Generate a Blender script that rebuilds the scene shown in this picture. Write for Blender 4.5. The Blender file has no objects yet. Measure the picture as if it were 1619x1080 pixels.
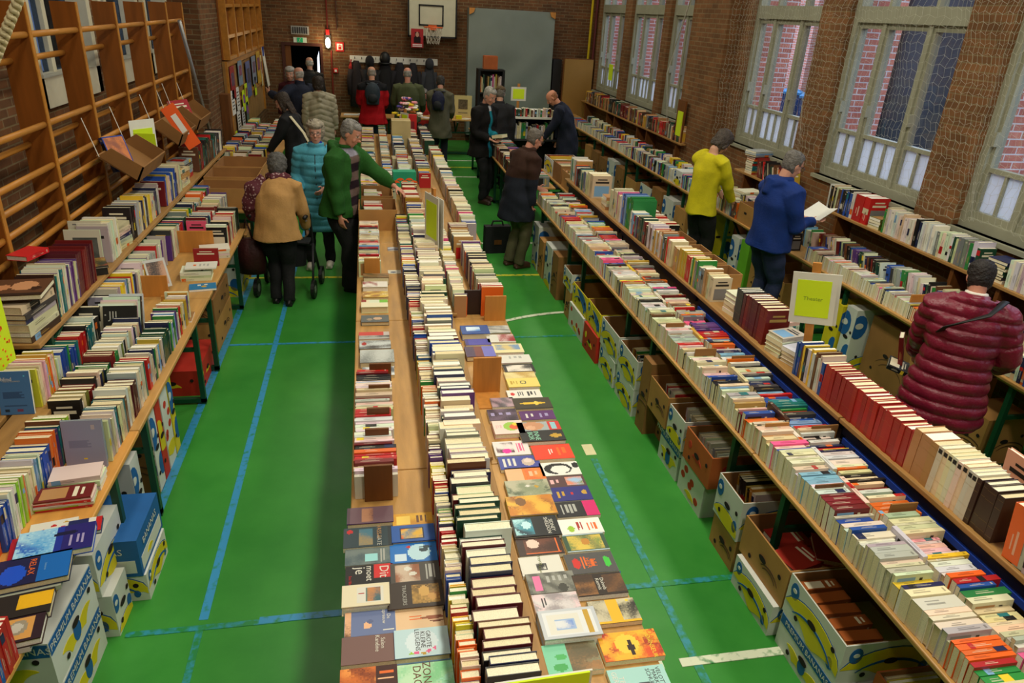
import bpy, math, random
import numpy as np
from mathutils import Vector, Matrix

random.seed(7)
C = bpy.context.scene.collection
SC = bpy.context.scene
V = Vector
PI = math.pi

# ------------------------------------------------------------------ camera
cam_d = bpy.data.cameras.new('camera')
cam = bpy.data.objects.new('camera', cam_d)
C.objects.link(cam)
cam_d.sensor_width = 36.0
cam_d.lens = 1134.9 / 1619.0 * 36.0
cam_d.clip_start, cam_d.clip_end = 0.05, 200
_yaw, _pit, _rol = 0.2086, 0.4298, 0.05856
_f = V((math.sin(_yaw) * math.cos(_pit), math.cos(_yaw) * math.cos(_pit), -math.sin(_pit)))
_r = V((math.cos(_yaw), -math.sin(_yaw), 0))
_u = _r.cross(_f)
_r2 = _r * math.cos(_rol) + _u * math.sin(_rol)
_u2 = -_r * math.sin(_rol) + _u * math.cos(_rol)
CAM = V((0, 0, 2.9))
cam.matrix_world = Matrix(((_r2.x, _u2.x, -_f.x, CAM.x), (_r2.y, _u2.y, -_f.y, CAM.y), (_r2.z, _u2.z, -_f.z, CAM.z), (0, 0, 0, 1)))
SC.camera = cam

# ------------------------------------------------------------------ exposure, sky, hall lamps
SC.view_settings.view_transform = 'Standard'
SC.view_settings.look = 'None'
SC.view_settings.gamma = 1.0
SC.view_settings.use_curve_mapping = False
SC.view_settings.exposure = 0.0
SC.cycles.max_bounces = 6
SC.cycles.diffuse_bounces = 4
SC.cycles.glossy_bounces = 3
SC.cycles.transmission_bounces = 4
SC.cycles.transparent_max_bounces = 8
SC.cycles.caustics_reflective = False
SC.cycles.caustics_refractive = False
SC.cycles.sample_clamp_indirect = 4.0
SC.cycles.use_denoising = True

W = bpy.data.worlds.new('overcast_sky')
SC.world = W
W.use_nodes = True
_bg = W.node_tree.nodes['Background']
_bg.inputs[0].default_value = (0.70, 0.82, 1.0, 1)
_bg.inputs[1].default_value = 3.4

def area_lamp(name, loc, sx, sy, power, col):
    d = bpy.data.lights.new(name, 'AREA')
    d.shape = 'RECTANGLE'; d.size = sx; d.size_y = sy
    d.energy = power; d.color = col
    o = bpy.data.objects.new(name, d)
    o.location = loc
    C.objects.link(o)
    return o

# three rows of ceiling lamps down the hall
for lx, lk in ((-0.9, .5), (1.4, 1.65), (4.0, .72)):
    for ly, lp in ((-0.5, 72), (3.6, 76), (7.7, 46), (11.8, 32), (15.6, 34)):
        area_lamp('ceiling_tube_light', (lx, ly, 5.6), 0.5, 1.6, lp * lk, (1.0, 0.94, 0.75))

# ------------------------------------------------------------------ helpers
def lin(c):
    return tuple((x / 255 / 12.92) if x / 255 <= 0.04045 else ((x / 255 + 0.055) / 1.055) ** 2.4 for x in c)

class MB:
    """collects shapes for one mesh"""
    def __init__(s):
        s.v, s.f, s.c, s.m = [], [], [], []
    def add(s, vs, fs, col=(1, 1, 1), mi=0):
        b = len(s.v)
        s.v.extend(vs)
        for i, f in enumerate(fs):
            s.f.append(tuple(b + k for k in f))
            s.c.append(col[i] if isinstance(col, list) else col)
            s.m.append(mi)
        return s
    def bx(s, x0, x1, y0, y1, z0, z1, col=(1, 1, 1), mi=0, M=None):
        p = [(x, y, z) for z in (z0, z1) for y in (y0, y1) for x in (x0, x1)]
        if M is not None:
            p = [tuple(M @ V(q)) for q in p]
        return s.add(p, BOXF, col, mi)
    def box(s, c, d, R=None, col=(1, 1, 1), mi=0):
        p = []
        for z in (-.5, .5):
            for y in (-.5, .5):
                for x in (-.5, .5):
                    q = V((x * d[0], y * d[1], z * d[2]))
                    if R is not None:
                        q = R @ q
                    p.append((q.x + c[0], q.y + c[1], q.z + c[2]))
        return s.add(p, BOXF, col, mi)
    def bar(s, a, b, w, t, col=(1, 1, 1), mi=0, up=(0, 0, 1)):
        a, b = V(a), V(b); d = (b - a); L = d.length; d.normalize()
        u = V(up)
        if abs(d.dot(u)) > .98: u = V((0, 1, 0))
        x = u.cross(d).normalized(); y = d.cross(x)
        R = Matrix((x, y, d)).transposed()
        return s.box((a + b) / 2, (w, t, L), R, col, mi)
    def tube(s, pts, r, n=8, col=(1, 1, 1), mi=0, closed=False, up=(0, 0, 1)):
        pts = [V(p) for p in pts]; k = len(pts)
        vs, fs = [], []
        U = V(up)
        for i, p in enumerate(pts):
            d = (pts[min(i + 1, k - 1)] - pts[max(i - 1, 0)])
            if closed: d = pts[(i + 1) % k] - pts[i - 1]
            d.normalize()
            u = U if abs(d.dot(U)) < .97 else V((0, 1, 0)) if abs(d.y) < .9 else V((1, 0, 0))
            x = u.cross(d).normalized(); y = d.cross(x)
            rr = r[i] if isinstance(r, (list, tuple)) else r
            rx, ry = rr if isinstance(rr, (list, tuple)) else (rr, rr)
            for j in range(n):
                a = 2 * PI * j / n
                q = p + x * (rx * math.cos(a)) + y * (ry * math.sin(a))
                vs.append(tuple(q))
        for i in range(k if closed else k - 1):
            for j in range(n):
                a, b = i * n, ((i + 1) % k) * n
                fs.append((a + j, a + (j + 1) % n, b + (j + 1) % n, b + j))
        if not closed:
            fs.append(tuple(range(n - 1, -1, -1)))
            fs.append(tuple((k - 1) * n + j for j in range(n)))
        return s.add(vs, fs, col, mi)
    def rings(s, rs, n=16, col=(1, 1, 1), mi=0, M=None):
        """rs: (x, y, z, rx, ry) horizontal ellipses, bottom to top"""
        vs, fs = [], []
        for (x, y, z, rx, ry) in rs:
            for j in range(n):
                a = 2 * PI * j / n
                vs.append((x + rx * math.cos(a), y + ry * math.sin(a), z))
        if M is not None:
            vs = [tuple(M @ V(q)) for q in vs]
        for i in range(len(rs) - 1):
            for j in range(n):
                fs.append((i * n + j, i * n + (j + 1) % n, (i + 1) * n + (j + 1) % n, (i + 1) * n + j))
        fs.append(tuple(range(n - 1, -1, -1)))
        fs.append(tuple((len(rs) - 1) * n + j for j in range(n)))
        return s.add(vs, fs, col, mi)
    def ell(s, c, r, R=None, n=12, m=8, col=(1, 1, 1), mi=0):
        vs, fs = [], []
        for i in range(m + 1):
            t = PI * i / m
            for j in range(n):
                a = 2 * PI * j / n
                st = max(math.sin(t), 1e-3)
                q = V((r[0] * st * math.cos(a), r[1] * st * math.sin(a), -r[2] * math.cos(t)))
                if R is not None: q = R @ q
                vs.append((q.x + c[0], q.y + c[1], q.z + c[2]))
        for i in range(m):
            for j in range(n):
                fs.append((i * n + j, i * n + (j + 1) % n, (i + 1) * n + (j + 1) % n, (i + 1) * n + j))
        return s.add(vs, fs, col, mi)
    def prism(s, poly, d, M, col=(1, 1, 1), mi=0):
        """2-D outline poly extruded by d along local z, placed by matrix M"""
        n = len(poly)
        vs = [tuple(M @ V((x, y, 0))) for x, y in poly] + [tuple(M @ V((x, y, d))) for x, y in poly]
        fs = [tuple(range(n - 1, -1, -1)), tuple(range(n, 2 * n))] + [(i, (i + 1) % n, n + (i + 1) % n, n + i) for i in range(n)]
        return s.add(vs, fs, col, mi)
    def mesh(s, name):
        me = bpy.data.meshes.new(name)
        me.from_pydata(s.v, [], s.f)
        return me
    def build(s, name, mats, parent=None, smooth=False, color=False, bevel=0):
        me = s.mesh(name)
        if not isinstance(mats, (list, tuple)): mats = [mats]
        for m in mats: me.materials.append(m)
        if len(mats) > 1: me.polygons.foreach_set('material_index', s.m)
        if color: paint(me, s.c)
        if smooth: me.polygons.foreach_set('use_smooth', [True] * len(me.polygons))
        o = bpy.data.objects.new(name, me)
        C.objects.link(o)
        if parent is not None: o.parent = parent
        if bevel:
            b = o.modifiers.new('edge', 'BEVEL'); b.width = bevel; b.segments = 2; b.limit_method = 'ANGLE'
        me.update()
        return o

BOXF = [(0, 2, 3, 1), (4, 5, 7, 6), (0, 1, 5, 4), (2, 6, 7, 3), (0, 4, 6, 2), (1, 3, 7, 5)]

def paint(me, cols):
    at = me.color_attributes.new('Col', 'FLOAT_COLOR', 'CORNER')
    cnt = np.empty(len(me.polygons), dtype=np.int32)
    me.polygons.foreach_get('loop_total', cnt)
    a = np.ones((len(cols), 4), dtype=np.float32)
    a[:, :3] = np.array(cols, dtype=np.float32)[:, :3]
    at.data.foreach_set('color', np.repeat(a, cnt, axis=0).ravel())

def tag(o, label=None, cat=None, group=None, kind=None):
    if label: o['label'] = label
    if cat: o['category'] = cat
    if group: o['group'] = group
    if kind: o['kind'] = kind
    return o

def thing(name, label, cat, loc=(0, 0, 0), rz=0.0, group=None):
    o = bpy.data.objects.new(name, None)
    o.empty_display_size = .1
    o.location = loc; o.rotation_euler = (0, 0, rz)
    C.objects.link(o)
    return tag(o, label, cat, group)

def text(s, size, M, mat, parent, name='lettering', align='CENTER'):
    cu = bpy.data.curves.new(name, 'FONT')
    cu.body = s; cu.size = size; cu.align_x = align; cu.align_y = 'CENTER'
    cu.extrude = .0002; cu.resolution_u = 2; cu.space_line = .85
    cu.materials.append(mat)
    tmp = bpy.data.objects.new('tmp', cu)
    C.objects.link(tmp)
    me = bpy.data.meshes.new_from_object(tmp.evaluated_get(bpy.context.evaluated_depsgraph_get()))
    bpy.data.objects.remove(tmp); bpy.data.curves.remove(cu)
    me.materials.clear(); me.materials.append(mat)
    o = bpy.data.objects.new(name, me)
    C.objects.link(o)
    if parent is not None: o.parent = parent
    o.matrix_local = M
    return o

def frame(o, x, y):
    """matrix with origin o, local x and y directions"""
    x, y = V(x).normalized(), V(y).normalized(); z = x.cross(y)
    return Matrix(((x.x, y.x, z.x, o[0]), (x.y, y.y, z.y, o[1]), (x.z, y.z, z.z, o[2]), (0, 0, 0, 1)))

# ------------------------------------------------------------------ materials
MAT = {}
def nodes(name):
    m = bpy.data.materials.new(name); m.use_nodes = True
    nt = m.node_tree
    return m, nt, nt.nodes['Principled BSDF']

def plain(name, rgb, rough=.6, var=.12, scale=6.0, bump=0.0, bscale=40, metal=0.0, spec=.4, aniso=None):
    """a procedural material: colour mottled by noise, with an optional fine bump"""
    if name in MAT: return MAT[name]
    m, nt, b = nodes(name)
    c = lin(rgb)
    tc = nt.nodes.new('ShaderNodeTexCoord')
    src = tc.outputs['Object']
    if aniso:
        mp = nt.nodes.new('ShaderNodeMapping'); mp.inputs['Scale'].default_value = aniso
        nt.links.new(src, mp.inputs['Vector']); src = mp.outputs[0]
    n = nt.nodes.new('ShaderNodeTexNoise'); n.inputs['Scale'].default_value = scale; n.inputs['Detail'].default_value = 4
    nt.links.new(src, n.inputs['Vector'])
    r = nt.nodes.new('ShaderNodeValToRGB')
    r.color_ramp.elements[0].position = .3; r.color_ramp.elements[1].position = .7
    r.color_ramp.elements[0].color = tuple(max(0, x * (1 - var)) for x in c) + (1,)
    r.color_ramp.elements[1].color = tuple(min(1, x * (1 + var)) for x in c) + (1,)
    nt.links.new(n.outputs['Fac'], r.inputs[0]); nt.links.new(r.outputs[0], b.inputs['Base Color'])
    b.inputs['Roughness'].default_value = rough; b.inputs['Metallic'].default_value = metal
    b.inputs['Specular IOR Level'].default_value = spec
    if bump:
        n2 = nt.nodes.new('ShaderNodeTexNoise'); n2.inputs['Scale'].default_value = bscale; n2.inputs['Detail'].default_value = 3
        nt.links.new(src, n2.inputs['Vector'])
        bp = nt.nodes.new('ShaderNodeBump'); bp.inputs['Strength'].default_value = bump; bp.inputs['Distance'].default_value = .02
        nt.links.new(n2.outputs['Fac'], bp.inputs['Height']); nt.links.new(bp.outputs[0], b.inputs['Normal'])
    MAT[name] = m
    return m

def attr_mat(name, rough=.5, spec=.4, fine=0.0, lines=False):
    m, nt, b = nodes(name)
    a = nt.nodes.new('ShaderNodeAttribute'); a.attribute_name = 'Col'
    out = a.outputs['Color']
    if fine or lines:
        tc = nt.nodes.new('ShaderNodeTexCoord')
        n = nt.nodes.new('ShaderNodeTexNoise'); n.inputs['Scale'].default_value = 55 if not lines else 260
        n.inputs['Detail'].default_value = 2
        nt.links.new(tc.outputs['Object'], n.inputs['Vector'])
        mr = nt.nodes.new('ShaderNodeMapRange'); mr.inputs[1].default_value = .3; mr.inputs[2].default_value = .7
        mr.inputs[3].default_value = 1 - fine; mr.inputs[4].default_value = 1 + fine * .4
        nt.links.new(n.outputs['Fac'], mr.inputs[0])
        mx = nt.nodes.new('ShaderNodeMix'); mx.data_type = 'RGBA'; mx.blend_type = 'MULTIPLY'; mx.inputs[0].default_value = 1
        nt.links.new(out, mx.inputs[6]); nt.links.new(mr.outputs[0], mx.inputs[7]); out = mx.outputs[2]
    nt.links.new(out, b.inputs['Base Color'])
    b.inputs['Roughness'].default_value = rough; b.inputs['Specular IOR Level'].default_value = spec
    MAT[name] = m
    return m

def brick(name, c1, c2, mort, rough=.85, dirt=.45):
    m, nt, b = nodes(name)
    g = nt.nodes.new('ShaderNodeNewGeometry'); s = nt.nodes.new('ShaderNodeSeparateXYZ')
    nt.links.new(g.outputs['Position'], s.inputs[0])
    ad = nt.nodes.new('ShaderNodeMath'); ad.operation = 'ADD'
    nt.links.new(s.outputs['X'], ad.inputs[0]); nt.links.new(s.outputs['Y'], ad.inputs[1])
    cb = nt.nodes.new('ShaderNodeCombineXYZ')
    nt.links.new(ad.outputs[0], cb.inputs['X']); nt.links.new(s.outputs['Z'], cb.inputs['Y'])
    t = nt.nodes.new('ShaderNodeTexBrick')
    t.inputs['Scale'].default_value = 1; t.inputs['Brick Width'].default_value = .215; t.inputs['Row Height'].default_value = .066
    t.inputs['Mortar Size'].default_value = .007; t.inputs['Mortar Smooth'].default_value = .3; t.inputs['Bias'].default_value = 0
    t.inputs['Color1'].default_value = lin(c1) + (1,); t.inputs['Color2'].default_value = lin(c2) + (1,); t.inputs['Mortar'].default_value = lin(mort) + (1,)
    nt.links.new(cb.outputs[0], t.inputs['Vector'])
    n = nt.nodes.new('ShaderNodeTexNoise'); n.inputs['Scale'].default_value = 2.2; n.inputs['Detail'].default_value = 6; n.inputs['Roughness'].default_value = .7
    nt.links.new(g.outputs['Position'], n.inputs['Vector'])
    mr = nt.nodes.new('ShaderNodeMapRange'); mr.inputs[1].default_value = .3; mr.inputs[2].default_value = .7; mr.inputs[3].default_value = 1 - dirt; mr.inputs[4].default_value = 1.2
    nt.links.new(n.outputs['Fac'], mr.inputs[0])
    mx = nt.nodes.new('ShaderNodeMix'); mx.data_type = 'RGBA'; mx.blend_type = 'MULTIPLY'; mx.inputs[0].default_value = 1
    nt.links.new(t.outputs['Color'], mx.inputs[6]); nt.links.new(mr.outputs[0], mx.inputs[7])
    nt.links.new(mx.outputs[2], b.inputs['Base Color'])
    bp = nt.nodes.new('ShaderNodeBump'); bp.inputs['Strength'].default_value = .35; bp.inputs['Distance'].default_value = .01; bp.invert = True
    nt.links.new(t.outputs['Fac'], bp.inputs['Height']); nt.links.new(bp.outputs[0], b.inputs['Normal'])
    b.inputs['Roughness'].default_value = rough; b.inputs['Specular IOR Level'].default_value = .2
    MAT[name] = m
    return m

brick_in = brick('hall_brick', (124, 82, 52), (98, 68, 46), (126, 108, 80))
brick_right = brick('hall_brick_light', (134, 92, 58), (112, 78, 50), (132, 110, 80), dirt=.35)
brick_out = brick('courtyard_brick', (206, 128, 108), (180, 108, 94), (214, 206, 204), dirt=.2)
wood_table = plain('table_wood', (182, 138, 78), .4, .2, 3, .05, 40, aniso=(6, .8, 6))
wood_new = plain('new_table_wood', (204, 146, 72), .4, .14, 3, aniso=(6, .8, 6))
wood_bench = plain('bench_wood', (158, 118, 66), .5, .2, 3, .05, 40, aniso=(8, .8, 8))
wood_bars = plain('wall_bar_wood', (132, 74, 24), .42, .2, 3, aniso=(5, 5, .6))
wood_rung = plain('rung_wood', (180, 120, 46), .4, .15, 3, aniso=(6, .8, 6))
wood_dark = plain('brown_wood', (108, 64, 26), .5, .2, 3, aniso=(8, 8, 1))
wood_mid = plain('bookend_wood', (190, 126, 56), .45, .15, 3, aniso=(8, 8, 1))
cardb = plain('cardboard', (176, 128, 70), .8, .12, 4)
cardb_d = plain('brown_cardboard', (140, 98, 52), .8, .15, 4)
green_steel = plain('green_steel', (16, 66, 44), .4, .1, 4)
navy_steel = plain('navy_steel', (22, 26, 52), .45, .25, 3)
blue_plastic = plain('blue_plastic', (36, 66, 160), .4, .1, 4)
white_m = plain('white_paint', (226, 224, 214), .5, .05, 4)
black_m = plain('black_plastic', (18, 18, 20), .5, .2, 4)
dark_m = plain('dark_grey', (48, 48, 52), .5, .2, 4)
grey_m = plain('grey_metal', (150, 150, 150), .35, .1, 4, metal=.6)
lime = plain('lime_paper', (206, 232, 28), .7, .05, 3)
paper_w = plain('white_paper', (228, 226, 216), .7, .05, 3)
red_m = plain('red_paint', (190, 28, 30), .45, .1, 4)
orange_m = plain('orange_card', (236, 92, 24), .6, .08, 4)
print_m = attr_mat('printed_cover', .38, .45)
page_m = attr_mat('page_block', .85, .15, .16, True)
board_m = attr_mat('printed_carton', .75, .2, .1)
cloth_m = attr_mat('cloth_colours', .85, .2, .15)
skin_m = attr_mat('skin', .55, .35)
# ------------------------------------------------------------------ the hall
def struct(name, mb, mats, parent=None, **k):
    o = mb.build(name, mats, parent, **k)
    if parent is None: o['kind'] = 'structure'
    return o

# floor with a worn satin finish
m, nt, b = nodes('green_sports_floor')
tc = nt.nodes.new('ShaderNodeTexCoord')
n1 = nt.nodes.new('ShaderNodeTexNoise'); n1.inputs['Scale'].default_value = 1.3; n1.inputs['Detail'].default_value = 7; n1.inputs['Roughness'].default_value = .65
nt.links.new(tc.outputs['Object'], n1.inputs['Vector'])
rp = nt.nodes.new('ShaderNodeValToRGB')
rp.color_ramp.elements[0].position, rp.color_ramp.elements[1].position = .3, .7
rp.color_ramp.elements[0].color = lin((44, 122, 44)) + (1,); rp.color_ramp.elements[1].color = lin((64, 144, 58)) + (1,)
nt.links.new(n1.outputs['Fac'], rp.inputs[0])
nt.links.new(rp.outputs[0], b.inputs['Base Color'])
n2 = nt.nodes.new('ShaderNodeTexNoise'); n2.inputs['Scale'].default_value = 3.5; n2.inputs['Detail'].default_value = 6
nt.links.new(tc.outputs['Object'], n2.inputs['Vector'])
mr = nt.nodes.new('ShaderNodeMapRange'); mr.inputs[3].default_value = .22; mr.inputs[4].default_value = .42
nt.links.new(n2.outputs['Fac'], mr.inputs[0]); nt.links.new(mr.outputs[0], b.inputs['Roughness'])
b.inputs['Specular IOR Level'].default_value = .3
floor_m = m
struct('floor', MB().bx(-3.2, 5.6, -3.6, 18, -.1, 0), floor_m)

def line_mat(name, rgb, worn):
    m, nt, b = nodes(name)
    tc = nt.nodes.new('ShaderNodeTexCoord')
    n = nt.nodes.new('ShaderNodeTexNoise'); n.inputs['Scale'].default_value = 22; n.inputs['Detail'].default_value = 5
    nt.links.new(tc.outputs['Object'], n.inputs['Vector'])
    r = nt.nodes.new('ShaderNodeValToRGB'); r.color_ramp.elements[0].position = worn; r.color_ramp.elements[1].position = worn + .18
    r.color_ramp.elements[0].color = lin((34, 126, 66)) + (1,); r.color_ramp.elements[1].color = lin(rgb) + (1,)
    nt.links.new(n.outputs['Fac'], r.inputs[0]); nt.links.new(r.outputs[0], b.inputs['Base Color'])
    b.inputs['Roughness'].default_value = .35
    return m
blue_l = line_mat('worn_blue_line', (52, 140, 190), .3)
blue_w = line_mat('very_worn_blue_line', (44, 138, 160), .44)
white_l = line_mat('worn_white_line', (214, 220, 196), .28)
yellow_l = line_mat('yellow_line', (208, 200, 52), .3)
_fl = [0]
def fl(x0, x1, y0, y1, m):
    _fl[0] += 1
    struct('floor_line', MB().bx(x0, x1, y0, y1, 0, .0012 + .0003 * _fl[0]), m)
fl(-1.36, -1.305, 3.2, 17, blue_l); fl(-.92, -.875, 2.95, 12, blue_l); fl(-.92, -.885, 1.6, 2.9, blue_w)
fl(1.51, 1.555, 1.2, 4.15, blue_w); fl(-1.25, -.5, 2.88, 2.915, blue_w); fl(-.62, -.1, 2.885, 2.93, blue_l)
fl(1.0, 2.1, 2.87, 2.91, blue_w); fl(1.0, 2.1, 6.27, 6.3, blue_w); fl(-1.3, -.1, 6.27, 6.3, blue_l)
fl(-1.45, 2.3, 8.06, 8.105, yellow_l); fl(1.0, 1.36, 2.33, 2.38, white_l); fl(1.45, 2.3, 2.33, 2.38, white_l)
fl(1.0, 4.2, 9.36, 9.41, white_l); fl(-.1, 4.2, 15.2, 15.26, white_l); fl(-.1, 4.2, 13.6, 13.65, white_l); fl(-.1, 4.2, 14.5, 14.55, yellow_l)
arc = MB()
for i in range(14):
    a0, a1 = [math.radians(100 + 50 * (i + k) / 14 - 30) for k in (0, 1)]
    q = [(2.2 + r * math.cos(a) * 1.0, 5.0 + r * math.sin(a), .0055) for a, r in ((a0, 1.87), (a0, 1.92), (a1, 1.92), (a1, 1.87))]
    arc.add(q, [(0, 3, 2, 1)])
    q = [(2.2 + r * math.cos(a + .87), 5.0 + r * math.sin(a + .87), .0055) for a, r in ((a0, 1.87), (a0, 1.92), (a1, 1.92), (a1, 1.87))]
    arc.add(q, [(0, 3, 2, 1)])
struct('floor_line', arc, white_l)
tg = MB().bx(1.49, 1.57, 4.2, 4.34, 0, .002)
tag(tg.build('floor_tag', plain('cream_tag', (222, 214, 170), .6, .1)), 'small cream label lying on the green floor of the middle aisle', 'label')

struct('ceiling', MB().bx(-3.2, 6, -3.6, 18.2, 6.2, 6.3), plain('ceiling_board', (112, 88, 60), .8, .05))

# left wall: recessed bay with high windows, then a forward pier
YB, XR = 17.8, 5.25
lw = MB()
lw.bx(-3.0, -2.65, -3.6, 11.5, 0, 2.0).bx(-3.0, -2.65, -3.6, 11.5, 4.2, 6.2)
for a, b_ in ((-3.6, 6.75), (8.25, 8.5), (9.9, 10.15), (11.3, 11.5)):
    lw.bx(-3.0, -2.65, a, b_, 2.0, 4.2)
lw.bx(-3.0, -2.25, 11.5, YB + .3, 0, 6.2)
struct('wall_left', lw, brick_in)
struct('wall_near', MB().bx(-3.2, 6, -3.75, -3.6, 0, 6.2), brick_in)

bw = MB()
DX0, DX1, DZ = -1.76, -1.0, 1.97
bw.bx(-3.0, DX0, YB, YB + .3, 0, 6.2).bx(DX1, 6.0, YB, YB + .3, 0, 6.2).bx(DX0, DX1, YB, YB + .3, DZ, 6.2)
struct('wall_back', bw, brick_in)
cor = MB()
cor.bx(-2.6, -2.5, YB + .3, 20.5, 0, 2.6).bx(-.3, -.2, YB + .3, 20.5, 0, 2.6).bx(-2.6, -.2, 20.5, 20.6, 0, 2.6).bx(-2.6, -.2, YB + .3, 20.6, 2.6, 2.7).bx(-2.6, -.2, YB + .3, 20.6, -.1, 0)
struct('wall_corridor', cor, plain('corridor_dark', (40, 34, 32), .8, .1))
df = MB()
df.bx(DX0 - .07, DX0, YB - .03, YB + .3, 0, DZ + .06).bx(DX1, DX1 + .05, YB - .03, YB + .3, 0, DZ + .06).bx(DX0, DX1, YB - .03, YB + .3, DZ, DZ + .06)
struct('door_1', df, plain('door_frame_brown', (70, 34, 26), .5, .15))
dl = MB().bx(DX0 + .0, DX0 + .12, YB + .02, YB + .06, .02, DZ)
o = dl.build('door_leaf', wood_dark); o['kind'] = 'structure'
m, nt, b = nodes('corridor_window_light'); b.inputs['Emission Color'].default_value = (.8, .86, 1, 1); b.inputs['Emission Strength'].default_value = 1.6
b.inputs['Base Color'].default_value = (.8, .8, .8, 1)
struct('window_corridor', MB().prism([(-1.12, .75), (-1.055, .62), (-1.045, 1.86), (-1.09, 1.72)], .04, Matrix(((1, 0, 0, .0), (0, 0, -1, YB + .3), (0, 1, 0, 0), (0, 0, 0, 1)))), m)  # glowing panel added for the daylight from a further door

# right wall: deep brick piers between tall windows
wins = [(-1.7, .5), (1.0, 3.2), (3.7, 5.6), (6.1, 7.87), (8.42, 10.1), (11.95, 13.05), (13.35, 15.1), (15.5, 17.25)]
SILL, TOP = 1.34, 4.3
rin, rout = MB(), MB()
edges = [-3.6] + [e for w in wins for e in w] + [YB + .3]
for i in range(0, len(edges), 2):
    rin.bx(XR, 5.43, edges[i], edges[i + 1], 0, 6.2); rout.bx(5.43, 5.95, edges[i], edges[i + 1], -.2, 6.4)
for a, b_ in wins:
    rin.bx(XR, 5.43, a, b_, 0, SILL).bx(XR, 5.43, a, b_, TOP, 6.2); rout.bx(5.43, 5.95, a, b_, -.2, SILL - .08).bx(5.43, 5.95, a, b_, TOP, 6.4)
rin.bx(5.08, XR, 10.45, 11.7, 0, 6.2)
struct('wall_right', rin, brick_right)
struct('wall_outside', rout, brick_out)

frame_m = plain('window_paint', (150, 150, 130), .5, .08, 5)
m, nt, b = nodes('window_glass')
nt.nodes.remove(b)
tr = nt.nodes.new('ShaderNodeBsdfTransparent'); gl = nt.nodes.new('ShaderNodeBsdfGlossy'); gl.inputs['Roughness'].default_value = .03
mx = nt.nodes.new('ShaderNodeMixShader'); mx.inputs[0].default_value = .07
tr.inputs[0].default_value = (.9, .94, 1, 1)
nt.links.new(tr.outputs[0], mx.inputs[1]); nt.links.new(gl.outputs[0], mx.inputs[2])
nt.links.new(mx.outputs[0], nt.nodes['Material Output'].inputs[0])
glass_m = m
m, nt, b = nodes('frosted_glass')
nt.nodes.remove(b)
tr = nt.nodes.new('ShaderNodeBsdfTranslucent'); tr.inputs[0].default_value = (.86, .9, .95, 1)
df_ = nt.nodes.new('ShaderNodeBsdfDiffuse'); df_.inputs[0].default_value = (.6, .64, .7, 1)
mx = nt.nodes.new('ShaderNodeMixShader'); mx.inputs[0].default_value = .3
nz = nt.nodes.new('ShaderNodeTexNoise'); nz.inputs['Scale'].default_value = 60
bp = nt.nodes.new('ShaderNodeBump'); bp.inputs['Strength'].default_value = .4; bp.inputs['Distance'].default_value = .01
nt.links.new(nz.outputs['Fac'], bp.inputs['Height']); nt.links.new(bp.outputs[0], df_.inputs['Normal'])
nt.links.new(tr.outputs[0], mx.inputs[1]); nt.links.new(df_.outputs[0], mx.inputs[2])
nt.links.new(mx.outputs[0], nt.nodes['Material Output'].inputs[0])
frost_m = m

def window(i, y0, y1, x, lights, z0=SILL, z1=TOP, side=1):
    """lights: shares of the width, near jamb first"""
    f, g, fr = MB(), MB(), MB()
    d0, d1 = x - .05, x + .05
    f.bx(d0 - .03, d1, y0, y0 + .08, z0, z1).bx(d0 - .03, d1, y1 - .08, y1, z0, z1).bx(d0 - .03, d1, y0 + .08, y1 - .08, z0, z0 + .09).bx(d0 - .03, d1, y0 + .08, y1 - .08, z1 - .08, z1)
    f.bx(d0 - .03, d1, y0 + .08, y1 - .08, 3.0, 3.16)
    L = y1 - y0 - .16
    tot = sum(lights); y = y0 + .08
    for k, s in enumerate(lights):
        a, b_ = y, y + L * s / tot
        if k: f.bx(d0 - .01, d1, a - .03, a + .03, z0 + .09, 3.0)
        if k: f.bx(d0, d1, a - .02, a + .02, 3.16, z1 - .08)
        a2, b2 = a + (.03 if k else 0), b_ - (.03 if k < len(lights) - 1 else 0)
        # sash
        f.bx(d0 + .01, d1 - .01, a2, a2 + .032, z0 + .09, 3.0).bx(d0 + .01, d1 - .01, b2 - .032, b2, z0 + .09, 3.0)
        f.bx(d0 + .01, d1 - .01, a2 + .032, b2 - .032, z0 + .09, z0 + .15).bx(d0 + .01, d1 - .01, a2 + .032, b2 - .032, 2.94, 3.0)
        zk = z0 + .5
        f.bx(d0 + .015, d1 - .015, a2 + .032, b2 - .032, zk, zk + .04)
        n = 3 if s > 1.2 else 2
        wl = (b2 - a2 - .064) / n
        for q in range(n):
            ya, yb = a2 + .032 + q * wl, a2 + .032 + (q + 1) * wl
            if q: f.bx(d0 + .02, d1 - .02, ya - .012, ya + .012, z0 + .15, zk)
            fr.bx(x - .004, x + .004, ya + (.012 if q else 0), yb - (.012 if q < n - 1 else 0), z0 + .15, zk)
        g.bx(x - .003, x + .003, a2 + .032, b2 - .032, zk + .04, 2.94)
        g.bx(x - .003, x + .003, a + .02, b_ - .02, 3.16, z1 - .08)
        f.bx(d0 - .035, d0 + .01, b2 - .04, b2 - .015, z0 + .72, z0 + .84)
        y = b_
    o = struct('window_%d' % i, f, frame_m)
    g.build('window_pane', glass_m, o)
    fr.build('frosted_pane', frost_m, o)
    s = MB().bx(XR - .04, x - .05, y0, y1, z0 - .04, z0)
    s.build('window_sill', frame_m, o)
for i, (a, b_) in enumerate(wins):
    window(i + 1, a, b_, 5.4, [1, 1] if i == 5 else [1.05, 1.5, .95])

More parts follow.
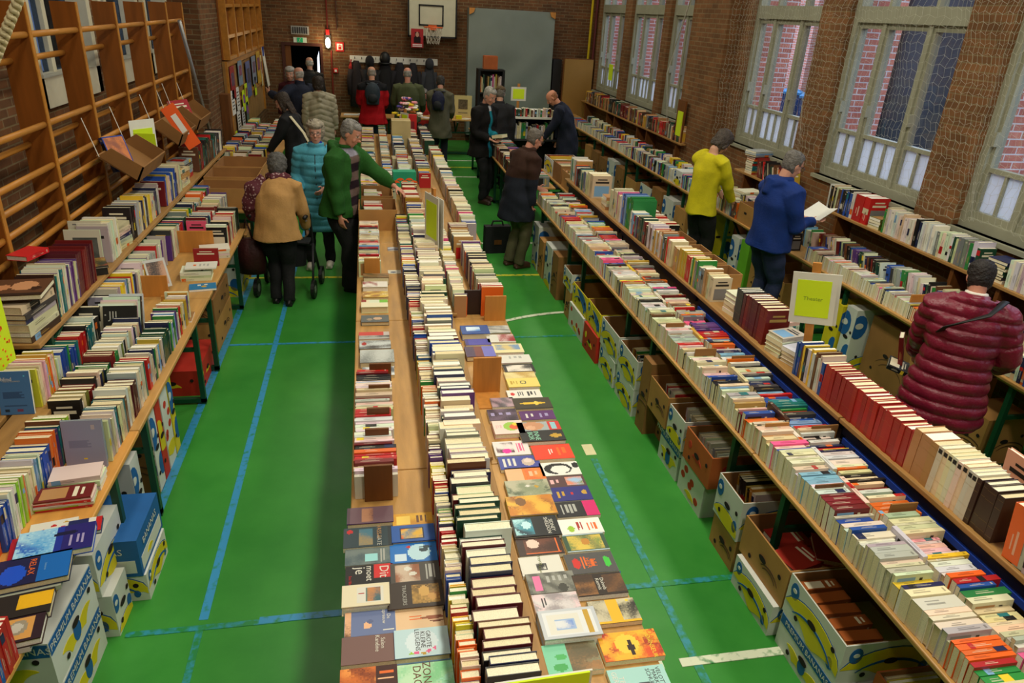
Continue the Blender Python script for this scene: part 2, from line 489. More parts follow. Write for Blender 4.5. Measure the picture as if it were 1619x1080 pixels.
m, nt, b = nodes('dim_window_glass')
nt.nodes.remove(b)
tr = nt.nodes.new('ShaderNodeBsdfTransparent'); tr.inputs[0].default_value = (.17, .2, .25, 1)  # dark tint put into the glass to tone down the bright sky
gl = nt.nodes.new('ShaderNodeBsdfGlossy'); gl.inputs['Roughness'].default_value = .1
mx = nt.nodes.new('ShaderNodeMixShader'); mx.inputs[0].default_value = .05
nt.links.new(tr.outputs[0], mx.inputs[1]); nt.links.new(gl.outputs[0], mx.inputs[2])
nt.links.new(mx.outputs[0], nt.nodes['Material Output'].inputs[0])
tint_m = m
def left_window(i, y0, y1):
    f, g = MB(), MB()
    x = -2.78
    f.bx(x - .05, -2.6, y0, y0 + .1, 1.96, 4.2).bx(x - .05, -2.6, y1 - .1, y1, 1.96, 4.2).bx(x - .05, -2.6, y0, y1, 1.96, 2.2).bx(x - .05, x + .05, y0, y1, 4.1, 4.2)
    ym = (y0 + y1) / 2
    f.bx(x - .04, x + .04, ym - .04, ym + .04, 2.2, 4.1).bx(x - .03, x + .03, y0 + .1, y1 - .1, 3.2, 3.26)
    g.bx(x - .003, x + .003, y0 + .1, y1 - .1, 2.2, 4.1)
    o = struct('window_%d' % i, f, plain('left_window_paint', (206, 200, 176), .5, .08))
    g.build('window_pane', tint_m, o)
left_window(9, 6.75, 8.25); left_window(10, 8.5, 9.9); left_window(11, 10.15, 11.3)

# courtyard behind the right windows
struct('ground_outside', MB().bx(5.95, 24, -6, 40, .3, .5), plain('courtyard_paving', (84, 84, 86), .8, .2, 1.5))
struct('wall_courtyard', MB().bx(12.4, 12.8, -6, 40, .5, 4.6), plain('courtyard_dark_wall', (46, 48, 52), .8, .3, .8))
fac = MB()
for y in np.arange(-4, 38, 3.4):
    fac.bx(12.2, 12.45, y, y + 1.1, .5, 4.6)
struct('trim_courtyard', fac, brick_out)

def wheelie(x, y, label):
    t = thing('wheelie_bin', label, 'bin', (x, y, .5), .1, 'bins in the courtyard')
    bn = plain('bin_blue', (30, 62, 110), .5, .15)
    MB().rings([(0, 0, .08, .24, .26), (0, 0, .9, .29, .33), (0, 0, .95, .32, .36)], 4).build('bin_body', bn, t)
    MB().rings([(0, 0, .951, .33, .37), (0, 0, 1.0, .33, .37), (0, .05, 1.05, .2, .25)], 4).build('bin_lid', plain('bin_lid_blue', (40, 120, 170), .5, .1), t)
    for s in (-1, 1):
        MB().tube([(s * .2, .2, .1), (s * .26, .2, .1)], .1, 12).build('wheel', black_m, t)
wheelie(10.2, 16.9, 'blue wheelie bin seen through the window above the yellow sweater')
wheelie(10.1, 15.9, 'nearer of two blue wheelie bins standing outside the window')
t = thing('pallet', 'weathered wooden pallet pile lying outside the large window', 'pallet', (9.4, 11.1, .5), .3)
pm = plain('pallet_wood', (190, 160, 130), .7, .2, 3)
for k in range(3):
    for q in range(4):
        MB().bx(-.55, .55, -.5 + q * .27, -.36 + q * .27, .09 + .16 * k, .115 + .16 * k).build('slat', pm, t)
    for q in range(3):
        MB().bx(-.5 + q * .45, -.4 + q * .45, -.5, .45, .0 + .16 * k, .09 + .16 * k).build('bearer', pm, t)

# ------------------------------------------------------------------ fittings on the back wall
t = thing('basketball_hoop', 'white basketball backboard with black border and orange hoop on brick wall', 'basketball hoop', (0, 0, 0))
MB().bx(.93, 2.02, 17.5, 17.54, 2.28, 3.25).build('backboard', plain('backboard_white', (196, 192, 168), .5, .05), t)
e = MB(); xa, xb, za, zb = .93, 2.02, 2.28, 3.25
e.bx(xa, xa + .035, 17.485, 17.5, za, zb).bx(xb - .035, xb, 17.485, 17.5, za, zb).bx(xa, xb, 17.485, 17.5, za, za + .035)
e.bx(1.17, 1.2, 17.485, 17.5, 2.52, 2.95).bx(1.69, 1.72, 17.485, 17.5, 2.52, 2.95).bx(1.17, 1.72, 17.485, 17.5, 2.92, 2.95).bx(1.17, 1.72, 17.485, 17.5, 2.52, 2.55)
e.build('black_border', black_m, t)
rm = MB().tube([(1.47 + .2 * math.cos(a), 17.24 + .2 * math.sin(a), 2.5) for a in np.linspace(0, 2 * PI, 24, endpoint=False)], .012, 6, closed=True)
rm.bx(1.38, 1.56, 17.42, 17.5, 2.44, 2.54)
rm.build('hoop', plain('hoop_orange', (220, 92, 30), .4, .1), t)
nm = MB()
for k in range(12):
    for s in (1, -1):
        pts = [(1.47 + (.2 - .07 * q / 4) * math.cos(2 * PI * (k + s * q * .5) / 12), 17.24 + (.2 - .07 * q / 4) * math.sin(2 * PI * (k + s * q * .5) / 12), 2.5 - .085 * q) for q in range(5)]
        nm.tube(pts, .004, 3)
nm.build('hoop_net', plain('cord_white', (214, 204, 186), .8, .05), t)
for bx_ in (1.3, 1.6): MB().bx(bx_, bx_ + .06, 17.54, YB - .004, 2.6, 2.66).build('bracket', dark_m, t)

t = thing('poster', 'small red poster with a dark figure at the backboard corner', 'poster', (0, 0, 0))
MB().bx(1.0, 1.27, 17.455, 17.465, 2.06, 2.45).build('sheet', plain('poster_red', (166, 30, 38), .6, .15), t)
pf = MB().ell((1.135, 17.45, 2.33), (.045, .006, .06), col=lin((196, 150, 130))).bx(1.06, 1.21, 17.447, 17.455, 2.16, 2.28, lin((40, 26, 30))).bx(1.085, 1.185, 17.447, 17.455, 2.27, 2.38, lin((30, 20, 22)))
pf.bx(1.03, 1.24, 17.447, 17.455, 2.08, 2.1, lin((240, 220, 220))).bx(1.03, 1.24, 17.447, 17.455, 2.115, 2.135, lin((240, 220, 220)))
pf.build('printed_figure', board_m, t, color=True)

t = thing('exit_sign', 'small green emergency exit sign above the doorway', 'sign', (0, 0, 0))
MB().bx(-1.56, -1.28, 17.77, YB, 2.035, 2.14).build('panel', plain('exit_white', (214, 230, 214), .5, .05), t)
g_ = MB().bx(-1.48, -1.36, 17.76, 17.77, 2.04, 2.135)
m, nt, b = nodes('exit_green'); b.inputs['Base Color'].default_value = lin((16, 150, 90)) + (1,); b.inputs['Emission Color'].default_value = lin((16, 150, 90)) + (1,); b.inputs['Emission Strength'].default_value = .3
g_.build('green_field', m, t)
rn = MB().ell((-1.415, 17.757, 2.115), (.01, .003, .01)).bar((-1.42, 17.757, 2.105), (-1.43, 17.757, 2.075), .012, .004).bar((-1.43, 17.757, 2.075), (-1.415, 17.757, 2.05), .008, .004).bar((-1.43, 17.757, 2.075), (-1.45, 17.757, 2.055), .008, .004).bar((-1.42, 17.757, 2.1), (-1.44, 17.757, 2.09), .007, .004)
rn.build('running_figure', paper_w, t)
t = thing('vent_grille', 'pale metal ventilation grille high above the doorway', 'vent', (0, 0, 0))
MB().bx(-1.6, -1.22, 17.77, YB, 2.2, 2.37).build('frame', plain('vent_grey', (170, 170, 166), .5, .05), t)
sl = MB()
for k in range(7): sl.bx(-1.57 + k * .048, -1.545 + k * .048, 17.755, 17.77, 2.22, 2.35)
sl.build('louvres', dark_m, t)
t = thing('wall_lamp', 'glowing bulkhead wall lamp on a red conduit beside the doorway', 'lamp', (0, 0, 0))
MB().bx(-.88, -.76, 17.74, YB, 1.95, 2.22).build('back_plate', dark_m, t)
m, nt, b = nodes('lamp_glow'); b.inputs['Emission Color'].default_value = (1, .82, .5, 1); b.inputs['Emission Strength'].default_value = 9
MB().ell((-.82, 17.69, 2.06), (.055, .06, .11)).build('glass_shade', m, t, smooth=True)
pl = bpy.data.lights.new('wall_lamp_light', 'POINT'); pl.energy = 9; pl.color = (1, .75, .42); pl.shadow_soft_size = .06
po = bpy.data.objects.new('wall_lamp_light', pl); po.location = (-.82, 17.52, 2.06); C.objects.link(po)
MB().bx(-.86, -.78, 17.73, YB, 2.22, 2.33).build('junction_box', red_m, t)
tag(MB().tube([(-.82, 17.77, 2.33), (-.82, 17.77, 4.5)], .017, 8).build('conduit_pipe', plain('conduit_red', (120, 40, 30), .5, .1)), 'red conduit pipe running up the brick wall above the lamp', 'pipe')
tag(MB().tube([(-.76, 17.77, .6), (-.76, 17.77, 1.9)], .017, 8).build('conduit_pipe', plain('conduit_red', (120, 40, 30), .5, .1)), 'dark red pipe on the brick wall below the lamp', 'pipe')
tag(MB().tube([(-.62, 17.77, 2.35), (-.62, 17.77, 4.5)], .012, 8).build('conduit_pipe', plain('conduit_brown', (84, 50, 40), .5, .1)), 'thin brown pipe on the brick wall beside the red conduit', 'pipe')
t = thing('fire_hose_sign', 'square red and white fire safety sign beside the wall lamp', 'sign', (0, 0, 0))
MB().bx(-.66, -.48, 17.78, YB, 1.89, 2.08).build('panel', red_m, t)
MB().bx(-.63, -.51, 17.772, 17.78, 1.92, 2.05).build('white_field', paper_w, t)
ic = MB().bx(-.6, -.54, 17.766, 17.772, 1.935, 1.99).bx(-.61, -.53, 17.766, 17.772, 2.0, 2.012).bx(-.585, -.575, 17.766, 17.772, 2.012, 2.035).bx(-.565, -.555, 17.766, 17.772, 2.012, 2.03)
ic.build('symbol', red_m, t)
t = thing('fire_alarm', 'small red fire alarm call point on the brick wall', 'alarm', (0, 0, 0))
MB().bx(-.73, -.63, 17.75, YB, 1.43, 1.53).build('housing', red_m, t, bevel=.008)
MB().bx(-.705, -.655, 17.742, 17.75, 1.455, 1.505).build('button_window', paper_w, t)

t = thing('coat_rack', 'long white coat rack board with hooks on the brick wall', 'coat rack', (0, 0, 0))
MB().bx(-.36, 1.62, 17.76, YB, 1.68, 1.82).build('board', white_m, t)
hk = [-.25 + .155 * k for k in range(12)]
for x in hk:
    MB().tube([(x, 17.76, 1.77), (x, 17.69, 1.76), (x, 17.68, 1.8)], .008, 6).build('hook', dark_m, t)
def coat(x, w, h, rgb, label, hat=False, hood=False):
    t = thing('hanging_coat', label, 'coat', (x, 17.6, 0), 0, 'coats on the rack')
    m = plain('coat_%d_%d_%d' % rgb, rgb, .85, .25, 5, .3, 14)
    z1 = 1.74
    MB().rings([(0, 0, z1 - h, w, .1), (0, .0, z1 - h * .6, w * .95, .1), (0, .02, z1 - .3, w * .9, .1), (0, .05, z1 - .12, w * .62, .08), (0, .07, z1 - .02, .06, .05)], 14).build('coat_body', m, t, smooth=True)
    for s in (-1, 1):
        MB().tube([(s * w * .75, -.0, z1 - .2), (s * w * 1.05, -.03, z1 - .45), (s * w * 1.0, -.05, z1 - .75)], [.06, .055, .045], 10).build('sleeve', m, t, smooth=True)
    if hood:
        MB().ell((0, -.02, z1 - .02), (.1, .08, .13)).build('hood', m, t, smooth=True)
coat(-.22, .16, 1.0, (34, 26, 28), 'dark brown coat on the rack beside a red scarf')
tag(MB().tube([(-.33, 17.63, 1.74), (-.35, 17.6, 1.6), (-.37, 17.6, 1.3)], [.02, .035, .03], 8).build('scarf', plain('scarf_red', (170, 40, 36), .8, .2)), 'red scarf hanging at the left end of the coat rack', 'scarf')
coat(.08, .15, .9, (22, 22, 26), 'black coat with raised hood hanging behind the red jacket', hood=True)
coat(.42, .19, 1.15, (16, 15, 18), 'long black coat with a round hat on top, on the rack', hood=False)
t = thing('hat', 'round black hat topping the long black coat on the rack', 'hat', (.42, 17.62, 1.75))
MB().ell((0, 0, .04), (.12, .1, .15)).build('crown', black_m, t, smooth=True)
MB().tube([(.13 * math.cos(a), .1 * math.sin(a), -.06) for a in np.linspace(0, 2 * PI, 20, endpoint=False)], .02, 6, closed=True).build('brim', black_m, t, smooth=True)
coat(.75, .17, 1.05, (20, 18, 24), 'black coat hanging just left of the olive pullover')
coat(1.05, .15, 1.0, (26, 24, 30), 'dark coat hanging just right of the olive pullover')
coat(1.42, .15, .95, (48, 50, 56), 'charcoal grey coat at the right end of the rack', hood=True)

t = thing('crash_mat', 'big grey gym crash mat standing against the back wall', 'mat', (0, 0, 0))
gm = MB()
nx, nz = 30, 40
vs, fs = [], []
for k in range(nz + 1):
    for i in range(nx + 1):
        u, v = i / nx, k / nz
        w_ = .02 * math.sin(5 * v + 3.2 * u) * math.sin(3 * u) + .014 * math.sin(16 * v - 7 * u + 2 * math.sin(4 * u)) * math.exp(-((v - .42) * 3) ** 2)
        vs.append((2.28 + 1.97 * u, 17.42 + w_, .2 + 2.74 * v))
fs = [(k * (nx + 1) + i, k * (nx + 1) + i + 1, (k + 1) * (nx + 1) + i + 1, (k + 1) * (nx + 1) + i) for k in range(nz) for i in range(nx)]
gm.add(vs, fs).bx(2.28, 4.25, 17.45, 17.76, .2, 2.94)
gm.build('mat_cover', plain('mat_grey', (124, 132, 124), .55, .08, 2), t, smooth=False)
for x0, s in ((2.28, 1), (4.25, -1)):
    MB().prism([(0, 0), (s * .13, 0), (s * .1, -.09), (0, -.14)][::s], .03, Matrix(((1, 0, 0, x0), (0, 0, 1, 17.39), (0, 1, 0, 2.94), (0, 0, 0, 1)))).build('corner_patch', wood_mid, t)
t = thing('wood_panel', 'tall plain brown wooden panel leaning in the back corner', 'panel', (0, 0, 0))
MB().bx(4.52, 5.2, 17.25, 17.3, .0, 1.98).build('board', plain('panel_brown', (150, 112, 52), .5, .1, 2), t)
MB().bx(4.5, 5.22, 17.3, 17.34, .0, 2.0).build('edge_frame', wood_dark, t)
tag(MB().bx(4.28, 4.48, 17.4, 17.78, 0, 1.95).build('dark_cabinet', plain('cabinet_black', (24, 22, 24), .5, .1)), 'narrow black cabinet between grey mat and brown panel', 'cabinet')  # black box stands in for the shade in this gap
tag(MB().tube([(5.16, 17.6, 0.2), (5.16, 17.6, 5.5)], .028, 10).build('gas_pipe', plain('pipe_yellow', (206, 180, 30), .4, .1)), 'yellow gas pipe running up the back right corner', 'pipe')
tag(MB().tube([(5.2, 17.35, 0.2), (5.2, 17.35, 5.5)], .03, 10).build('drain_pipe', plain('pipe_brown', (90, 34, 30), .5, .1)), 'dark red pipe beside the yellow gas pipe in the corner', 'pipe')

# ------------------------------------------------------------------ wall bars, pin board
t = thing('wall_bars', 'large orange wooden gym wall bars along the left brick wall', 'wall bars', (0, 0, 0))
ups = [3.83, 4.78, 5.73, 6.68, 7.63, 8.58, 9.5, 10.3]
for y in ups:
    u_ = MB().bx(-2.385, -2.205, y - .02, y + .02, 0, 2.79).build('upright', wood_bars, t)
    MB().bx(-2.205, -2.198, y - .021, y + .021, 0, 2.791).build('front_edge', wood_rung, u_)  # lighter strip: part of the lit edge is put into its colour
for i in range(len(ups) - 1):
    for z in (2.59, 2.01, 1.73, 1.59, 1.45, 1.31, 1.17, 1.03):
        MB().tube([(-2.225, ups[i] + .02, z), (-2.225, ups[i + 1] - .02, z)], [(.017, .022)] * 2, 10).build('rung', wood_rung, t, smooth=True)
    for z in (2.42, 1.87):
        MB().tube([(-2.35, ups[i] + .02, z), (-2.35, ups[i + 1] - .02, z)], [(.017, .022)] * 2, 10).build('rung', wood_rung, t, smooth=True)
t = thing('wall_bars', 'wooden wall bars folded flat high above the pin board', 'wall bars', (0, 0, 0))
MB().bx(-2.245, -2.22, 12.85, 17.2, 1.96, 4.2).build('back_panel', wood_bars, t)
for y in (12.9, 13.75, 14.6, 15.45, 16.3, 17.15):
    MB().bx(-2.22, -2.12, y - .03, y + .03, 1.96, 4.2).build('upright', wood_rung, t)
for z in (1.98, 2.3, 2.75, 3.2):
    MB().bx(-2.2, -2.14, 12.93, 17.12, z - .025, z + .025).build('rung', wood_rung, t)
t = thing('pin_board', 'brown wooden pin board on the left wall covered in posters', 'pin board', (0, 0, 0))
MB().bx(-2.245, -2.2, 12.8, 17.1, .7, 1.94).build('board', plain('pin_cork', (150, 110, 60), .8, .15), t)
fm = MB().bx(-2.2, -2.17, 12.8, 17.1, 1.86, 1.94).bx(-2.2, -2.17, 12.8, 12.88, .7, 1.86).bx(-2.2, -2.17, 17.02, 17.1, .7, 1.86)
fm.bx(-2.2, -2.18, 12.8, 17.1, 1.24, 1.3)
fm.build('frame', wood_rung, t)
tag(MB().bx(-2.245, -2.12, 12.3, 12.5, 0, 1.5).build('wooden_post', wood_dark), 'dark wooden post beside the near end of the pin board', 'post')
sheets = [(13.15, 1.6, .4, .5, (150, 40, 40), 'dark red poster pinned at the near end of the pin board'), (13.0, 1.3, .3, .38, (222, 222, 220), 'white notice low at the near end of the pin board'), (13.5, 1.3, .28, .38, (216, 216, 214), 'second white notice pinned beside the near one'),
          (14.0, 1.68, .4, .4, (120, 140, 160), 'grey blue photo poster at the top of the pin board'), (14.9, 1.5, .5, .62, (90, 100, 150), 'tall blue poster in the middle of the pin board'), (15.7, 1.6, .5, .5, (130, 140, 160), 'pale blue poster right of the tall blue one'),
          (16.4, 1.6, .5, .6, (190, 150, 40), 'mustard yellow poster near the far end of the pin board'), (16.8, 1.5, .15, .6, (206, 196, 150), 'narrow cream poster at the far end of the pin board'),
          (14.1, 1.2, .25, .36, None, 'lime sheet pinned below the grey blue poster'), (14.45, 1.28, .25, .36, None, 'lime sheet beside the tall blue poster, higher of two'), (15.7, 1.3, .22, .34, None, 'lime sheet under the pale blue poster'),
          (13.4, .95, .3, .34, (214, 214, 212), 'white sheet at the bottom of the pin board'), (13.9, .95, .25, .34, (196, 200, 206), 'pale sheet at the bottom of the pin board beside a lime one'), (14.4, .98, .24, .34, (90, 110, 100), 'dark green flyer low on the pin board')]
for y, z, w_, h_, rgb, lab in sheets:
    t = thing('poster', lab, 'poster', (-2.165, y, z), 0, 'sheets on the pin board')
    mt = lime if rgb is None else plain('sheet_%d_%d_%d' % rgb, rgb, .6, .3 if sum(rgb) < 560 else .05, 12)
    MB().bx(-.004, .004, -w_ / 2, w_ / 2, -h_ / 2, h_ / 2).build('sheet', mt, t)
    if rgb and sum(rgb) > 560:
        q = MB()
        for k in range(5): q.bx(.004, .006, -w_ * .36, w_ * .3, h_ * (.3 - .14 * k) - .008, h_ * (.3 - .14 * k) + .008)
        q.build('printed_lines', dark_m, t)
    else:
        MB().bx(.004, .006, -w_ * .34, w_ * .34, -h_ * .1, h_ * .3).build('picture', plain('pic_%d' % (int(y * 100)), (60 + int(y * 37) % 90, 70, 60 + int(z * 91) % 110), .6, .5, 16), t)
tag(MB().bx(-2.2, -2.19, 12.72, 12.8, .95, 1.3).build('lime_sign', lime), 'narrow lime sign on the near edge of the pin board', 'sign')
tag(MB().bx(-2.11, -2.1, 12.55, 12.7, .72, .9).build('lime_sign', lime), 'small lime sign by the dark post at the table end', 'sign')
t = thing('banner', 'long white banner hanging at the far end of the left wall', 'banner', (0, 0, 0))
MB().add([(-2.2, 17.15, 2.03), (-2.2, 17.5, 2.03), (-2.14, 17.75, 1.12), (-2.14, 17.4, 1.12), (-2.19, 17.15, 2.03), (-2.19, 17.5, 2.03), (-2.13, 17.75, 1.12), (-2.13, 17.4, 1.12)], BOXQ if False else [(0, 1, 2, 3), (7, 6, 5, 4), (0, 4, 5, 1), (1, 5, 6, 2), (2, 6, 7, 3), (3, 7, 4, 0)]).build('cloth', paper_w, t)
MB().bx(-2.185, -2.17, 17.25, 17.45, 1.75, 1.95).build('blue_print', blue_plastic, t)

# rope, leaning pole, safety net
rp_ = MB()
for k in range(3):
    pts = []
    for i in range(60):
        s = i / 59
        p = V((-1.20, 3.4, 3.05)).lerp(V((-1.58, 3.42, 2.42)), s)
        a = s * 60 + k * 2 * PI / 3
        pts.append((p.x + .012 * math.cos(a), p.y + .012 * math.sin(a), p.z + .008 * math.sin(a + 1)))
    rp_.tube(pts, .015, 6)
rp_.build('climbing_rope', plain('rope', (214, 200, 160), .8, .15, 30), None, smooth=True)
tag(bpy.data.objects['climbing_rope'], 'thick twisted climbing rope pulled aside in the top left corner', 'rope')
tag(MB().tube([(-2.12, 9.7, 2.6), (-2.1, 10.75, .95)], .022, 10).build('metal_pole', grey_m, None, smooth=True), 'thin grey metal pole leaning at the far end of the wall bars', 'pole')

net = bpy.data.curves.new('safety_net', 'CURVE'); net.dimensions = '3D'; net.bevel_depth = .0009; net.bevel_resolution = 0
def npos(u, v):
    y = 3.0 + u * 7.3; z = 4.3 - v * 2.82
    g = math.sin(u * 34 + v * 2) * .06 + math.sin(u * 71 + 3 * v) * .025
    gather = .16 * v * math.sin(u * 11.5)
    return (5.06 + g * (.5 + .5 * v) + .02 * math.sin(v * 20 + u * 40), y + gather + .02 * math.sin(v * 9 + u * 60), z + .05 * math.sin(u * 30) * v)
NU, NV = 120, 36
for i in range(NU + 1):
    sp = net.splines.new('POLY'); sp.points.add(NV)
    for k in range(NV + 1):
        sp.points[k].co = npos((i + (.16 if k % 2 else -.16)) / NU, k / NV) + (1,)
for k in range(NV + 1):
    sp = net.splines.new('POLY'); sp.points.add(NU)
    for i in range(NU + 1):
        sp.points[i].co = npos(i / NU, (k + (.16 if i % 2 else -.16)) / NV) + (1,)
net.materials.append(plain('net_cord', (190, 188, 172), .8, .05))
tmp = bpy.data.objects.new('tmp', net); C.objects.link(tmp)
nme = bpy.data.meshes.new_from_object(tmp.evaluated_get(bpy.context.evaluated_depsgraph_get()))
bpy.data.objects.remove(tmp); bpy.data.curves.remove(net)
no = bpy.data.objects.new('safety_net', nme); C.objects.link(no)
tag(no, 'white mesh safety net hanging loosely in front of the right windows', 'net')
tag(MB().tube([(5.05, 12.1, 4.2), (5.02, 11.7, 3.3), (4.98, 12.2, 2.1), (5.0, 11.9, 1.2)], .01, 6).build('net_cord', white_m, None, smooth=True), 'white cord hanging along the brick pier beside the net', 'cord')
t = thing('notice_board', 'narrow brown board with lime sheet standing on the brick pier', 'board', (0, 0, 0))
MB().bx(5.0, 5.03, 11.3, 11.6, 1.05, 1.75).build('board', wood_dark, t)
MB().bx(4.985, 5.0, 11.33, 11.52, 1.2, 1.58).build('lime_sheet', lime, t)
tag(MB().bx(5.12, 5.13, 15.55, 15.8, 1.68, 2.0).build('lime_sign', lime), 'lime sign hanging at the farthest right window', 'sign')
# ------------------------------------------------------------------ tables and plank shelves
T = .77
def beer_table(x0, x1, y0, y1, label, group, z=T, wood=None, legs=(1, 1)):
    wood = wood or wood_table
    t = thing('folding_table', label, 'table', (0, 0, 0), 0, group)
    MB().bx(x0, x1, y0 + .003, y1 - .003, z - .026, z).build('tabletop', wood, t, bevel=.006)
    MB().bx(x0 + .05, x0 + .09, y0 + .15, y1 - .15, z - .06, z - .026).bx(x1 - .09, x1 - .05, y0 + .15, y1 - .15, z - .06, z - .026).build('batten', wood, t)
    for k, (y, s) in enumerate(((y0 + .28, 1), (y1 - .28, -1))):
        if not legs[k]: continue
        for x in (x0 + .07, x1 - .07):
            MB().bx(x - .018, x + .018, y - .018, y + .018, 0, z - .026).build('leg', green_steel, t)
        MB().bx(x0 + .052, x1 - .052, y - .018, y + .018, .015, .05).build('foot_bar', green_steel, t)
        MB().bx(x0 + .088, x1 - .088, y - .012, y + .012, z - .32, z - .29).build('cross_bar', green_steel, t)
        MB().bar(((x0 + x1) / 2, y, z - .3), ((x0 + x1) / 2, y + s * .42, z - .04), .03, .012).build('brace', green_steel, t)
    return t

ys = [-.8, 1.13, 3.06, 4.98, 6.91, 8.84, 10.77, 12.7]
nth = ['nearest', 'second', 'third', 'fourth', 'fifth', 'sixth', 'seventh', 'eighth', 'ninth']
for i in range(len(ys) - 1):
    y1 = ys[i + 1] if i < 6 else 13.55
    beer_table(-.13, .425, ys[i], y1, '%s wooden folding table from the camera, left half of middle table row' % nth[i], 'middle tables')
    dx = .1 if ys[i] > 6 else 0
    beer_table(.43 + 0, .99 + dx, ys[i], y1, '%s wooden folding table from the camera, right half of middle table row' % nth[i], 'middle tables')
for i in range(len(ys) - 2):
    y1 = ys[i + 1] if i < 5 else 12.6
    t = thing('plank_shelf', '%s narrow raised wooden plank along the middle of the tables' % nth[i], 'shelf', (0, 0, 0), 0, 'raised middle planks')
    px = (.30, .30, .32, .355, .36, .36)[i]
    MB().bx(px, px + .265, ys[i] + .004, y1 - .004, .785, .81).build('plank', wood_bench, t, bevel=.005)
    for y in (ys[i] + .3, y1 - .3):
        MB().bx(.38, .54, y - .05, y + .05, T, .785).build('support_block', wood_dark, t)

yr = [-.85, 1.08, 3.01, 4.94, 6.87, 8.75]
for i in range(len(yr) - 1):
    beer_table(2.02, 2.54, yr[i], yr[i + 1], '%s wooden folding table from the camera in the long right-hand row' % nth[i], 'right aisle tables')
    if i: beer_table(2.55, 3.07, yr[i], yr[i + 1], '%s folding table from the camera behind the long right-hand row' % nth[i - 1], 'rear right tables')
for i in range(1, len(yr) - 1):
    t = thing('plank_shelf', '%s raised plank with navy rail above the right-hand tables' % nth[i - 1], 'shelf', (0, 0, 0), 0, 'raised right planks')
    a, b = yr[i] + .004, yr[i + 1] - .004 + (.35 if i == len(yr) - 2 else 0)
    MB().bx(2.50, 2.79, a, b, .942, .97).build('plank', wood_bench, t, bevel=.005)
    MB().bx(2.525, 2.56, a + .02, b - .02, .88, .94).bx(2.73, 2.765, a + .02, b - .02, .88, .94).build('navy_rail', navy_steel, t)
    MB().bx(2.56, 2.60, a + .02, b - .02, T, .875).build('lower_rail', navy_steel, t)
    if i < 3:
        MB().bx(2.512, 2.53, a + .05, b - .05, .84, .872).build('blue_strip', blue_plastic, t)
    for y in (a + .2, b - .2):
        MB().bx(2.6, 2.72, y - .04, y + .04, T, .942).build('support_block', navy_steel, t)
for i, (a, b) in enumerate(((9.4, 11.33), (11.34, 13.27), (13.28, 14.6))):
    beer_table(1.95, 2.47, a, b, '%s folding table from the aisle gap in the far right-hand row' % nth[i], 'far right tables')

yw = [.1, 2.03, 3.96, 5.89, 7.82, 9.75, 11.68, 13.61, 15.54, 17.3]
for i in range(len(yw) - 1):
    beer_table(4.3, 4.86, yw[i], yw[i + 1], '%s folding table from the camera along the window wall' % nth[i], 'window wall tables')
wsh = [(1.2, 3.0), (3.01, 4.9), (4.91, 7.15), (7.9, 9.3), (11.2, 13.1), (13.11, 15.0), (15.01, 17.2)]
for i, (a, b) in enumerate(wsh):
    t = thing('plank_shelf', '%s upper book shelf plank from the camera under the right windows' % nth[i], 'shelf', (0, 0, 0), 0, 'window shelves')
    MB().bx(4.97, 5.24 if not 10 < a < 11.3 else 5.06, a, b, 1.072, 1.1).build('plank', wood_bench, t, bevel=.005)
    for y in (a + .25, b - .25):
        MB().bx(5.0, 5.2, y - .02, y + .02, 0, 1.072).build('support', wood_dark, t)

yl = [1.64, 3.57, 5.5, 7.43]
for i in range(len(yl) - 1):
    beer_table(-1.93, -1.245, yl[i], yl[i + 1], '%s folding table from the camera along the left wall' % nth[i], 'left wall tables', wood=wood_new if i == 0 else None)
beer_table(-1.9, -1.26, 8.1, 10.0, 'folding table under the long open cartons on the left side', 'left wall tables')
beer_table(-2.1, -1.3, 10.1, 13.9, 'folding table of books in front of the pin board', 'left wall tables')
lsh = [(4.05, 6.0), (6.01, 8.0), (8.01, 10.2)]
for i, (a, b) in enumerate(lsh):
    t = thing('plank_shelf', ['near', 'middle', 'far'][i] + ' raised plank on green legs below the wall bars', 'shelf', (0, 0, 0), 0, 'left upper planks')
    MB().bx(-2.16, -1.84, a, b, 1.04, 1.07).build('plank', wood_bench, t, bevel=.006)
    for y in (a + .2, b - .25):
        for x in (-1.87, -2.12):
            MB().bx(x - .016, x + .016, y - .016, y + .016, 0 if x < -2 else T, 1.04).build('leg', green_steel, t)
        MB().bx(-2.1, -1.89, y - .01, y + .01, .93, .955).build('cross_bar', green_steel, t)
        MB().bar((-1.87, y, .96), (-1.87, y + .2, 1.03), .02, .02).build('brace', green_steel, t)
t = thing('bench', 'slatted wooden bench standing on the left table near the lime sheet', 'bench', (0, 0, 0))
for x0, x1 in ((-1.78, -1.62), (-1.965, -1.805), (-2.15, -1.99)):
    MB().bx(x0, x1, 1.9, 3.78, .92, .95).build('slat', wood_bench, t, bevel=.005)
for y in (2.1, 3.62):
    MB().bx(-1.7, -1.65, y - .035, y + .035, T, .92).build('leg', wood_dark, t)
    MB().bx(-2.13, -2.08, y - .035, y + .035, T, .92).build('leg', wood_dark, t)
    MB().bx(-2.13, -1.65, y - .02, y + .02, .89, .92).build('cross_bar', wood_dark, t)
beer_table(-2.24, -1.94, 1.64, 3.98, 'narrow table against the wall bars carrying the slatted bench', 'left wall tables')
beer_table(-.55, .35, 15.65, 16.25, 'wooden table at the back left by the red jacket', 'back tables')
beer_table(.36, 1.45, 15.65, 16.25, 'wooden table in front of the seated person', 'back tables')
beer_table(1.46, 2.25, 15.65, 16.25, 'wooden table carrying the framed print at the back', 'back tables')

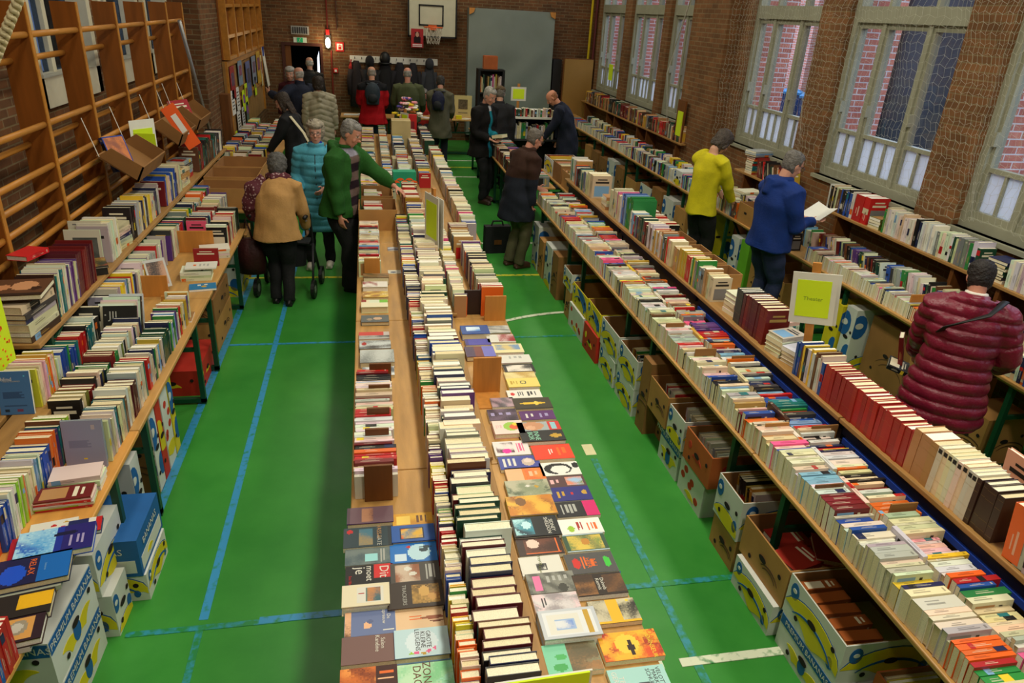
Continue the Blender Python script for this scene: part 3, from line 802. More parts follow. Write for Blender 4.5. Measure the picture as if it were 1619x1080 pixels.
# ------------------------------------------------------------------ cartons
ins = plain('carton_inside', (150, 106, 60), .85, .1)
white_c = plain('carton_white', (206, 208, 202), .7, .06, 5)
yellow_c = plain('banana_yellow', (214, 196, 30), .65, .08)
blue_c = plain('carton_blue', (28, 92, 158), .65, .08)
red_c = plain('carton_red', (186, 44, 30), .65, .1)
green_c = plain('carton_green', (104, 172, 40), .65, .1)
hole_m = plain('hole_dark', (26, 18, 12), .9, .1)
orange_c = plain('carton_orange', (176, 88, 40), .75, .12)
STY = {'premium': white_c, 'yellow': white_c, 'kraft': cardb, 'brown': cardb_d, 'red': red_c, 'orange': orange_c, 'bluelid': blue_c, 'white': white_c, 'green': green_c, 'lime': yellow_c}

def crescent(L, th, n=10, a0=.35, a1=2.6):
    o = [(L * math.cos(a0 + (a1 - a0) * i / n), L * .75 * math.sin(a0 + (a1 - a0) * i / n)) for i in range(n + 1)]
    i_ = [((L - th * math.sin(PI * i / n) - .004) * math.cos(a0 + (a1 - a0) * i / n), (L * .75 - th * math.sin(PI * i / n) - .004) * math.sin(a0 + (a1 - a0) * i / n)) for i in range(n + 1)]
    return o + i_[::-1]
def oval(rx, ry, n=14, cx=0, cy=0):
    return [(cx + rx * math.cos(2 * PI * k / n), cy + ry * math.sin(2 * PI * k / n)) for k in range(n)]

def face_prints(t, style, M, w, h, seed):
    """decor on one carton face: M maps (x right, y up, z outward) with origin at the face's lower left corner"""
    r = random.Random(seed)
    e = .0015
    def pz(poly, dx, dy, z=0, rot=0, sc=1, d=e):
        c, s_ = math.cos(rot), math.sin(rot)
        pp = [(dx + sc * (x * c - y * s_), dy + sc * (x * s_ + y * c)) for x, y in poly]
        pp = [(min(max(x, .004), w - .004), min(max(y, .004), h - .004)) for x, y in pp]
        return pp, M @ Matrix.Translation((0, 0, z)), d
    def put(mb, *a):
        p, m_, d = pz(*a); mb.prism(p, d, m_)
    if style in ('yellow', 'lime'):
        y_, b_ = MB(), MB()
        put(b_, crescent(w * .62, h * .84), w * .52, -h * .1, 0, 0, 1, .001)
        put(y_, crescent(w * .605, h * .78), w * .52, -h * .105, .001)
        if w > .3: put(b_, crescent(w * .44, .012, 10, .5, 2.5), w * .52, -h * .12, .0025, 0, 1)
        for g in ((oval(h * .14, h * .2), w * .13, h * .72, .001), (oval(h * .1, h * .14), w * .86, h * .28, .001)):
            q_ = MB(); put(q_, *g); q_.build('blue_sticker', blue_c, t)
        b_.build('blue_print', blue_c, t); 
        (y_ if style == 'yellow' else MB().prism([(.01, .01), (w - .01, .01), (w * .3, h * .9), (.01, h - .01)], e, M)).build('banana_print', yellow_c, t)
        k = MB()
        put(k, oval(h * .07, h * .05), w * .13, h * .74, .003)
        k.build('sticker_mark', white_c, t)
    elif style in ('premium',):
        b_, y_ = MB(), MB()
        b_.prism([(.004, h * .7), (w - .004, h * .7), (w - .004, h * .97), (.004, h * .97)], e, M)
        q_ = MB(); put(q_, oval(h * .15, h * .2), w * .5, h * .33, .001); q_.build('blue_sticker', blue_c, t)
        b_.build('blue_band', blue_c, t)
        for dx in (.33, .68):
            y_ = MB(); put(y_, crescent(h * .42, h * .3), w * dx, h * .14, 0, .4 if dx > .5 else -.3); y_.build('banana_print', yellow_c, t)
        text('PREMIUM BANANAS' if w > .3 else 'BANANAS', h * (.2 if w > .3 else .2), M @ Matrix.Translation((w / 2, h * .835, .003)), white_c, t)
    elif style in ('kraft', 'brown'):
        b_ = MB()
        put(b_, crescent(h * .4, .008), w * .66, h * .2, 0); put(b_, crescent(h * .3, .008), w * .66, h * .2, 0)
        b_.build('banana_outline', plain('carton_ink', (92, 62, 34), .8, .1), t)
    elif style in ('red', 'orange'):
        for g in (((crescent(h * .34, h * .16), w * .5, h * .25, 0)), ((oval(h * .1, h * .12), w * .2, h * .6, 0))):
            y_ = MB(); put(y_, *g); y_.build('fruit_print', yellow_c if style == 'red' else red_c, t)
    elif style == 'bluelid':
        p = MB().prism([(w * .06, h * .1), (w * .94, h * .1), (w * .94, h * .45), (w * .06, h * .45)], e, M)
        p.build('white_panel', white_c, t)
        text('BANANAS', h * .24, M @ Matrix.Translation((w / 2, h * .7, .003)), white_c, t)
        g = MB(); put(g, crescent(h * .24, h * .14), w * .4, h * .16, .002); g.build('banana_print', yellow_c, t)
    elif style == 'white':
        for k in range(5):
            y_ = MB(); put(y_, oval(.03, .025), w * r.uniform(.15, .85), h * r.uniform(.2, .8), 0); y_.build('fruit_print', red_c, t)
        g = MB(); put(g, crescent(h * .3, h * .16), w * .5, h * .05, .001); g.build('banana_print', yellow_c, t)
    if style not in ('bluelid', 'white', 'green'):
        hh = MB(); put(hh, oval(.035, .018), w * .5, h * .52, .0035)
        hh.build('hand_hole', hole_m, t.parent)
        for g in ((w * .86, h * .62), (w * .25, h * .22)):
            h2 = MB(); put(h2, oval(.014, .014), *g, .0035); h2.build('vent_hole', hole_m, t.parent)

_cs = [0]
def carton(label, x0, x1, y0, y1, z0, z1, style, opn=False, side=-1, group=None, prints=True):
    """side -1: printed long face looks to -x, +1: to +x; the near end is printed too"""
    _cs[0] += 1
    xc, yc = (x0 + x1) / 2, (y0 + y1) / 2
    t = thing('carton', label, 'box', (xc, yc, z0), random.Random(_cs[0]).uniform(-.02, .02), group)
    a, b, h = (x1 - x0) / 2, (y1 - y0) / 2, z1 - z0 - .002
    th = .006
    m = STY[style]
    mb = MB()
    mb.bx(-a, a, -b, b, 0, th)
    mb.bx(-a, -a + th, -b, b, th, h).bx(a - th, a, -b, b, th, h).bx(-a + th, a - th, -b, -b + th, th, h).bx(-a + th, a - th, b - th, b, th, h)
    if not opn: mb.bx(-a + th, a - th, -b + th, b - th, h - th, h)
    cb = mb.build('carton_body', m, t)
    if opn:
        l = MB(); g = .0065
        l.bx(-a + g, -a + g + .003, -b + g, b - g, th, h).bx(a - g - .003, a - g, -b + g, b - g, th, h).bx(-a + g, a - g, -b + g, -b + g + .003, th, h).bx(-a + g, a - g, b - g - .003, b - g, th, h)
        l.build('inner_liner', ins, t)
    if prints:
        if side < 0:
            M = frame((-a, b, 0), (0, -1, 0), (0, 0, 1))
        else:
            M = frame((a, -b, 0), (0, 1, 0), (0, 0, 1))
        face_prints(cb, style, M, 2 * b, h, _cs[0])
        face_prints(cb, style, frame((-a, -b, 0), (1, 0, 0), (0, 0, 1)), 2 * a, h, _cs[0] + 50)
    elif style == 'kraft':
        MB().bx(-a - .001, -a, -.03, .03, h * .5, h * .62).build('hand_hole', hole_m, t)
    return t
UR = 'boxes under the right-hand tables'
XR0, XR1 = 2.0, 2.5
carton('open brown carton of paperbacks at the bottom edge, under the nearest right table', XR0 + .12, XR1, 1.42, 1.9, 0.12, .36, 'orange', True, group=UR)
carton('brown carton underneath the open paperback carton at the bottom edge', XR0 + .12, XR1, 1.42, 1.9, 0, .118, 'brown', group=UR)
carton('white box with blue band below the box of orange-brown books', XR0, XR1, 1.96, 2.42, 0, .21, 'premium', group=UR)
carton('open yellow and white banana box holding orange-brown books', XR0, XR1, 1.97, 2.43, .21, .45, 'yellow', True, group=UR)
carton('white and yellow banana box below the carton of dark red books', XR0 - .03, XR1 - .05, 2.46, 2.86, 0, .2, 'yellow', group=UR)
carton('open brown banana carton holding large dark red books', XR0, XR1, 2.45, 2.9, .2, .44, 'kraft', True, group=UR)
carton('brown carton on the floor below an open yellow and blue book box', XR0, XR1, 2.93, 3.22, 0, .22, 'kraft', group=UR)
carton('open yellow and blue banana box packed with mixed books, by green table leg', XR0 - .01, XR1, 2.93, 3.23, .22, .49, 'yellow', True, group=UR)
carton('white box below the open orange-brown carton of books', XR0 + .02, XR1, 3.42, 3.78, 0, .27, 'white', group=UR)
carton('open orange-brown carton of pale books under the table joint', XR0, XR1, 3.36, 3.74, .27, .5, 'orange', True, group=UR)
carton('blue and white box under the open white book box', XR0 + .02, XR1, 3.82, 4.15, 0, .27, 'premium', group=UR)
carton('open white and blue box of pale books beside the brown carton', XR0, XR1, 3.78, 4.04, .27, .5, 'yellow', True, group=UR)
carton('open brown carton with lettering and a few books inside', XR0, XR1, 4.07, 4.42, .27, .52, 'kraft', True, group=UR)
carton('brown carton standing on the floor below the lettered carton', XR0 + .1, XR1, 4.18, 4.42, 0, .27, 'brown', group=UR)
carton('tall brown carton standing beside the stacked white banana boxes', XR0, XR1, 4.44, 4.6, 0, .6, 'brown', group=UR)
carton('lower white banana box of the stack by the second green table leg', XR0, XR1, 4.7, 5.12, 0, .24, 'yellow', group=UR)
carton('upper open white banana box of the stack by the second green leg', XR0, XR1, 4.7, 5.12, .24, .49, 'yellow', True, group=UR)
carton('lower white banana box behind the green leg stack', XR0, XR1, 5.18, 5.6, 0, .24, 'yellow', group=UR)
carton('upper white and blue banana box behind the green leg stack', XR0, XR1, 5.16, 5.62, .24, .49, 'yellow', True, group=UR)
carton('bright red fruit box on the floor under the right table', XR0 - .02, XR1, 5.66, 6.06, 0, .26, 'red', group=UR)
carton('yellow and blue box on top of the bright red fruit box', XR0, XR1, 5.66, 6.08, .26, .48, 'lime', True, group=UR)
carton('white fruit box with red print beside the bright red box', XR0 - .02, XR1, 6.12, 6.6, 0, .25, 'white', group=UR)
carton('yellow banana box on top of the white fruit box', XR0, XR1, 6.12, 6.6, .25, .46, 'lime', True, group=UR)
carton('brown carton on the floor beyond the white fruit box', XR0, XR1, 6.68, 6.86, 0, .3, 'kraft', group=UR)
carton('open yellow banana box on the brown carton at the third leg', XR0, XR1, 6.68, 7.0, .3, .5, 'yellow', True, group=UR)
carton('brown carton standing upright beyond the third green leg', XR0, XR1, 7.25, 7.5, 0, .5, 'brown', group=UR)
carton('white carton standing upright near the far end of the right table', XR0, XR1, 7.55, 7.85, 0, .5, 'yellow', group=UR)
carton('brown carton at the far end of the right table', XR0, XR1, 7.95, 8.2, 0, .45, 'kraft', group=UR)
carton('yellow topped box at the far end of the right table', XR0, XR1, 8.25, 8.55, 0, .55, 'yellow', group=UR)

UL = 'boxes under the left-hand tables'
XL1 = -1.32
carton('lower white and blue box of the nearest left stack', -1.75, XL1, 2.42, 2.86, 0, .25, 'premium', False, 1, UL)
carton('upper white and blue box of the nearest left stack', -1.75, XL1, 2.4, 2.86, .25, .5, 'premium', False, 1, UL)
carton('lower white box with big yellow bananas in the left stack', -1.74, XL1 + .05, 2.9, 3.1, 0, .26, 'yellow', False, 1, UL)
carton('upper white box with big yellow bananas in the left stack', -1.75, XL1 + .01, 2.89, 3.27, .26, .52, 'yellow', False, 1, UL)
carton('low white banana box under the blue-lidded box on the left', -1.6, -1.19, 3.13, 3.5, 0, .17, 'yellow', False, 1, UL)
carton('blue-lidded banana box sticking out into the left aisle', -1.6, -1.18, 3.29, 3.66, .26, .46, 'bluelid', False, 1, UL) if False else carton('blue-lidded banana box sticking out into the left aisle', -1.6, -1.2, 3.12, 3.52, .17, .4, 'bluelid', False, 1, UL)
vb = [(3.66, 3.8, 'yellow', .5, 'white carton with yellow bananas stood upright before the green leg'), (3.98, 4.06, 'brown', .56, 'brown carton stood upright just beyond the green leg'), (4.08, 4.2, 'yellow', .58, 'yellow and blue carton stood upright between brown and red ones'),
      (4.22, 4.32, 'red', .6, 'bright red carton stood upright under the left table'), (4.34, 4.5, 'white', .62, 'white carton with red fruit print stood upright beyond the red'), (4.52, 4.62, 'lime', .6, 'yellow and white carton stood upright under the left table')]
for a, b, s, h, lab in vb:
    carton(lab, -1.75, -1.36, a, b, 0, h, s, False, 1, UL)
carton('red fruit box with green print on the floor under the left table', -1.78, -1.36, 5.35, 5.95, 0, .22, 'red', False, 1, UL)
carton('lower brown carton behind the red fruit box on the left', -1.78, -1.36, 6.15, 6.85, 0, .27, 'kraft', False, 1, UL)
carton('upper brown carton behind the red fruit box on the left', -1.78, -1.36, 6.15, 6.85, .27, .5, 'brown', False, 1, UL)
carton('yellow and blue box under the far left table end', -1.78, -1.36, 7.5, 8.0, 0, .5, 'yellow', False, 1, UL)
carton('brown box beneath the tan jacket side of the left tables', -1.78, -1.36, 8.1, 8.6, 0, .5, 'kraft', False, 1, UL)

LT = 'cartons on the left tables'
carton('long open brown carton, nearest of three on the far left table', -1.85, -1.27, 8.18, 8.6, T, 1.0, 'kraft', True, 1, LT, False)
carton('open brown carton in the middle of three on the left table', -1.85, -1.27, 8.66, 9.2, T, 1.02, 'kraft', True, 1, LT, False)
carton('open brown carton, farthest of three on the left table', -1.85, -1.27, 9.25, 9.9, T, 1.02, 'kraft', True, 1, LT, False)
CT = 'cartons on the middle tables'
carton('open brown carton on the middle table, nearer one beside green jacket', -.12, .27, 7.35, 7.82, T, .99, 'kraft', True, -1, CT, False)
carton('open brown carton on the middle table, farther one beside green jacket', -.12, .25, 7.9, 8.4, T, 1.0, 'kraft', True, -1, CT, False)
RW = 'cartons on the rear right tables'
for a, b, s, lab in ((4.45, 4.8, 'kraft', 'open brown carton behind the white stacked books on raised plank'), (5.25, 5.5, 'kraft', 'tan carton with cut flaps behind the raised plank, nearest of three'), (5.55, 5.8, 'kraft', 'tan carton with cut flaps, middle of three behind the raised plank'), (5.85, 6.1, 'kraft', 'tan carton with cut flaps, farthest of three behind the plank'),
                     (6.2, 6.55, 'brown', 'open brown carton in front of the black trousers of the yellow sweater'), (7.55, 7.9, 'yellow', 'yellow and blue banana box behind the raised plank by red books'), (8.1, 8.6, 'kraft', 'open carton of old books at the far end behind the plank')):
    carton(lab, 2.83, 3.06, a, b, T, 1.0 if a < 8 else .95, s, True, 1, RW, s == 'yellow')
UW = 'boxes under the window tables'
for x0, x1, a, b, z0, z1, s, o, lab in ((4.3, 4.75, 2.75, 3.2, 0, .42, 'yellow', True, 'large open yellow and blue banana box at the right frame edge'), (4.33, 4.75, 4.15, 4.6, .25, .52, 'kraft', True, 'open tan carton under the window table left of maroon jacket'),
        (4.33, 4.75, 4.1, 4.6, 0, .248, 'yellow', False, 'white and yellow box below the open tan carton'), (4.35, 4.75, 3.75, 4.05, 0, .4, 'kraft', False, 'tan carton beside the maroon jacket sleeve'), (4.45, 4.8, 4.72, 5.28, 0, .58, 'brown', False, 'dark brown carton deep under the window table behind the lime sign'), (4.33, 4.75, 5.35, 5.5, 0, .6, 'yellow', False, 'white box with blue print stood upright behind the lime sign'), (4.33, 4.75, 5.55, 5.75, 0, .56, 'lime', False, 'yellow box stood upright by the blue jeans'),
        (4.33, 4.75, 6.55, 6.85, 0, .42, 'kraft', True, 'tan carton with blue liner beside the jeans, nearer one'), (4.33, 4.75, 6.95, 7.3, 0.1, .52, 'kraft', True, 'tan carton with blue liner, farther one'), (4.33, 4.75, 7.4, 7.6, 0, .6, 'green', False, 'bright green carton stood upright under the window table'), (4.33, 4.75, 7.65, 7.85, 0, .58, 'yellow', False, 'white carton stood upright behind the bright green one'),
        (4.33, 4.75, 8.6, 8.8, 0, .62, 'lime', False, 'yellow carton stood upright behind the yellow sweater'), (4.33, 4.75, 8.85, 9.1, 0, .6, 'yellow', False, 'yellow and blue carton behind the yellow sweater, farther one'), (4.33, 4.75, 10.6, 11.1, 0, .5, 'yellow', True, 'open yellow and blue banana box under the far window table'), (4.33, 4.75, 11.3, 11.8, 0, .45, 'kraft', True, 'open kraft carton under the far window table')):
    carton(lab, x0, x1, a, b, z0, z1, s, o, -1, UW, True)
carton('yellow and blue banana box on the window table among the paperbacks', 4.32, 4.6, 9.55, 9.8, T, .98, 'yellow', False, -1, 'cartons on the window tables')
carton('open tan carton on the window table at the yellow sweater hands', 4.32, 4.8, 7.45, 7.8, T, 1.0, 'kraft', True, -1, 'cartons on the window tables', False)

beer_table(2.55, 3.07, 8.76, 10.7, 'folding table of old books beyond the end of the raised plank', 'rear right tables')
for k, (x0, x1, a, b, z0, z1, s, o, lab) in enumerate(((2.58, 3.02, 9.15, 9.55, T, 1.0, 'kraft', True, 'open brown carton of old books past the raised plank, nearest of three'), (2.58, 3.02, 9.62, 10.05, T, 1.02, 'brown', True, 'dark brown carton past the raised plank, middle of three'), (2.58, 3.02, 10.12, 10.6, T, 1.0, 'yellow', True, 'yellow printed carton past the raised plank, farthest of three'))):
    carton(lab, x0, x1, a, b, z0, z1, s, o, -1, RW, s == 'yellow')
for k in range(9):
    a = 9.2 + .47 * k if k < 3 else 10.55 + .5 * (k - 2) + (.0 if k < 4 else .4)
    if 10.5 < a < 11.9: continue
    carton('%s carton in the dark under the far window tables' % (['nearest brown', 'yellow printed', 'second brown', 'tall kraft', 'third brown', 'pale printed', 'fourth brown', 'dark kraft', 'farthest brown'][k]), 4.32, 4.75, a, a + .4, 0, .5 + .03 * (k % 3), ['kraft', 'yellow', 'brown', 'kraft', 'brown', 'yellow', 'brown', 'brown', 'kraft'][k], False, -1, UW, True)
for k, (x, y, s, lab) in enumerate(((3.2, 9.0, 'yellow', 'yellow and blue banana box on the floor behind the far cartons'), (3.2, 9.6, 'brown', 'brown box on the floor behind the far cartons'), (3.2, 10.2, 'kraft', 'tan box on the floor behind the far cartons'))):
    carton(lab, x, x + .42, y, y + .5, 0, .5, s, k > 0, -1, UW, True)

# cardboard trays hung on the wall bars
def tray(y, z, label, s=1.0):
    t = thing('cardboard_tray', label, 'tray', (-2.16, y, z), 0, 'trays on the wall bars')
    MB().prism([(0, 0), (.01, 0), (.25 * s, -.2), (.3 * s, -.08), (.29 * s, -.075), (.24 * s, -.185), (.0, .012)], .62 * s, Matrix(((1, 0, 0, 0), (0, 0, 1, -.31 * s), (0, 1, 0, 0), (0, 0, 0, 1)))).build('tray_bottom', cardb_d, t)
    for q in (-.31 * s, .305 * s):
        MB().prism([(0, 0), (.25 * s, -.2), (.3 * s, -.08), (.12, .07)], .006, Matrix(((1, 0, 0, 0), (0, 0, 1, q), (0, 1, 0, 0), (0, 0, 0, 1)))).build('side_flap', cardb_d, t)
        MB().tube([(.02, q, 0), (-.06, q, .3)], .004, 5).build('string', white_m, t)
    return t
tray(6.75, 1.66, 'cardboard tray hung on the wall bars holding a blue art book', 1.15)
tray(8.35, 1.66, 'cardboard tray on the wall bars holding an orange leaflet')
tray(9.25, 1.68, 'cardboard tray on the wall bars holding a red folder')
# ------------------------------------------------------------------ books
BOOKS = []
RB = random.Random(11)
CO = {'cream': (208, 196, 162), 'white': (216, 213, 202), 'ivory': (222, 212, 182), 'pale grey': (170, 170, 164), 'grey': (120, 120, 120), 'black': (26, 24, 26), 'charcoal': (58, 56, 58), 'dark red': (112, 26, 28), 'red': (186, 32, 34), 'brick red': (166, 44, 36), 'orange': (224, 104, 34), 'yellow': (228, 200, 50),
      'mustard': (190, 150, 46), 'green': (40, 130, 60), 'dark green': (28, 70, 52), 'olive green': (110, 116, 50), 'lime green': (150, 196, 50), 'teal': (30, 110, 116), 'navy': (28, 36, 76), 'blue': (36, 76, 160), 'light blue': (120, 166, 206), 'purple': (92, 56, 122), 'pink': (224, 92, 140), 'pale pink': (226, 176, 176), 'brown': (104, 64, 38), 'tan': (178, 132, 82), 'dark brown': (60, 38, 28), 'maroon': (88, 26, 36), 'lilac': (160, 150, 190), 'mint': (150, 210, 180), 'peach': (232, 180, 140)}
CL = {k: lin(v) for k, v in CO.items()}
def pal(s):
    return [(p.split(':')[0], float(p.split(':')[1])) for p in s.split(', ')]
P_PALE = pal('cream:8, white:7, ivory:5, pale grey:3, yellow:1.5, pink:.8, red:1.2, black:2, blue:1, green:.8, orange:1.1, light blue:1, pale pink:1, brown:1.4, charcoal:1.4, navy:.9, dark red:.9, tan:1.2')
P_MIX = pal('cream:3, white:4, red:1.5, dark red:1, blue:1.6, navy:1.4, black:2, charcoal:1, green:1, dark green:1, orange:1, yellow:1, brown:1, grey:1, pale grey:1.5, light blue:1, purple:.6, pink:.5, teal:.7, mustard:.7')
P_OLD = pal('cream:2, brown:3, dark brown:2, dark red:2, maroon:1.5, brick red:1, tan:3, dark green:1.5, navy:1, olive green:1, black:1, grey:1, red:1, mustard:1')
P_DARK = pal('black:4, navy:3, charcoal:2, dark green:2, dark red:3, brown:2, purple:1, grey:1, cream:2, teal:1, blue:1.5, white:1')
P_RED = pal('brick red:1')
P_DRED = pal('maroon:3, dark red:2')

def pick(p, r):
    s = sum(w for _, w in p) * r.random()
    for n, w in p:
        s -= w
        if s <= 0: return n
    return p[-1][0]

PAGES = [lin((240, 232, 204)), lin((234, 222, 184)), lin((244, 240, 226)), lin((226, 210, 168)), lin((238, 230, 200))]

def book(o, A, Wd, Hd, t, Wb, H, cname, place, r=RB, hard=None, rgb=None, **k):
    c = rgb if rgb is not None else CL[cname]
    c = tuple(min(1, max(0, x * r.uniform(.82, 1.15))) for x in c)
    b = dict(o=V(o), A=V(A), W=V(Wd), H=V(Hd), t=t, w=Wb, h=H, col=c, cname=cname, place=place, hard=(r.random() < .4) if hard is None else hard, page=r.choice(PAGES), seed=r.random(), **k)
    if b.get('art_face') and b['A'].dot(b['W'].cross(b['H'])) < 0:
        b['o'] = b['o'] + b['W'] * Wb; b['W'] = -b['W']
    BOOKS.append(b)
    return b

def row(place, xf, y0, y1, z, mode, s, tr, hr, wr, palette, lean=0.0, jit=.008, gap=.0, seed=None, hard=None, tilt=None):
    """books side by side along y; xf = front x, s=-1: fronts look to -x, +1: to +x"""
    r = random.Random(seed if seed is not None else int(y0 * 100 + xf * 1000 + z * 77))
    y = y0
    run, cn = 0, None
    while y < y1:
        t = r.uniform(*tr) * (1.5 if r.random() < .12 else 1)
        if gap and r.random() < gap: y += r.uniform(.02, .09)
        if run <= 0 or cn is None:
            cn = pick(palette, r); run = 1 if r.random() < .75 else r.randint(2, 4)
            hh = r.uniform(*hr); ww = r.uniform(*wr)
        run -= 1
        h = hh * r.uniform(.985, 1.0); w = ww * r.uniform(.985, 1.0)
        x = xf - s * r.uniform(0, jit)
        a = lean + r.uniform(-.035, .035) if lean else r.uniform(-.02, .025)
        yc = y + t / 2
        if mode == 'stand':
            A = V((0, math.cos(a), -math.sin(a))); Hd = V((0, math.sin(a), math.cos(a)))
            zz = z + abs(math.sin(a)) * t / 2
            book((x, yc, zz), A, (-s, 0, 0), Hd, t, w, h, cn, place, r, hard, key=yc)
        else:   # spine upwards, head to one side
            A = V((0, math.cos(a), -math.sin(a))); Wd = V((0, -math.sin(a), -math.cos(a)))
            zz = z + abs(math.sin(a)) * t / 2
            o = V((x, yc, zz)) - Wd * w
            book(o, A, Wd, (-s, 0, 0), t, w, h, cn, place, r, hard if hard is not None else r.random() < .12, key=yc, spine_up=True)
        y += t * (1 / max(math.cos(a), .5)) + .0008
    return y

def stack(place, x, y, z, rot, n, tr, H, Wd, palette, seed=1, hard=None, spine=0, desc=None):
    """a pile of lying books; rot turns the pile; spine 0: spines towards local -y"""
    r = random.Random(seed)
    for k in range(n):
        t = r.uniform(*tr)
        a = rot + r.uniform(-.06, .06)
        ca, sa = math.cos(a), math.sin(a)
        Hd, Wv = V((ca, sa, 0)), V((-sa, ca, 0))
        h, w = H * r.uniform(.93, 1), Wd * r.uniform(.93, 1)
        o = V((x, y, z + t / 2)) - Hd * h / 2 - Wv * w / 2
        book(o, (0, 0, 1), Wv, Hd, t, w, h, pick(palette, r), place, r, hard, key=k + y * 0, pile=(k, n), desc=desc)
        z += t + .0004
    return z

# long two-row tables: two rows, spines up
ORDW = ['first', 'second', 'third', 'fourth', 'fifth']
nt_ = ['nearest', 'second', 'third', 'fourth', 'fifth']
for i in range(4):
    a, b = (max(yr[i + 1 - 0] if i else 1.25, 1.25), yr[i + 2] if i < 3 else 8.6)
    a = yr[i + 1] if i else 1.25
    b = yr[i + 2] if i < 3 else 8.6
    p = 'front row, %s two-row table' % ORDW[i]
    row(p, 2.035, a, b, T, 'up', -1, (.014, .042), (.17, .208), (.11, .15), P_PALE, .07, seed=21 + i)
    p = 'back row, %s two-row table' % ORDW[i]
    row(p, 2.262, a, b, T, 'up', -1, (.013, .038), (.165, .215), (.105, .145), P_PALE if i < 1 else P_MIX, .06, seed=41 + i)
for k, (y, L, cn, z) in enumerate(((2.62, .2, 'white', .15), (2.36, .21, 'ivory', .14), (3.08, .2, 'dark brown', .16), (2.86, .19, 'white', .13), (3.55, .2, 'cream', .15), (1.98, .2, 'white', .15), (4.9, .2, 'ivory', .14), (5.6, .2, 'yellow', .14), (6.3, .2, 'white', .13), (7.1, .2, 'cream', .14), (4.2, .2, 'mustard', .14))):
    book((2.236 + .003 * (k % 3), y, T + z), (1, 0, 0), (0, 0, -1), (0, 1, 0), .024, z, L, cn, 'between the two rows of two-row tables, turned lengthways', hard=k == 2, key=y)
row('row tucked under the raised plank of the two-row tables', 2.62, 3.3, 4.3, T, 'stand', -1, (.015, .03), (.12, .16), (.1, .12), P_MIX, seed=5)

# raised two-row plank, spines to the aisle
R1 = 'raised plank over the first two-row table'
zr = .97
row(R1, 2.515, 1.4, 1.7, zr, 'stand', -1, (.014, .03), (.21, .29), (.16, .2), pal('green:1, teal:1, red:1, cream:1, mustard:1, dark green:1'), .12, seed=3)
row(R1, 2.515, 1.73, 1.8, zr, 'stand', -1, (.045, .05), (.25, .26), (.17, .19), pal('pale grey:1'), .12, seed=31, hard=True)
row(R1, 2.51, 1.82, 1.87, zr, 'stand', -1, (.05, .056), (.25, .26), (.18, .19), pal('orange:1'), .14, seed=4, hard=True)
row('dark brown volume set on raised plank', 2.52, 1.97, 2.11, zr, 'stand', -1, (.033, .035), (.225, .23), (.16, .165), pal('dark brown:1'), .02, seed=6, hard=True)
row('white volume set on raised plank', 2.52, 2.12, 2.34, zr, 'stand', -1, (.028, .031), (.235, .24), (.16, .165), pal('ivory:1'), .02, seed=7, hard=True)
row('tan leather set on raised plank', 2.52, 2.36, 2.49, zr, 'stand', -1, (.046, .048), (.23, .235), (.16, .165), pal('tan:1'), .02, seed=8, hard=True)
row('red volume set on raised plank', 2.52, 2.5, 3.24, zr, 'stand', -1, (.028, .032), (.205, .215), (.145, .15), P_RED, .03, seed=9, hard=True)
row('mixed books beside the red volume set', 2.52, 3.25, 3.52, zr, 'stand', -1, (.018, .034), (.2, .235), (.14, .16), pal('cream:2, white:2, yellow:1, orange:1, blue:1, brown:1, black:1, olive green:1'), .08, seed=12)
stack('low pile beside the lime sign on the raised plank', 2.65, 3.68, zr, .25, 4, (.022, .03), .2, .14, pal('white:1, cream:1'), 3)
stack('pile topped by a blue-banded book on the raised plank', 2.63, 3.83, zr, .2, 5, (.022, .032), .21, .15, pal('white:2, cream:1'), 4)
row('maroon volume set on the raised plank', 2.53, 3.95, 4.27, zr, 'stand', -1, (.034, .04), (.24, .25), (.17, .18), P_DRED, .02, seed=13, hard=True)
row('maroon volume set on the raised plank', 2.53, 4.28, 4.36, zr, 'stand', -1, (.03, .034), (.24, .25), (.17, .18), pal('dark green:1, charcoal:1'), .02, seed=14, hard=True)
stack('white pile on the raised plank by the open carton', 2.65, 4.5, zr, .1, 5, (.026, .034), .2, .15, pal('white:3, ivory:1'), 5)
stack('white pile on the raised plank behind the maroon set', 2.92, 4.35, T, .2, 6, (.03, .04), .21, .15, pal('white:3, ivory:1'), 6)
row('raised plank over the third two-row table', 2.52, 4.72, 6.35, zr, 'stand', -1, (.018, .038), (.19, .24), (.13, .16), pal('brown:2, cream:3, white:2, dark red:1.5, red:1, black:1.5, mustard:1.5, orange:1, green:1, dark green:1, grey:1, tan:2, light blue:1'), .04, seed=15, gap=.02)
row('tall picture books on the raised plank', 2.54, 6.62, 6.8, zr, 'stand', -1, (.014, .03), (.3, .33), (.24, .25), pal('green:1'), .03, seed=16, hard=True)
row('tall picture books on the raised plank', 2.54, 6.83, 6.94, zr, 'stand', -1, (.02, .03), (.3, .32), (.24, .25), pal('blue:2, light blue:1'), .03, seed=17, hard=True)
row('tall picture books on the raised plank', 2.53, 6.96, 7.3, zr, 'stand', -1, (.016, .03), (.26, .3), (.2, .24), pal('pink:1, white:3, cream:3, yellow:1'), .03, seed=18)
row('raised plank over the fourth two-row table', 2.52, 6.38, 6.6, zr, 'stand', -1, (.02, .03), (.2, .22), (.14, .16), P_MIX, .03, seed=19)
stack('pale pile on the raised plank by the tall picture books', 2.66, 7.55, zr, .0, 4, (.03, .045), .24, .19, pal('cream:2, tan:1, pale grey:1'), 7)
row('far end of the raised two-row plank', 2.53, 8.0, 8.12, zr, 'stand', -1, (.1, .11), (.26, .27), (.22, .24), pal('pale grey:1, cream:1'), 0, seed=20, hard=True)
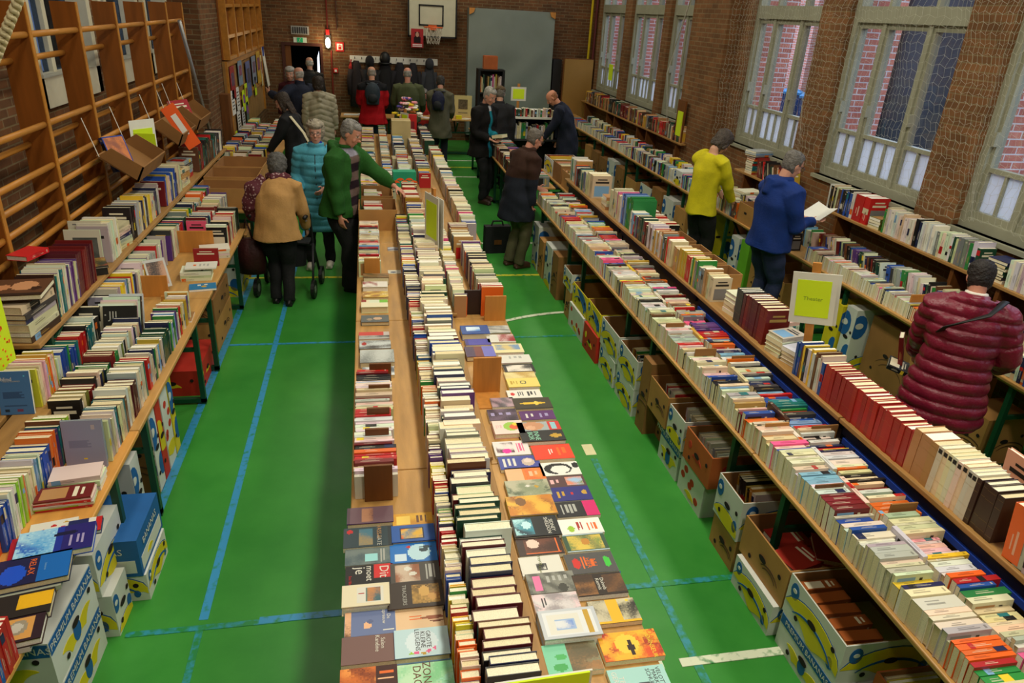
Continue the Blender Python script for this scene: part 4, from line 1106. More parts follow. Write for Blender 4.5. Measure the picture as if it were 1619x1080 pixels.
row('far end of the raised two-row plank', 2.53, 8.2, 8.75, zr, 'stand', -1, (.02, .035), (.2, .25), (.15, .18), P_MIX, .03, seed=22)
row('far end of the raised two-row plank', 2.55, 8.76, 9.05, zr, 'stand', -1, (.02, .035), (.24, .3), (.2, .22), pal('green:2, white:2, purple:1, tan:1'), .03, seed=23)
# behind the plank
book((3.0, 1.86, .84), (1, 0, .12), (0, 1, 0), (-.12, 0, 1), .02, .26, .32, 'white', 'white picture book leaning behind the brown volumes', desc='white picture book leaning behind the brown volume set', hard=True)
book((3.0, 2.16, .84), (1, 0, .12), (0, 1, 0), (-.12, 0, 1), .02, .24, .3, 'peach', 'x', desc='cream picture book leaning behind the white volume set', hard=True)
row('pocket books standing behind the raised plank', 2.86, 2.5, 3.4, T, 'stand', -1, (.012, .025), (.17, .2), (.11, .13), P_MIX, seed=24)
row('pocket books standing behind the raised plank', 2.86, 6.6, 7.5, T, 'stand', -1, (.03, .04), (.25, .28), (.17, .2), pal('dark red:3, red:1, black:1'), seed=25)

# middle tables: tall row on the raised plank, spines left
for i, (a, b) in enumerate(((1.57, 3.06), (3.06, 4.98), (4.98, 6.4))):
    row('tall row, %s raised middle plank' % ORDW[i], (.305, .325, .362)[i], a, b, .81, 'stand', -1, (.026, .056), (.175, .225), (.15, .19), pal('black:2, navy:2, dark green:1.4, maroon:1, blue:1, cream:3, white:4, grey:1.5, brown:1, purple:1, charcoal:1.5, ivory:3'), .04, .03, seed=61 + i, hard=True if i == 0 else None)
row('tall row on the fourth raised middle plank', .365, 6.42, 7.6, .81, 'stand', -1, (.018, .036), (.17, .22), (.14, .18), P_MIX, .03, .02, seed=66)
row('far tall row on the raised middle planks', .365, 7.7, 8.6, .81, 'stand', -1, (.02, .036), (.18, .22), (.14, .17), P_OLD, .03, .02, seed=67)
row('far tall row on the raised middle planks', .365, 9.2, 12.4, .81, 'stand', -1, (.018, .034), (.17, .21), (.13, .16), P_MIX, .03, .02, seed=68)
# narrow pocket-book row
for i, (a, b) in enumerate(((1.45, 3.06), (3.06, 4.98), (4.98, 7.3))):
    row('narrow row, %s middle table' % ORDW[i], (.238, .25, .245)[i], a, b, T, 'stand', -1, (.012, .03), (.165, .19), ((.058, .064), (.078, .086), (.1, .11))[i], pal('cream:3, red:1.4, dark red:1, teal:.7, green:1, blue:1.2, navy:1, black:1.5, white:2, yellow:.8, orange:.6, purple:.5, brown:1.2'), .05, .012, seed=71 + i)
row('pocket-book row on the far middle tables', .17, 8.5, 13.3, T, 'stand', -1, (.014, .03), (.165, .2), (.1, .13), P_MIX, .03, seed=75)
# left edge rows, spines up
row('spine-up row by the brown bookends', -.115, 2.84, 3.9, T, 'up', -1, (.014, .03), (.185, .205), (.12, .15), pal('cream:2, red:2, dark red:2, white:2, orange:1, light blue:1, yellow:.6, black:1, pale grey:1'), seed=81)
row('outer edge row of the third middle table', -.115, 5.93, 7.25, T, 'up', -1, (.014, .035), (.17, .19), (.12, .15), P_PALE, seed=82)
row('far outer edge row of the middle tables', -.11, 8.5, 13.4, T, 'up', -1, (.016, .034), (.17, .2), (.12, .16), P_PALE, seed=83)
# right half, standing rows further off
row('cream-topped row at the aisle edge of the third middle table', .8, 5.02, 6.3, T, 'stand', -1, (.018, .034), (.2, .24), (.15, .17), pal('white:4, cream:4, orange:1, purple:1, red:1, charcoal:1'), .02, seed=91)
row('aisle edge row of the fourth middle table', .74, 6.35, 6.9, T, 'stand', -1, (.02, .04), (.2, .24), (.16, .18), P_OLD, .02, seed=92)
row('aisle edge row of the fifth middle table', .9, 7.0, 11.3, T, 'stand', -1, (.018, .04), (.17, .21), (.14, .16), P_PALE, .02, seed=93)
row('inner row on the far aisle half of the middle tables', .62, 9.3, 13.3, T, 'stand', -1, (.02, .04), (.19, .23), (.13, .17), P_MIX, .02, seed=94)
row('inner row on the third middle table beside the dark bookend', .6, 5.0, 6.8, T, 'stand', -1, (.014, .03), (.15, .18), (.09, .11), P_PALE, .02, seed=95)
row('far aisle edge row of the middle tables', .86, 11.6, 13.2, T, 'stand', -1, (.02, .04), (.19, .23), (.13, .17), P_DARK, .02, seed=96)

# far tables beyond the brown jacket
for i, (a, b) in enumerate(((9.45, 11.3), (11.35, 13.2))):
    row('aisle row of the far tables', 1.97, a, b, T, 'stand', -1, (.02, .04), (.16, .22), (.14, .17), P_OLD, .02, seed=101 + i)
    row('back row of the far tables', 2.2, a, b, T, 'up', -1, (.016, .03), (.17, .2), (.12, .14), P_MIX, seed=105 + i)

# window tables
for i, (a, b) in enumerate(((2.3, 3.1), (3.96, 5.85), (6.6, 7.4), (7.85, 9.5), (9.85, 11.7), (11.7, 15.5))):
    w = ['maroon-jacket end of the window tables', 'window table right of the lime sign', 'window table beside the blue hoodie', 'window table behind the yellow sweater', 'window table below the brick pier', 'far window tables'][i]
    row('front row of the ' + w, 4.325, a, b, T, 'up' if i in (1, 5) else 'stand', -1, (.012, .03), (.17, .2), (.115, .14), P_PALE if i < 3 else P_MIX, .0 if i in (1, 5) else .04, seed=111 + i)
    if i in (0, 1): continue
    row('back row of the ' + w, 4.58, a, b - .2, T, 'stand', -1, (.014, .03), (.17, .22), (.12, .15), P_MIX, .1, seed=121 + i, gap=.02)
row('magazine box row by the tan carton on the window table', 4.33, 6.95, 7.42, T, 'stand', -1, (.006, .012), (.27, .3), (.2, .21), pal('white:3, pale grey:2, light blue:1'), .08, seed=131)
row('front row of the window table before the blue hoodie', 4.325, 5.87, 6.3, T, 'up', -1, (.012, .03), (.17, .2), (.115, .14), P_PALE, seed=241)
row('leaning row of the window table beside the blue hoodie', 4.6, 5.5, 6.5, T, 'stand', -1, (.016, .03), (.2, .24), (.14, .16), P_DARK, .25, seed=242)
row('leaning row under the window shelf plank', 4.62, 3.98, 5.45, T, 'stand', -1, (.014, .03), (.2, .25), (.14, .17), P_MIX, .2, seed=243)
row('front row of the window table behind the maroon jacket', 4.325, 3.12, 3.93, T, 'stand', -1, (.014, .03), (.18, .22), (.12, .15), P_PALE, .08, seed=244)
row('back row of the window table behind the maroon jacket', 4.6, 2.3, 3.9, T, 'stand', -1, (.014, .03), (.2, .24), (.14, .16), P_MIX, .15, seed=245)
# window shelves
zs = 1.1
row('near end of the window shelf behind the maroon jacket', 4.99, 2.7, 3.6, zs, 'stand', -1, (.02, .04), (.2, .25), (.14, .18), P_MIX, .06, seed=141)
row('window shelf above the maroon jacket', 4.99, 3.62, 4.6, zs, 'stand', -1, (.02, .036), (.21, .25), (.15, .18), pal('white:3, cream:2, black:2, green:1.5, red:1.3, navy:1, pale grey:1.5'), .06, seed=142)
stack('lying pile on the window shelf', 5.1, 4.76, zs, 0.05, 7, (.02, .03), .2, .2, P_MIX, 143)
row('window shelf under the large window', 4.99, 4.92, 6.15, zs, 'stand', -1, (.02, .038), (.21, .26), (.15, .18), pal('white:6, cream:3, red:.5, yellow:.6, green:1, navy:1.5, black:2, dark green:1, grey:1'), .06, seed=145)
stack('green pile on the window shelf', 5.1, 6.3, zs, .1, 4, (.022, .03), .22, .16, pal('olive green:3, cream:1'), 145)
row('red album on the window shelf', 4.99, 6.42, 6.52, zs, 'stand', -1, (.09, .1), (.27, .28), (.22, .23), pal('red:1'), 0, seed=146, hard=True)
row('window shelf at the reading person', 4.99, 6.55, 7.1, zs, 'stand', -1, (.02, .045), (.22, .3), (.17, .2), pal('cream:3, brown:1, black:2, blue:2, white:1, dark red:1'), .04, seed=147)
row('leaning row on the window shelf behind the blue hoodie', 4.99, 7.95, 8.7, zs, 'stand', -1, (.018, .034), (.2, .25), (.14, .17), P_OLD, .3, seed=148)
stack('striped pile on the window shelf', 5.1, 8.95, zs, .1, 8, (.022, .034), .24, .18, pal('orange:1, mustard:1, teal:1, brick red:1'), 149)
stack('turquoise and grey pile crowning the window shelf', 5.1, 8.95, zs + .235, .2, 3, (.016, .026), .3, .22, pal('light blue:1, pale grey:1, teal:1'), 150)
for i, (a, b) in enumerate(((11.3, 12.9), (12.95, 14.9), (14.95, 16.9))):
    row('%s part of the far window shelf' % ['near', 'middle', 'far'][i], 4.99, a, b, zs, 'stand', -1, (.022, .05), (.19, .27), (.15, .2), P_OLD, .04, seed=151 + i, gap=.02)
stack('white and blue pile on the window table under the shelf', 4.72, 8.35, T, .1, 9, (.02, .035), .3, .22, pal('white:3, pale grey:2, blue:1, charcoal:1'), 156)
# below the window tables
row('books in the tan carton with blue liner', 4.38, 6.58, 7.2, .1, 'stand', -1, (.02, .03), (.2, .24), (.2, .3), P_DARK, .1, seed=157)

# left wall
zl = 1.07
L1 = 'near wall-bar plank'
stack('pile of big art books topped by a brown portrait', -2.0, 4.24, zl, PI / 2 - .12, 6, (.028, .045), .34, .28, pal('cream:3, pale grey:1, dark brown:1, charcoal:1, blue:1'), 161, True)
row('slim row beside the art book pile on wall-bar plank', -1.86, 4.42, 4.78, zl, 'stand', 1, (.006, .014), (.24, .28), (.2, .22), pal('dark brown:2, cream:2, white:2, teal:1, purple:1, grey:1'), .16, seed=162)
row('dark red slim set on the wall-bar plank', -1.86, 4.78, 5.1, zl, 'stand', 1, (.012, .018), (.25, .28), (.2, .23), pal('dark red:3, maroon:3, black:1'), .18, seed=163, hard=True)
stack('flat art book with colourful cover on wall-bar plank', -1.98, 5.26, zl, .5, 1, (.05, .052), .24, .22, pal('black:1'), 164, True)
row('tall white books on the wall-bar plank', -1.87, 5.48, 5.72, zl, 'stand', 1, (.018, .03), (.26, .3), (.2, .24), pal('white:2, blue:2, ivory:2, pale grey:1'), .05, seed=165, hard=True)
stack('mixed pile on the wall-bar plank behind the white books', -1.98, 5.86, zl, 1.4, 7, (.02, .03), .26, .2, pal('cream:3, pale grey:2, red:1, navy:1'), 166)
row('grey row on the middle wall-bar plank', -1.87, 6.02, 6.9, zl, 'stand', 1, (.018, .032), (.22, .27), (.17, .21), pal('pale grey:3, navy:2, black:2, yellow:1, cream:2, white:1, mustard:1'), .12, seed=167)
row('blue and red row on the middle wall-bar plank', -1.87, 7.1, 7.75, zl, 'stand', 1, (.02, .034), (.22, .28), (.17, .21), pal('navy:2, red:1.5, dark red:1, cream:2, maroon:1, blue:1, mustard:1'), .12, seed=168)
stack('cream pile on the far wall-bar plank', -1.98, 8.0, zl, 1.5, 6, (.026, .036), .28, .21, pal('cream:4, ivory:2, tan:1'), 169)
stack('red box set pile on the far wall-bar plank', -2.02, 8.4, zl, 1.5, 5, (.03, .045), .26, .2, pal('red:2, black:1, charcoal:1, pale grey:1'), 170)
row('green and red row on the far wall-bar plank', -1.87, 8.65, 9.6, zl, 'stand', 1, (.02, .034), (.22, .3), (.17, .21), pal('dark green:3, red:2, dark red:2, black:1, teal:1, brown:1'), .15, seed=171)
row('black and white row at the end of the wall-bar plank', -1.87, 9.62, 10.1, zl, 'stand', 1, (.02, .034), (.22, .25), (.17, .2), pal('black:2, white:1, charcoal:2'), .25, seed=172)
# on and under the bench
row('coloured row on the slatted bench', -1.66, 3.54, 3.76, .95, 'stand', 1, (.012, .022), (.19, .22), (.14, .15), pal('mustard:2, orange:1, pale pink:1, maroon:1, yellow:1, cream:1'), .1, seed=173)
book((-1.675, 3.48, .95), (.0, -.98, .18), (-1, 0, 0), (0, .18, .98), .014, .15, .225, 'light blue', 'bench', rgb=lin((70, 118, 170)), desc='blue book standing upright at the front of the slatted bench', key=0,
     art=[('bg', lin((70, 118, 170))), ('lines', .15, .8, .2, .62, lin((50, 86, 130)), 12), ('rect', .12, .26, .06, .13, lin((30, 50, 70))), ('rect', .48, .7, .07, .11, lin((120, 60, 90))), ('rect', .82, .88, .86, .9, lin((90, 190, 220)))], titles=[('blind', .3, .82, .026, 'white'), ('vertrouwen', .45, .775, .016, 'pale grey')], hard=False, art_face=1)
row('near row under the slatted bench', -1.52, 1.9, 2.62, T, 'stand', 1, (.012, .026), (.17, .22), (.12, .15), pal('teal:2, navy:1, white:1, cream:2, purple:1, orange:1, red:1, light blue:1'), .12, seed=174)
row('coloured row under the slatted bench', -1.5, 2.64, 3.4, T, 'stand', 1, (.012, .026), (.19, .23), (.13, .16), pal('white:2, orange:1, purple:1, lime green:1, yellow:1, blue:1.5, teal:1, light blue:1, cream:2, brown:1'), .14, seed=175)
row('front row on the wall-bar table past the bench', -1.29, 3.28, 3.95, T, 'stand', 1, (.016, .034), (.19, .22), (.14, .16), pal('cream:3, maroon:1.5, white:1, brown:1, pale grey:2, dark brown:1, teal:.6'), .09, seed=176)
row('front row on the second wall-bar table', -1.29, 4.02, 5.1, T, 'stand', 1, (.014, .03), (.17, .21), (.12, .16), pal('cream:3, white:2, navy:1, purple:1, green:1, red:1, dark green:1, mustard:1, light blue:1'), .1, seed=177, gap=.01)
row('second row on the wall-bar table past the bench', -1.48, 3.5, 4.6, T, 'stand', 1, (.016, .032), (.19, .23), (.14, .17), pal('cream:3, dark red:1, mustard:1, green:1, dark green:1, navy:1, white:2, black:1, olive green:1'), .08, seed=178)
row('back row under the near wall-bar plank', -1.74, 3.7, 4.7, T, 'stand', 1, (.016, .03), (.2, .26), (.16, .2), pal('navy:1, green:1, black:2, red:1, white:2, blue:2, teal:1'), .12, seed=179)
row('leaning black and white albums on the wall-bar table', -1.55, 4.64, 4.9, T, 'stand', 1, (.02, .034), (.24, .28), (.2, .22), pal('white:3, cream:1, black:2'), .35, seed=180, hard=True)
row('back row under the wall-bar plank by the green leg', -1.72, 4.95, 6.3, T, 'stand', 1, (.016, .03), (.21, .26), (.17, .2), pal('white:3, pale grey:2, teal:1, purple:1, yellow:1, red:1, navy:1.5, light blue:1'), .14, seed=181)
row('back row under the middle wall-bar plank', -1.7, 6.4, 8.2, T, 'stand', 1, (.02, .034), (.2, .27), (.16, .2), P_MIX, .1, seed=182)
row('front row at the far end of the wall-bar tables', -1.3, 6.75, 7.4, T, 'stand', 1, (.02, .034), (.19, .23), (.15, .18), pal('black:2, cream:3, white:2, red:1, orange:1'), .06, seed=183)
row('middle row at the far end of the wall-bar tables', -1.5, 6.9, 8.0, T, 'stand', 1, (.02, .034), (.2, .25), (.15, .18), P_MIX, .06, seed=184)
stack('white pile at the far corner of the wall-bar tables', -1.38, 6.55, T, .2, 4, (.016, .026), .25, .19, pal('white:3, light blue:1, dark red:1'), 185)
stack('pale pile on the wall-bar table beside the brown bookend', -1.42, 5.98, T, .1, 3, (.02, .03), .24, .19, pal('white:2, cream:2'), 186)
for i, (x, a, b) in enumerate(((-1.42, 10.2, 12.0), (-1.62, 10.2, 13.2), (-1.84, 10.3, 13.6), (-1.42, 12.3, 13.6))):
    row('rows on the table before the pin board', x, a, b, T, 'stand', 1, (.02, .034), (.17, .22), (.14, .17), P_MIX, .04, seed=187 + i)
# in the open cartons under the right tables
row('books inside the open carton at the bottom edge', 2.16, 1.47, 1.85, .14, 'stand', -1, (.014, .03), (.17, .2), (.2, .26), pal('white:3, cream:2, yellow:1, red:1, charcoal:1'), .15, seed=191)
stack('red-brown book in the large brown carton', 2.15, 2.6, .36, .3, 1, (.03, .035), .22, .17, pal('brick red:1'), 192, True)
stack('red-brown books in the large brown carton', 2.34, 2.62, .34, 1.1, 2, (.03, .035), .22, .17, pal('brick red:1'), 193, True)
stack('red-brown books in the large brown carton', 2.2, 2.78, .33, .1, 1, (.03, .035), .22, .17, pal('brick red:1'), 194, True)
for k in range(5):
    stack('orange-brown volumes lying in the yellow banana box', 2.13 + .0 * k, 2.05 + .08 * k, .34, .0, 1, (.075, .08), .2, .06, pal('tan:1'), 195 + k, True)
    BOOKS[-1]['col'] = lin((150, 78, 34))
row('books packed in the open yellow and blue box', 2.1, 2.97, 3.19, .3, 'stand', -1, (.016, .03), (.15, .19), (.2, .28), pal('white:2, black:2, mustard:1, lilac:1, cream:1, yellow:1'), .2, seed=201)
row('pale books in the orange-brown carton', 2.08, 3.4, 3.7, .3, 'stand', -1, (.012, .02), (.14, .17), (.2, .26), pal('white:3, cream:2, pale grey:1'), .15, seed=202)
row('pale books in the white and blue box', 2.12, 3.81, 4.02, .3, 'stand', -1, (.012, .02), (.14, .17), (.2, .26), pal('white:3, cream:2, red:1'), .15, seed=203)
row('books in the lettered brown carton', 2.12, 4.12, 4.38, .3, 'stand', -1, (.012, .02), (.13, .16), (.2, .26), pal('white:3, red:2, pale pink:1'), .15, seed=204)
row('books in the upper white box by the second leg', 2.1, 4.75, 5.08, .28, 'stand', -1, (.014, .024), (.13, .16), (.2, .26), P_MIX, .15, seed=205)
row('open yellow box at the right frame edge', 4.4, 2.8, 3.1, .05, 'stand', -1, (.02, .03), (.2, .25), (.2, .26), P_DARK, .1, seed=206)
for k, (a, b, x, z) in enumerate(((7.4, 7.78, -.1, T + .01), (7.95, 8.35, -.1, T + .01))):
    row('books in the cartons beside the green jacket', x + .03, a, b, z, 'stand', -1, (.02, .03), (.17, .2), (.14, .2), pal('cream:2, white:2, red:1, dark green:1, lime green:1'), .05, seed=207 + k)
for k, (a, b) in enumerate(((9.18, 9.52), (9.65, 10.02), (10.15, 10.57))):
    row('old books in the cartons past the raised plank', 2.62, a, b, T + .01, 'stand', -1, (.02, .04), (.17, .22), (.3, .36), P_OLD, .06, seed=231 + k)
row('end row of the raised plank before the old cartons', 2.6, 8.8, 9.12, T, 'stand', -1, (.02, .04), (.22, .28), (.2, .3), P_OLD, .05, seed=236)
# ------------------------------------------------------------------ books lying face up
def flat(x, y, H, Wb, t, cname, desc, art=(), titles=(), z=T, rgb=None, rot=0.0, hard=False):
    c, s = math.cos(rot), math.sin(rot)
    Hd, Wd = V((c, s, 0)), V((s, -c, 0))          # head to the right, reading towards the camera
    o = V((x, y, z + t / 2)) - Hd * (H / 2) - Wd * (Wb / 2)
    book(o, (0, 0, 1), Wd, Hd, t, Wb, H, cname, 'flat', RB, hard, rgb=rgb, desc=desc, art=list(art), titles=titles, key=y, art_face=1)

def bg(c): return ('bg', CL[c] if isinstance(c, str) else lin(c))
def rc(u0, u1, v0, v1, c): return ('rect', u0, u1, v0, v1, CL[c] if isinstance(c, str) else lin(c))
def bl(u, v, ru, rv, c): return ('blob', u, v, ru, rv, CL[c] if isinstance(c, str) else lin(c))
def ln(u0, u1, v0, v1, c, n=4): return ('lines', u0, u1, v0, v1, CL[c] if isinstance(c, str) else lin(c), n)
def nz(u0, u1, v0, v1, a, b_, f=5, c=None): return ('noise', u0, u1, v0, v1, CL[a] if isinstance(a, str) else lin(a), CL[b_] if isinstance(b_, str) else lin(b_), f, None if c is None else (CL[c] if isinstance(c, str) else lin(c)))

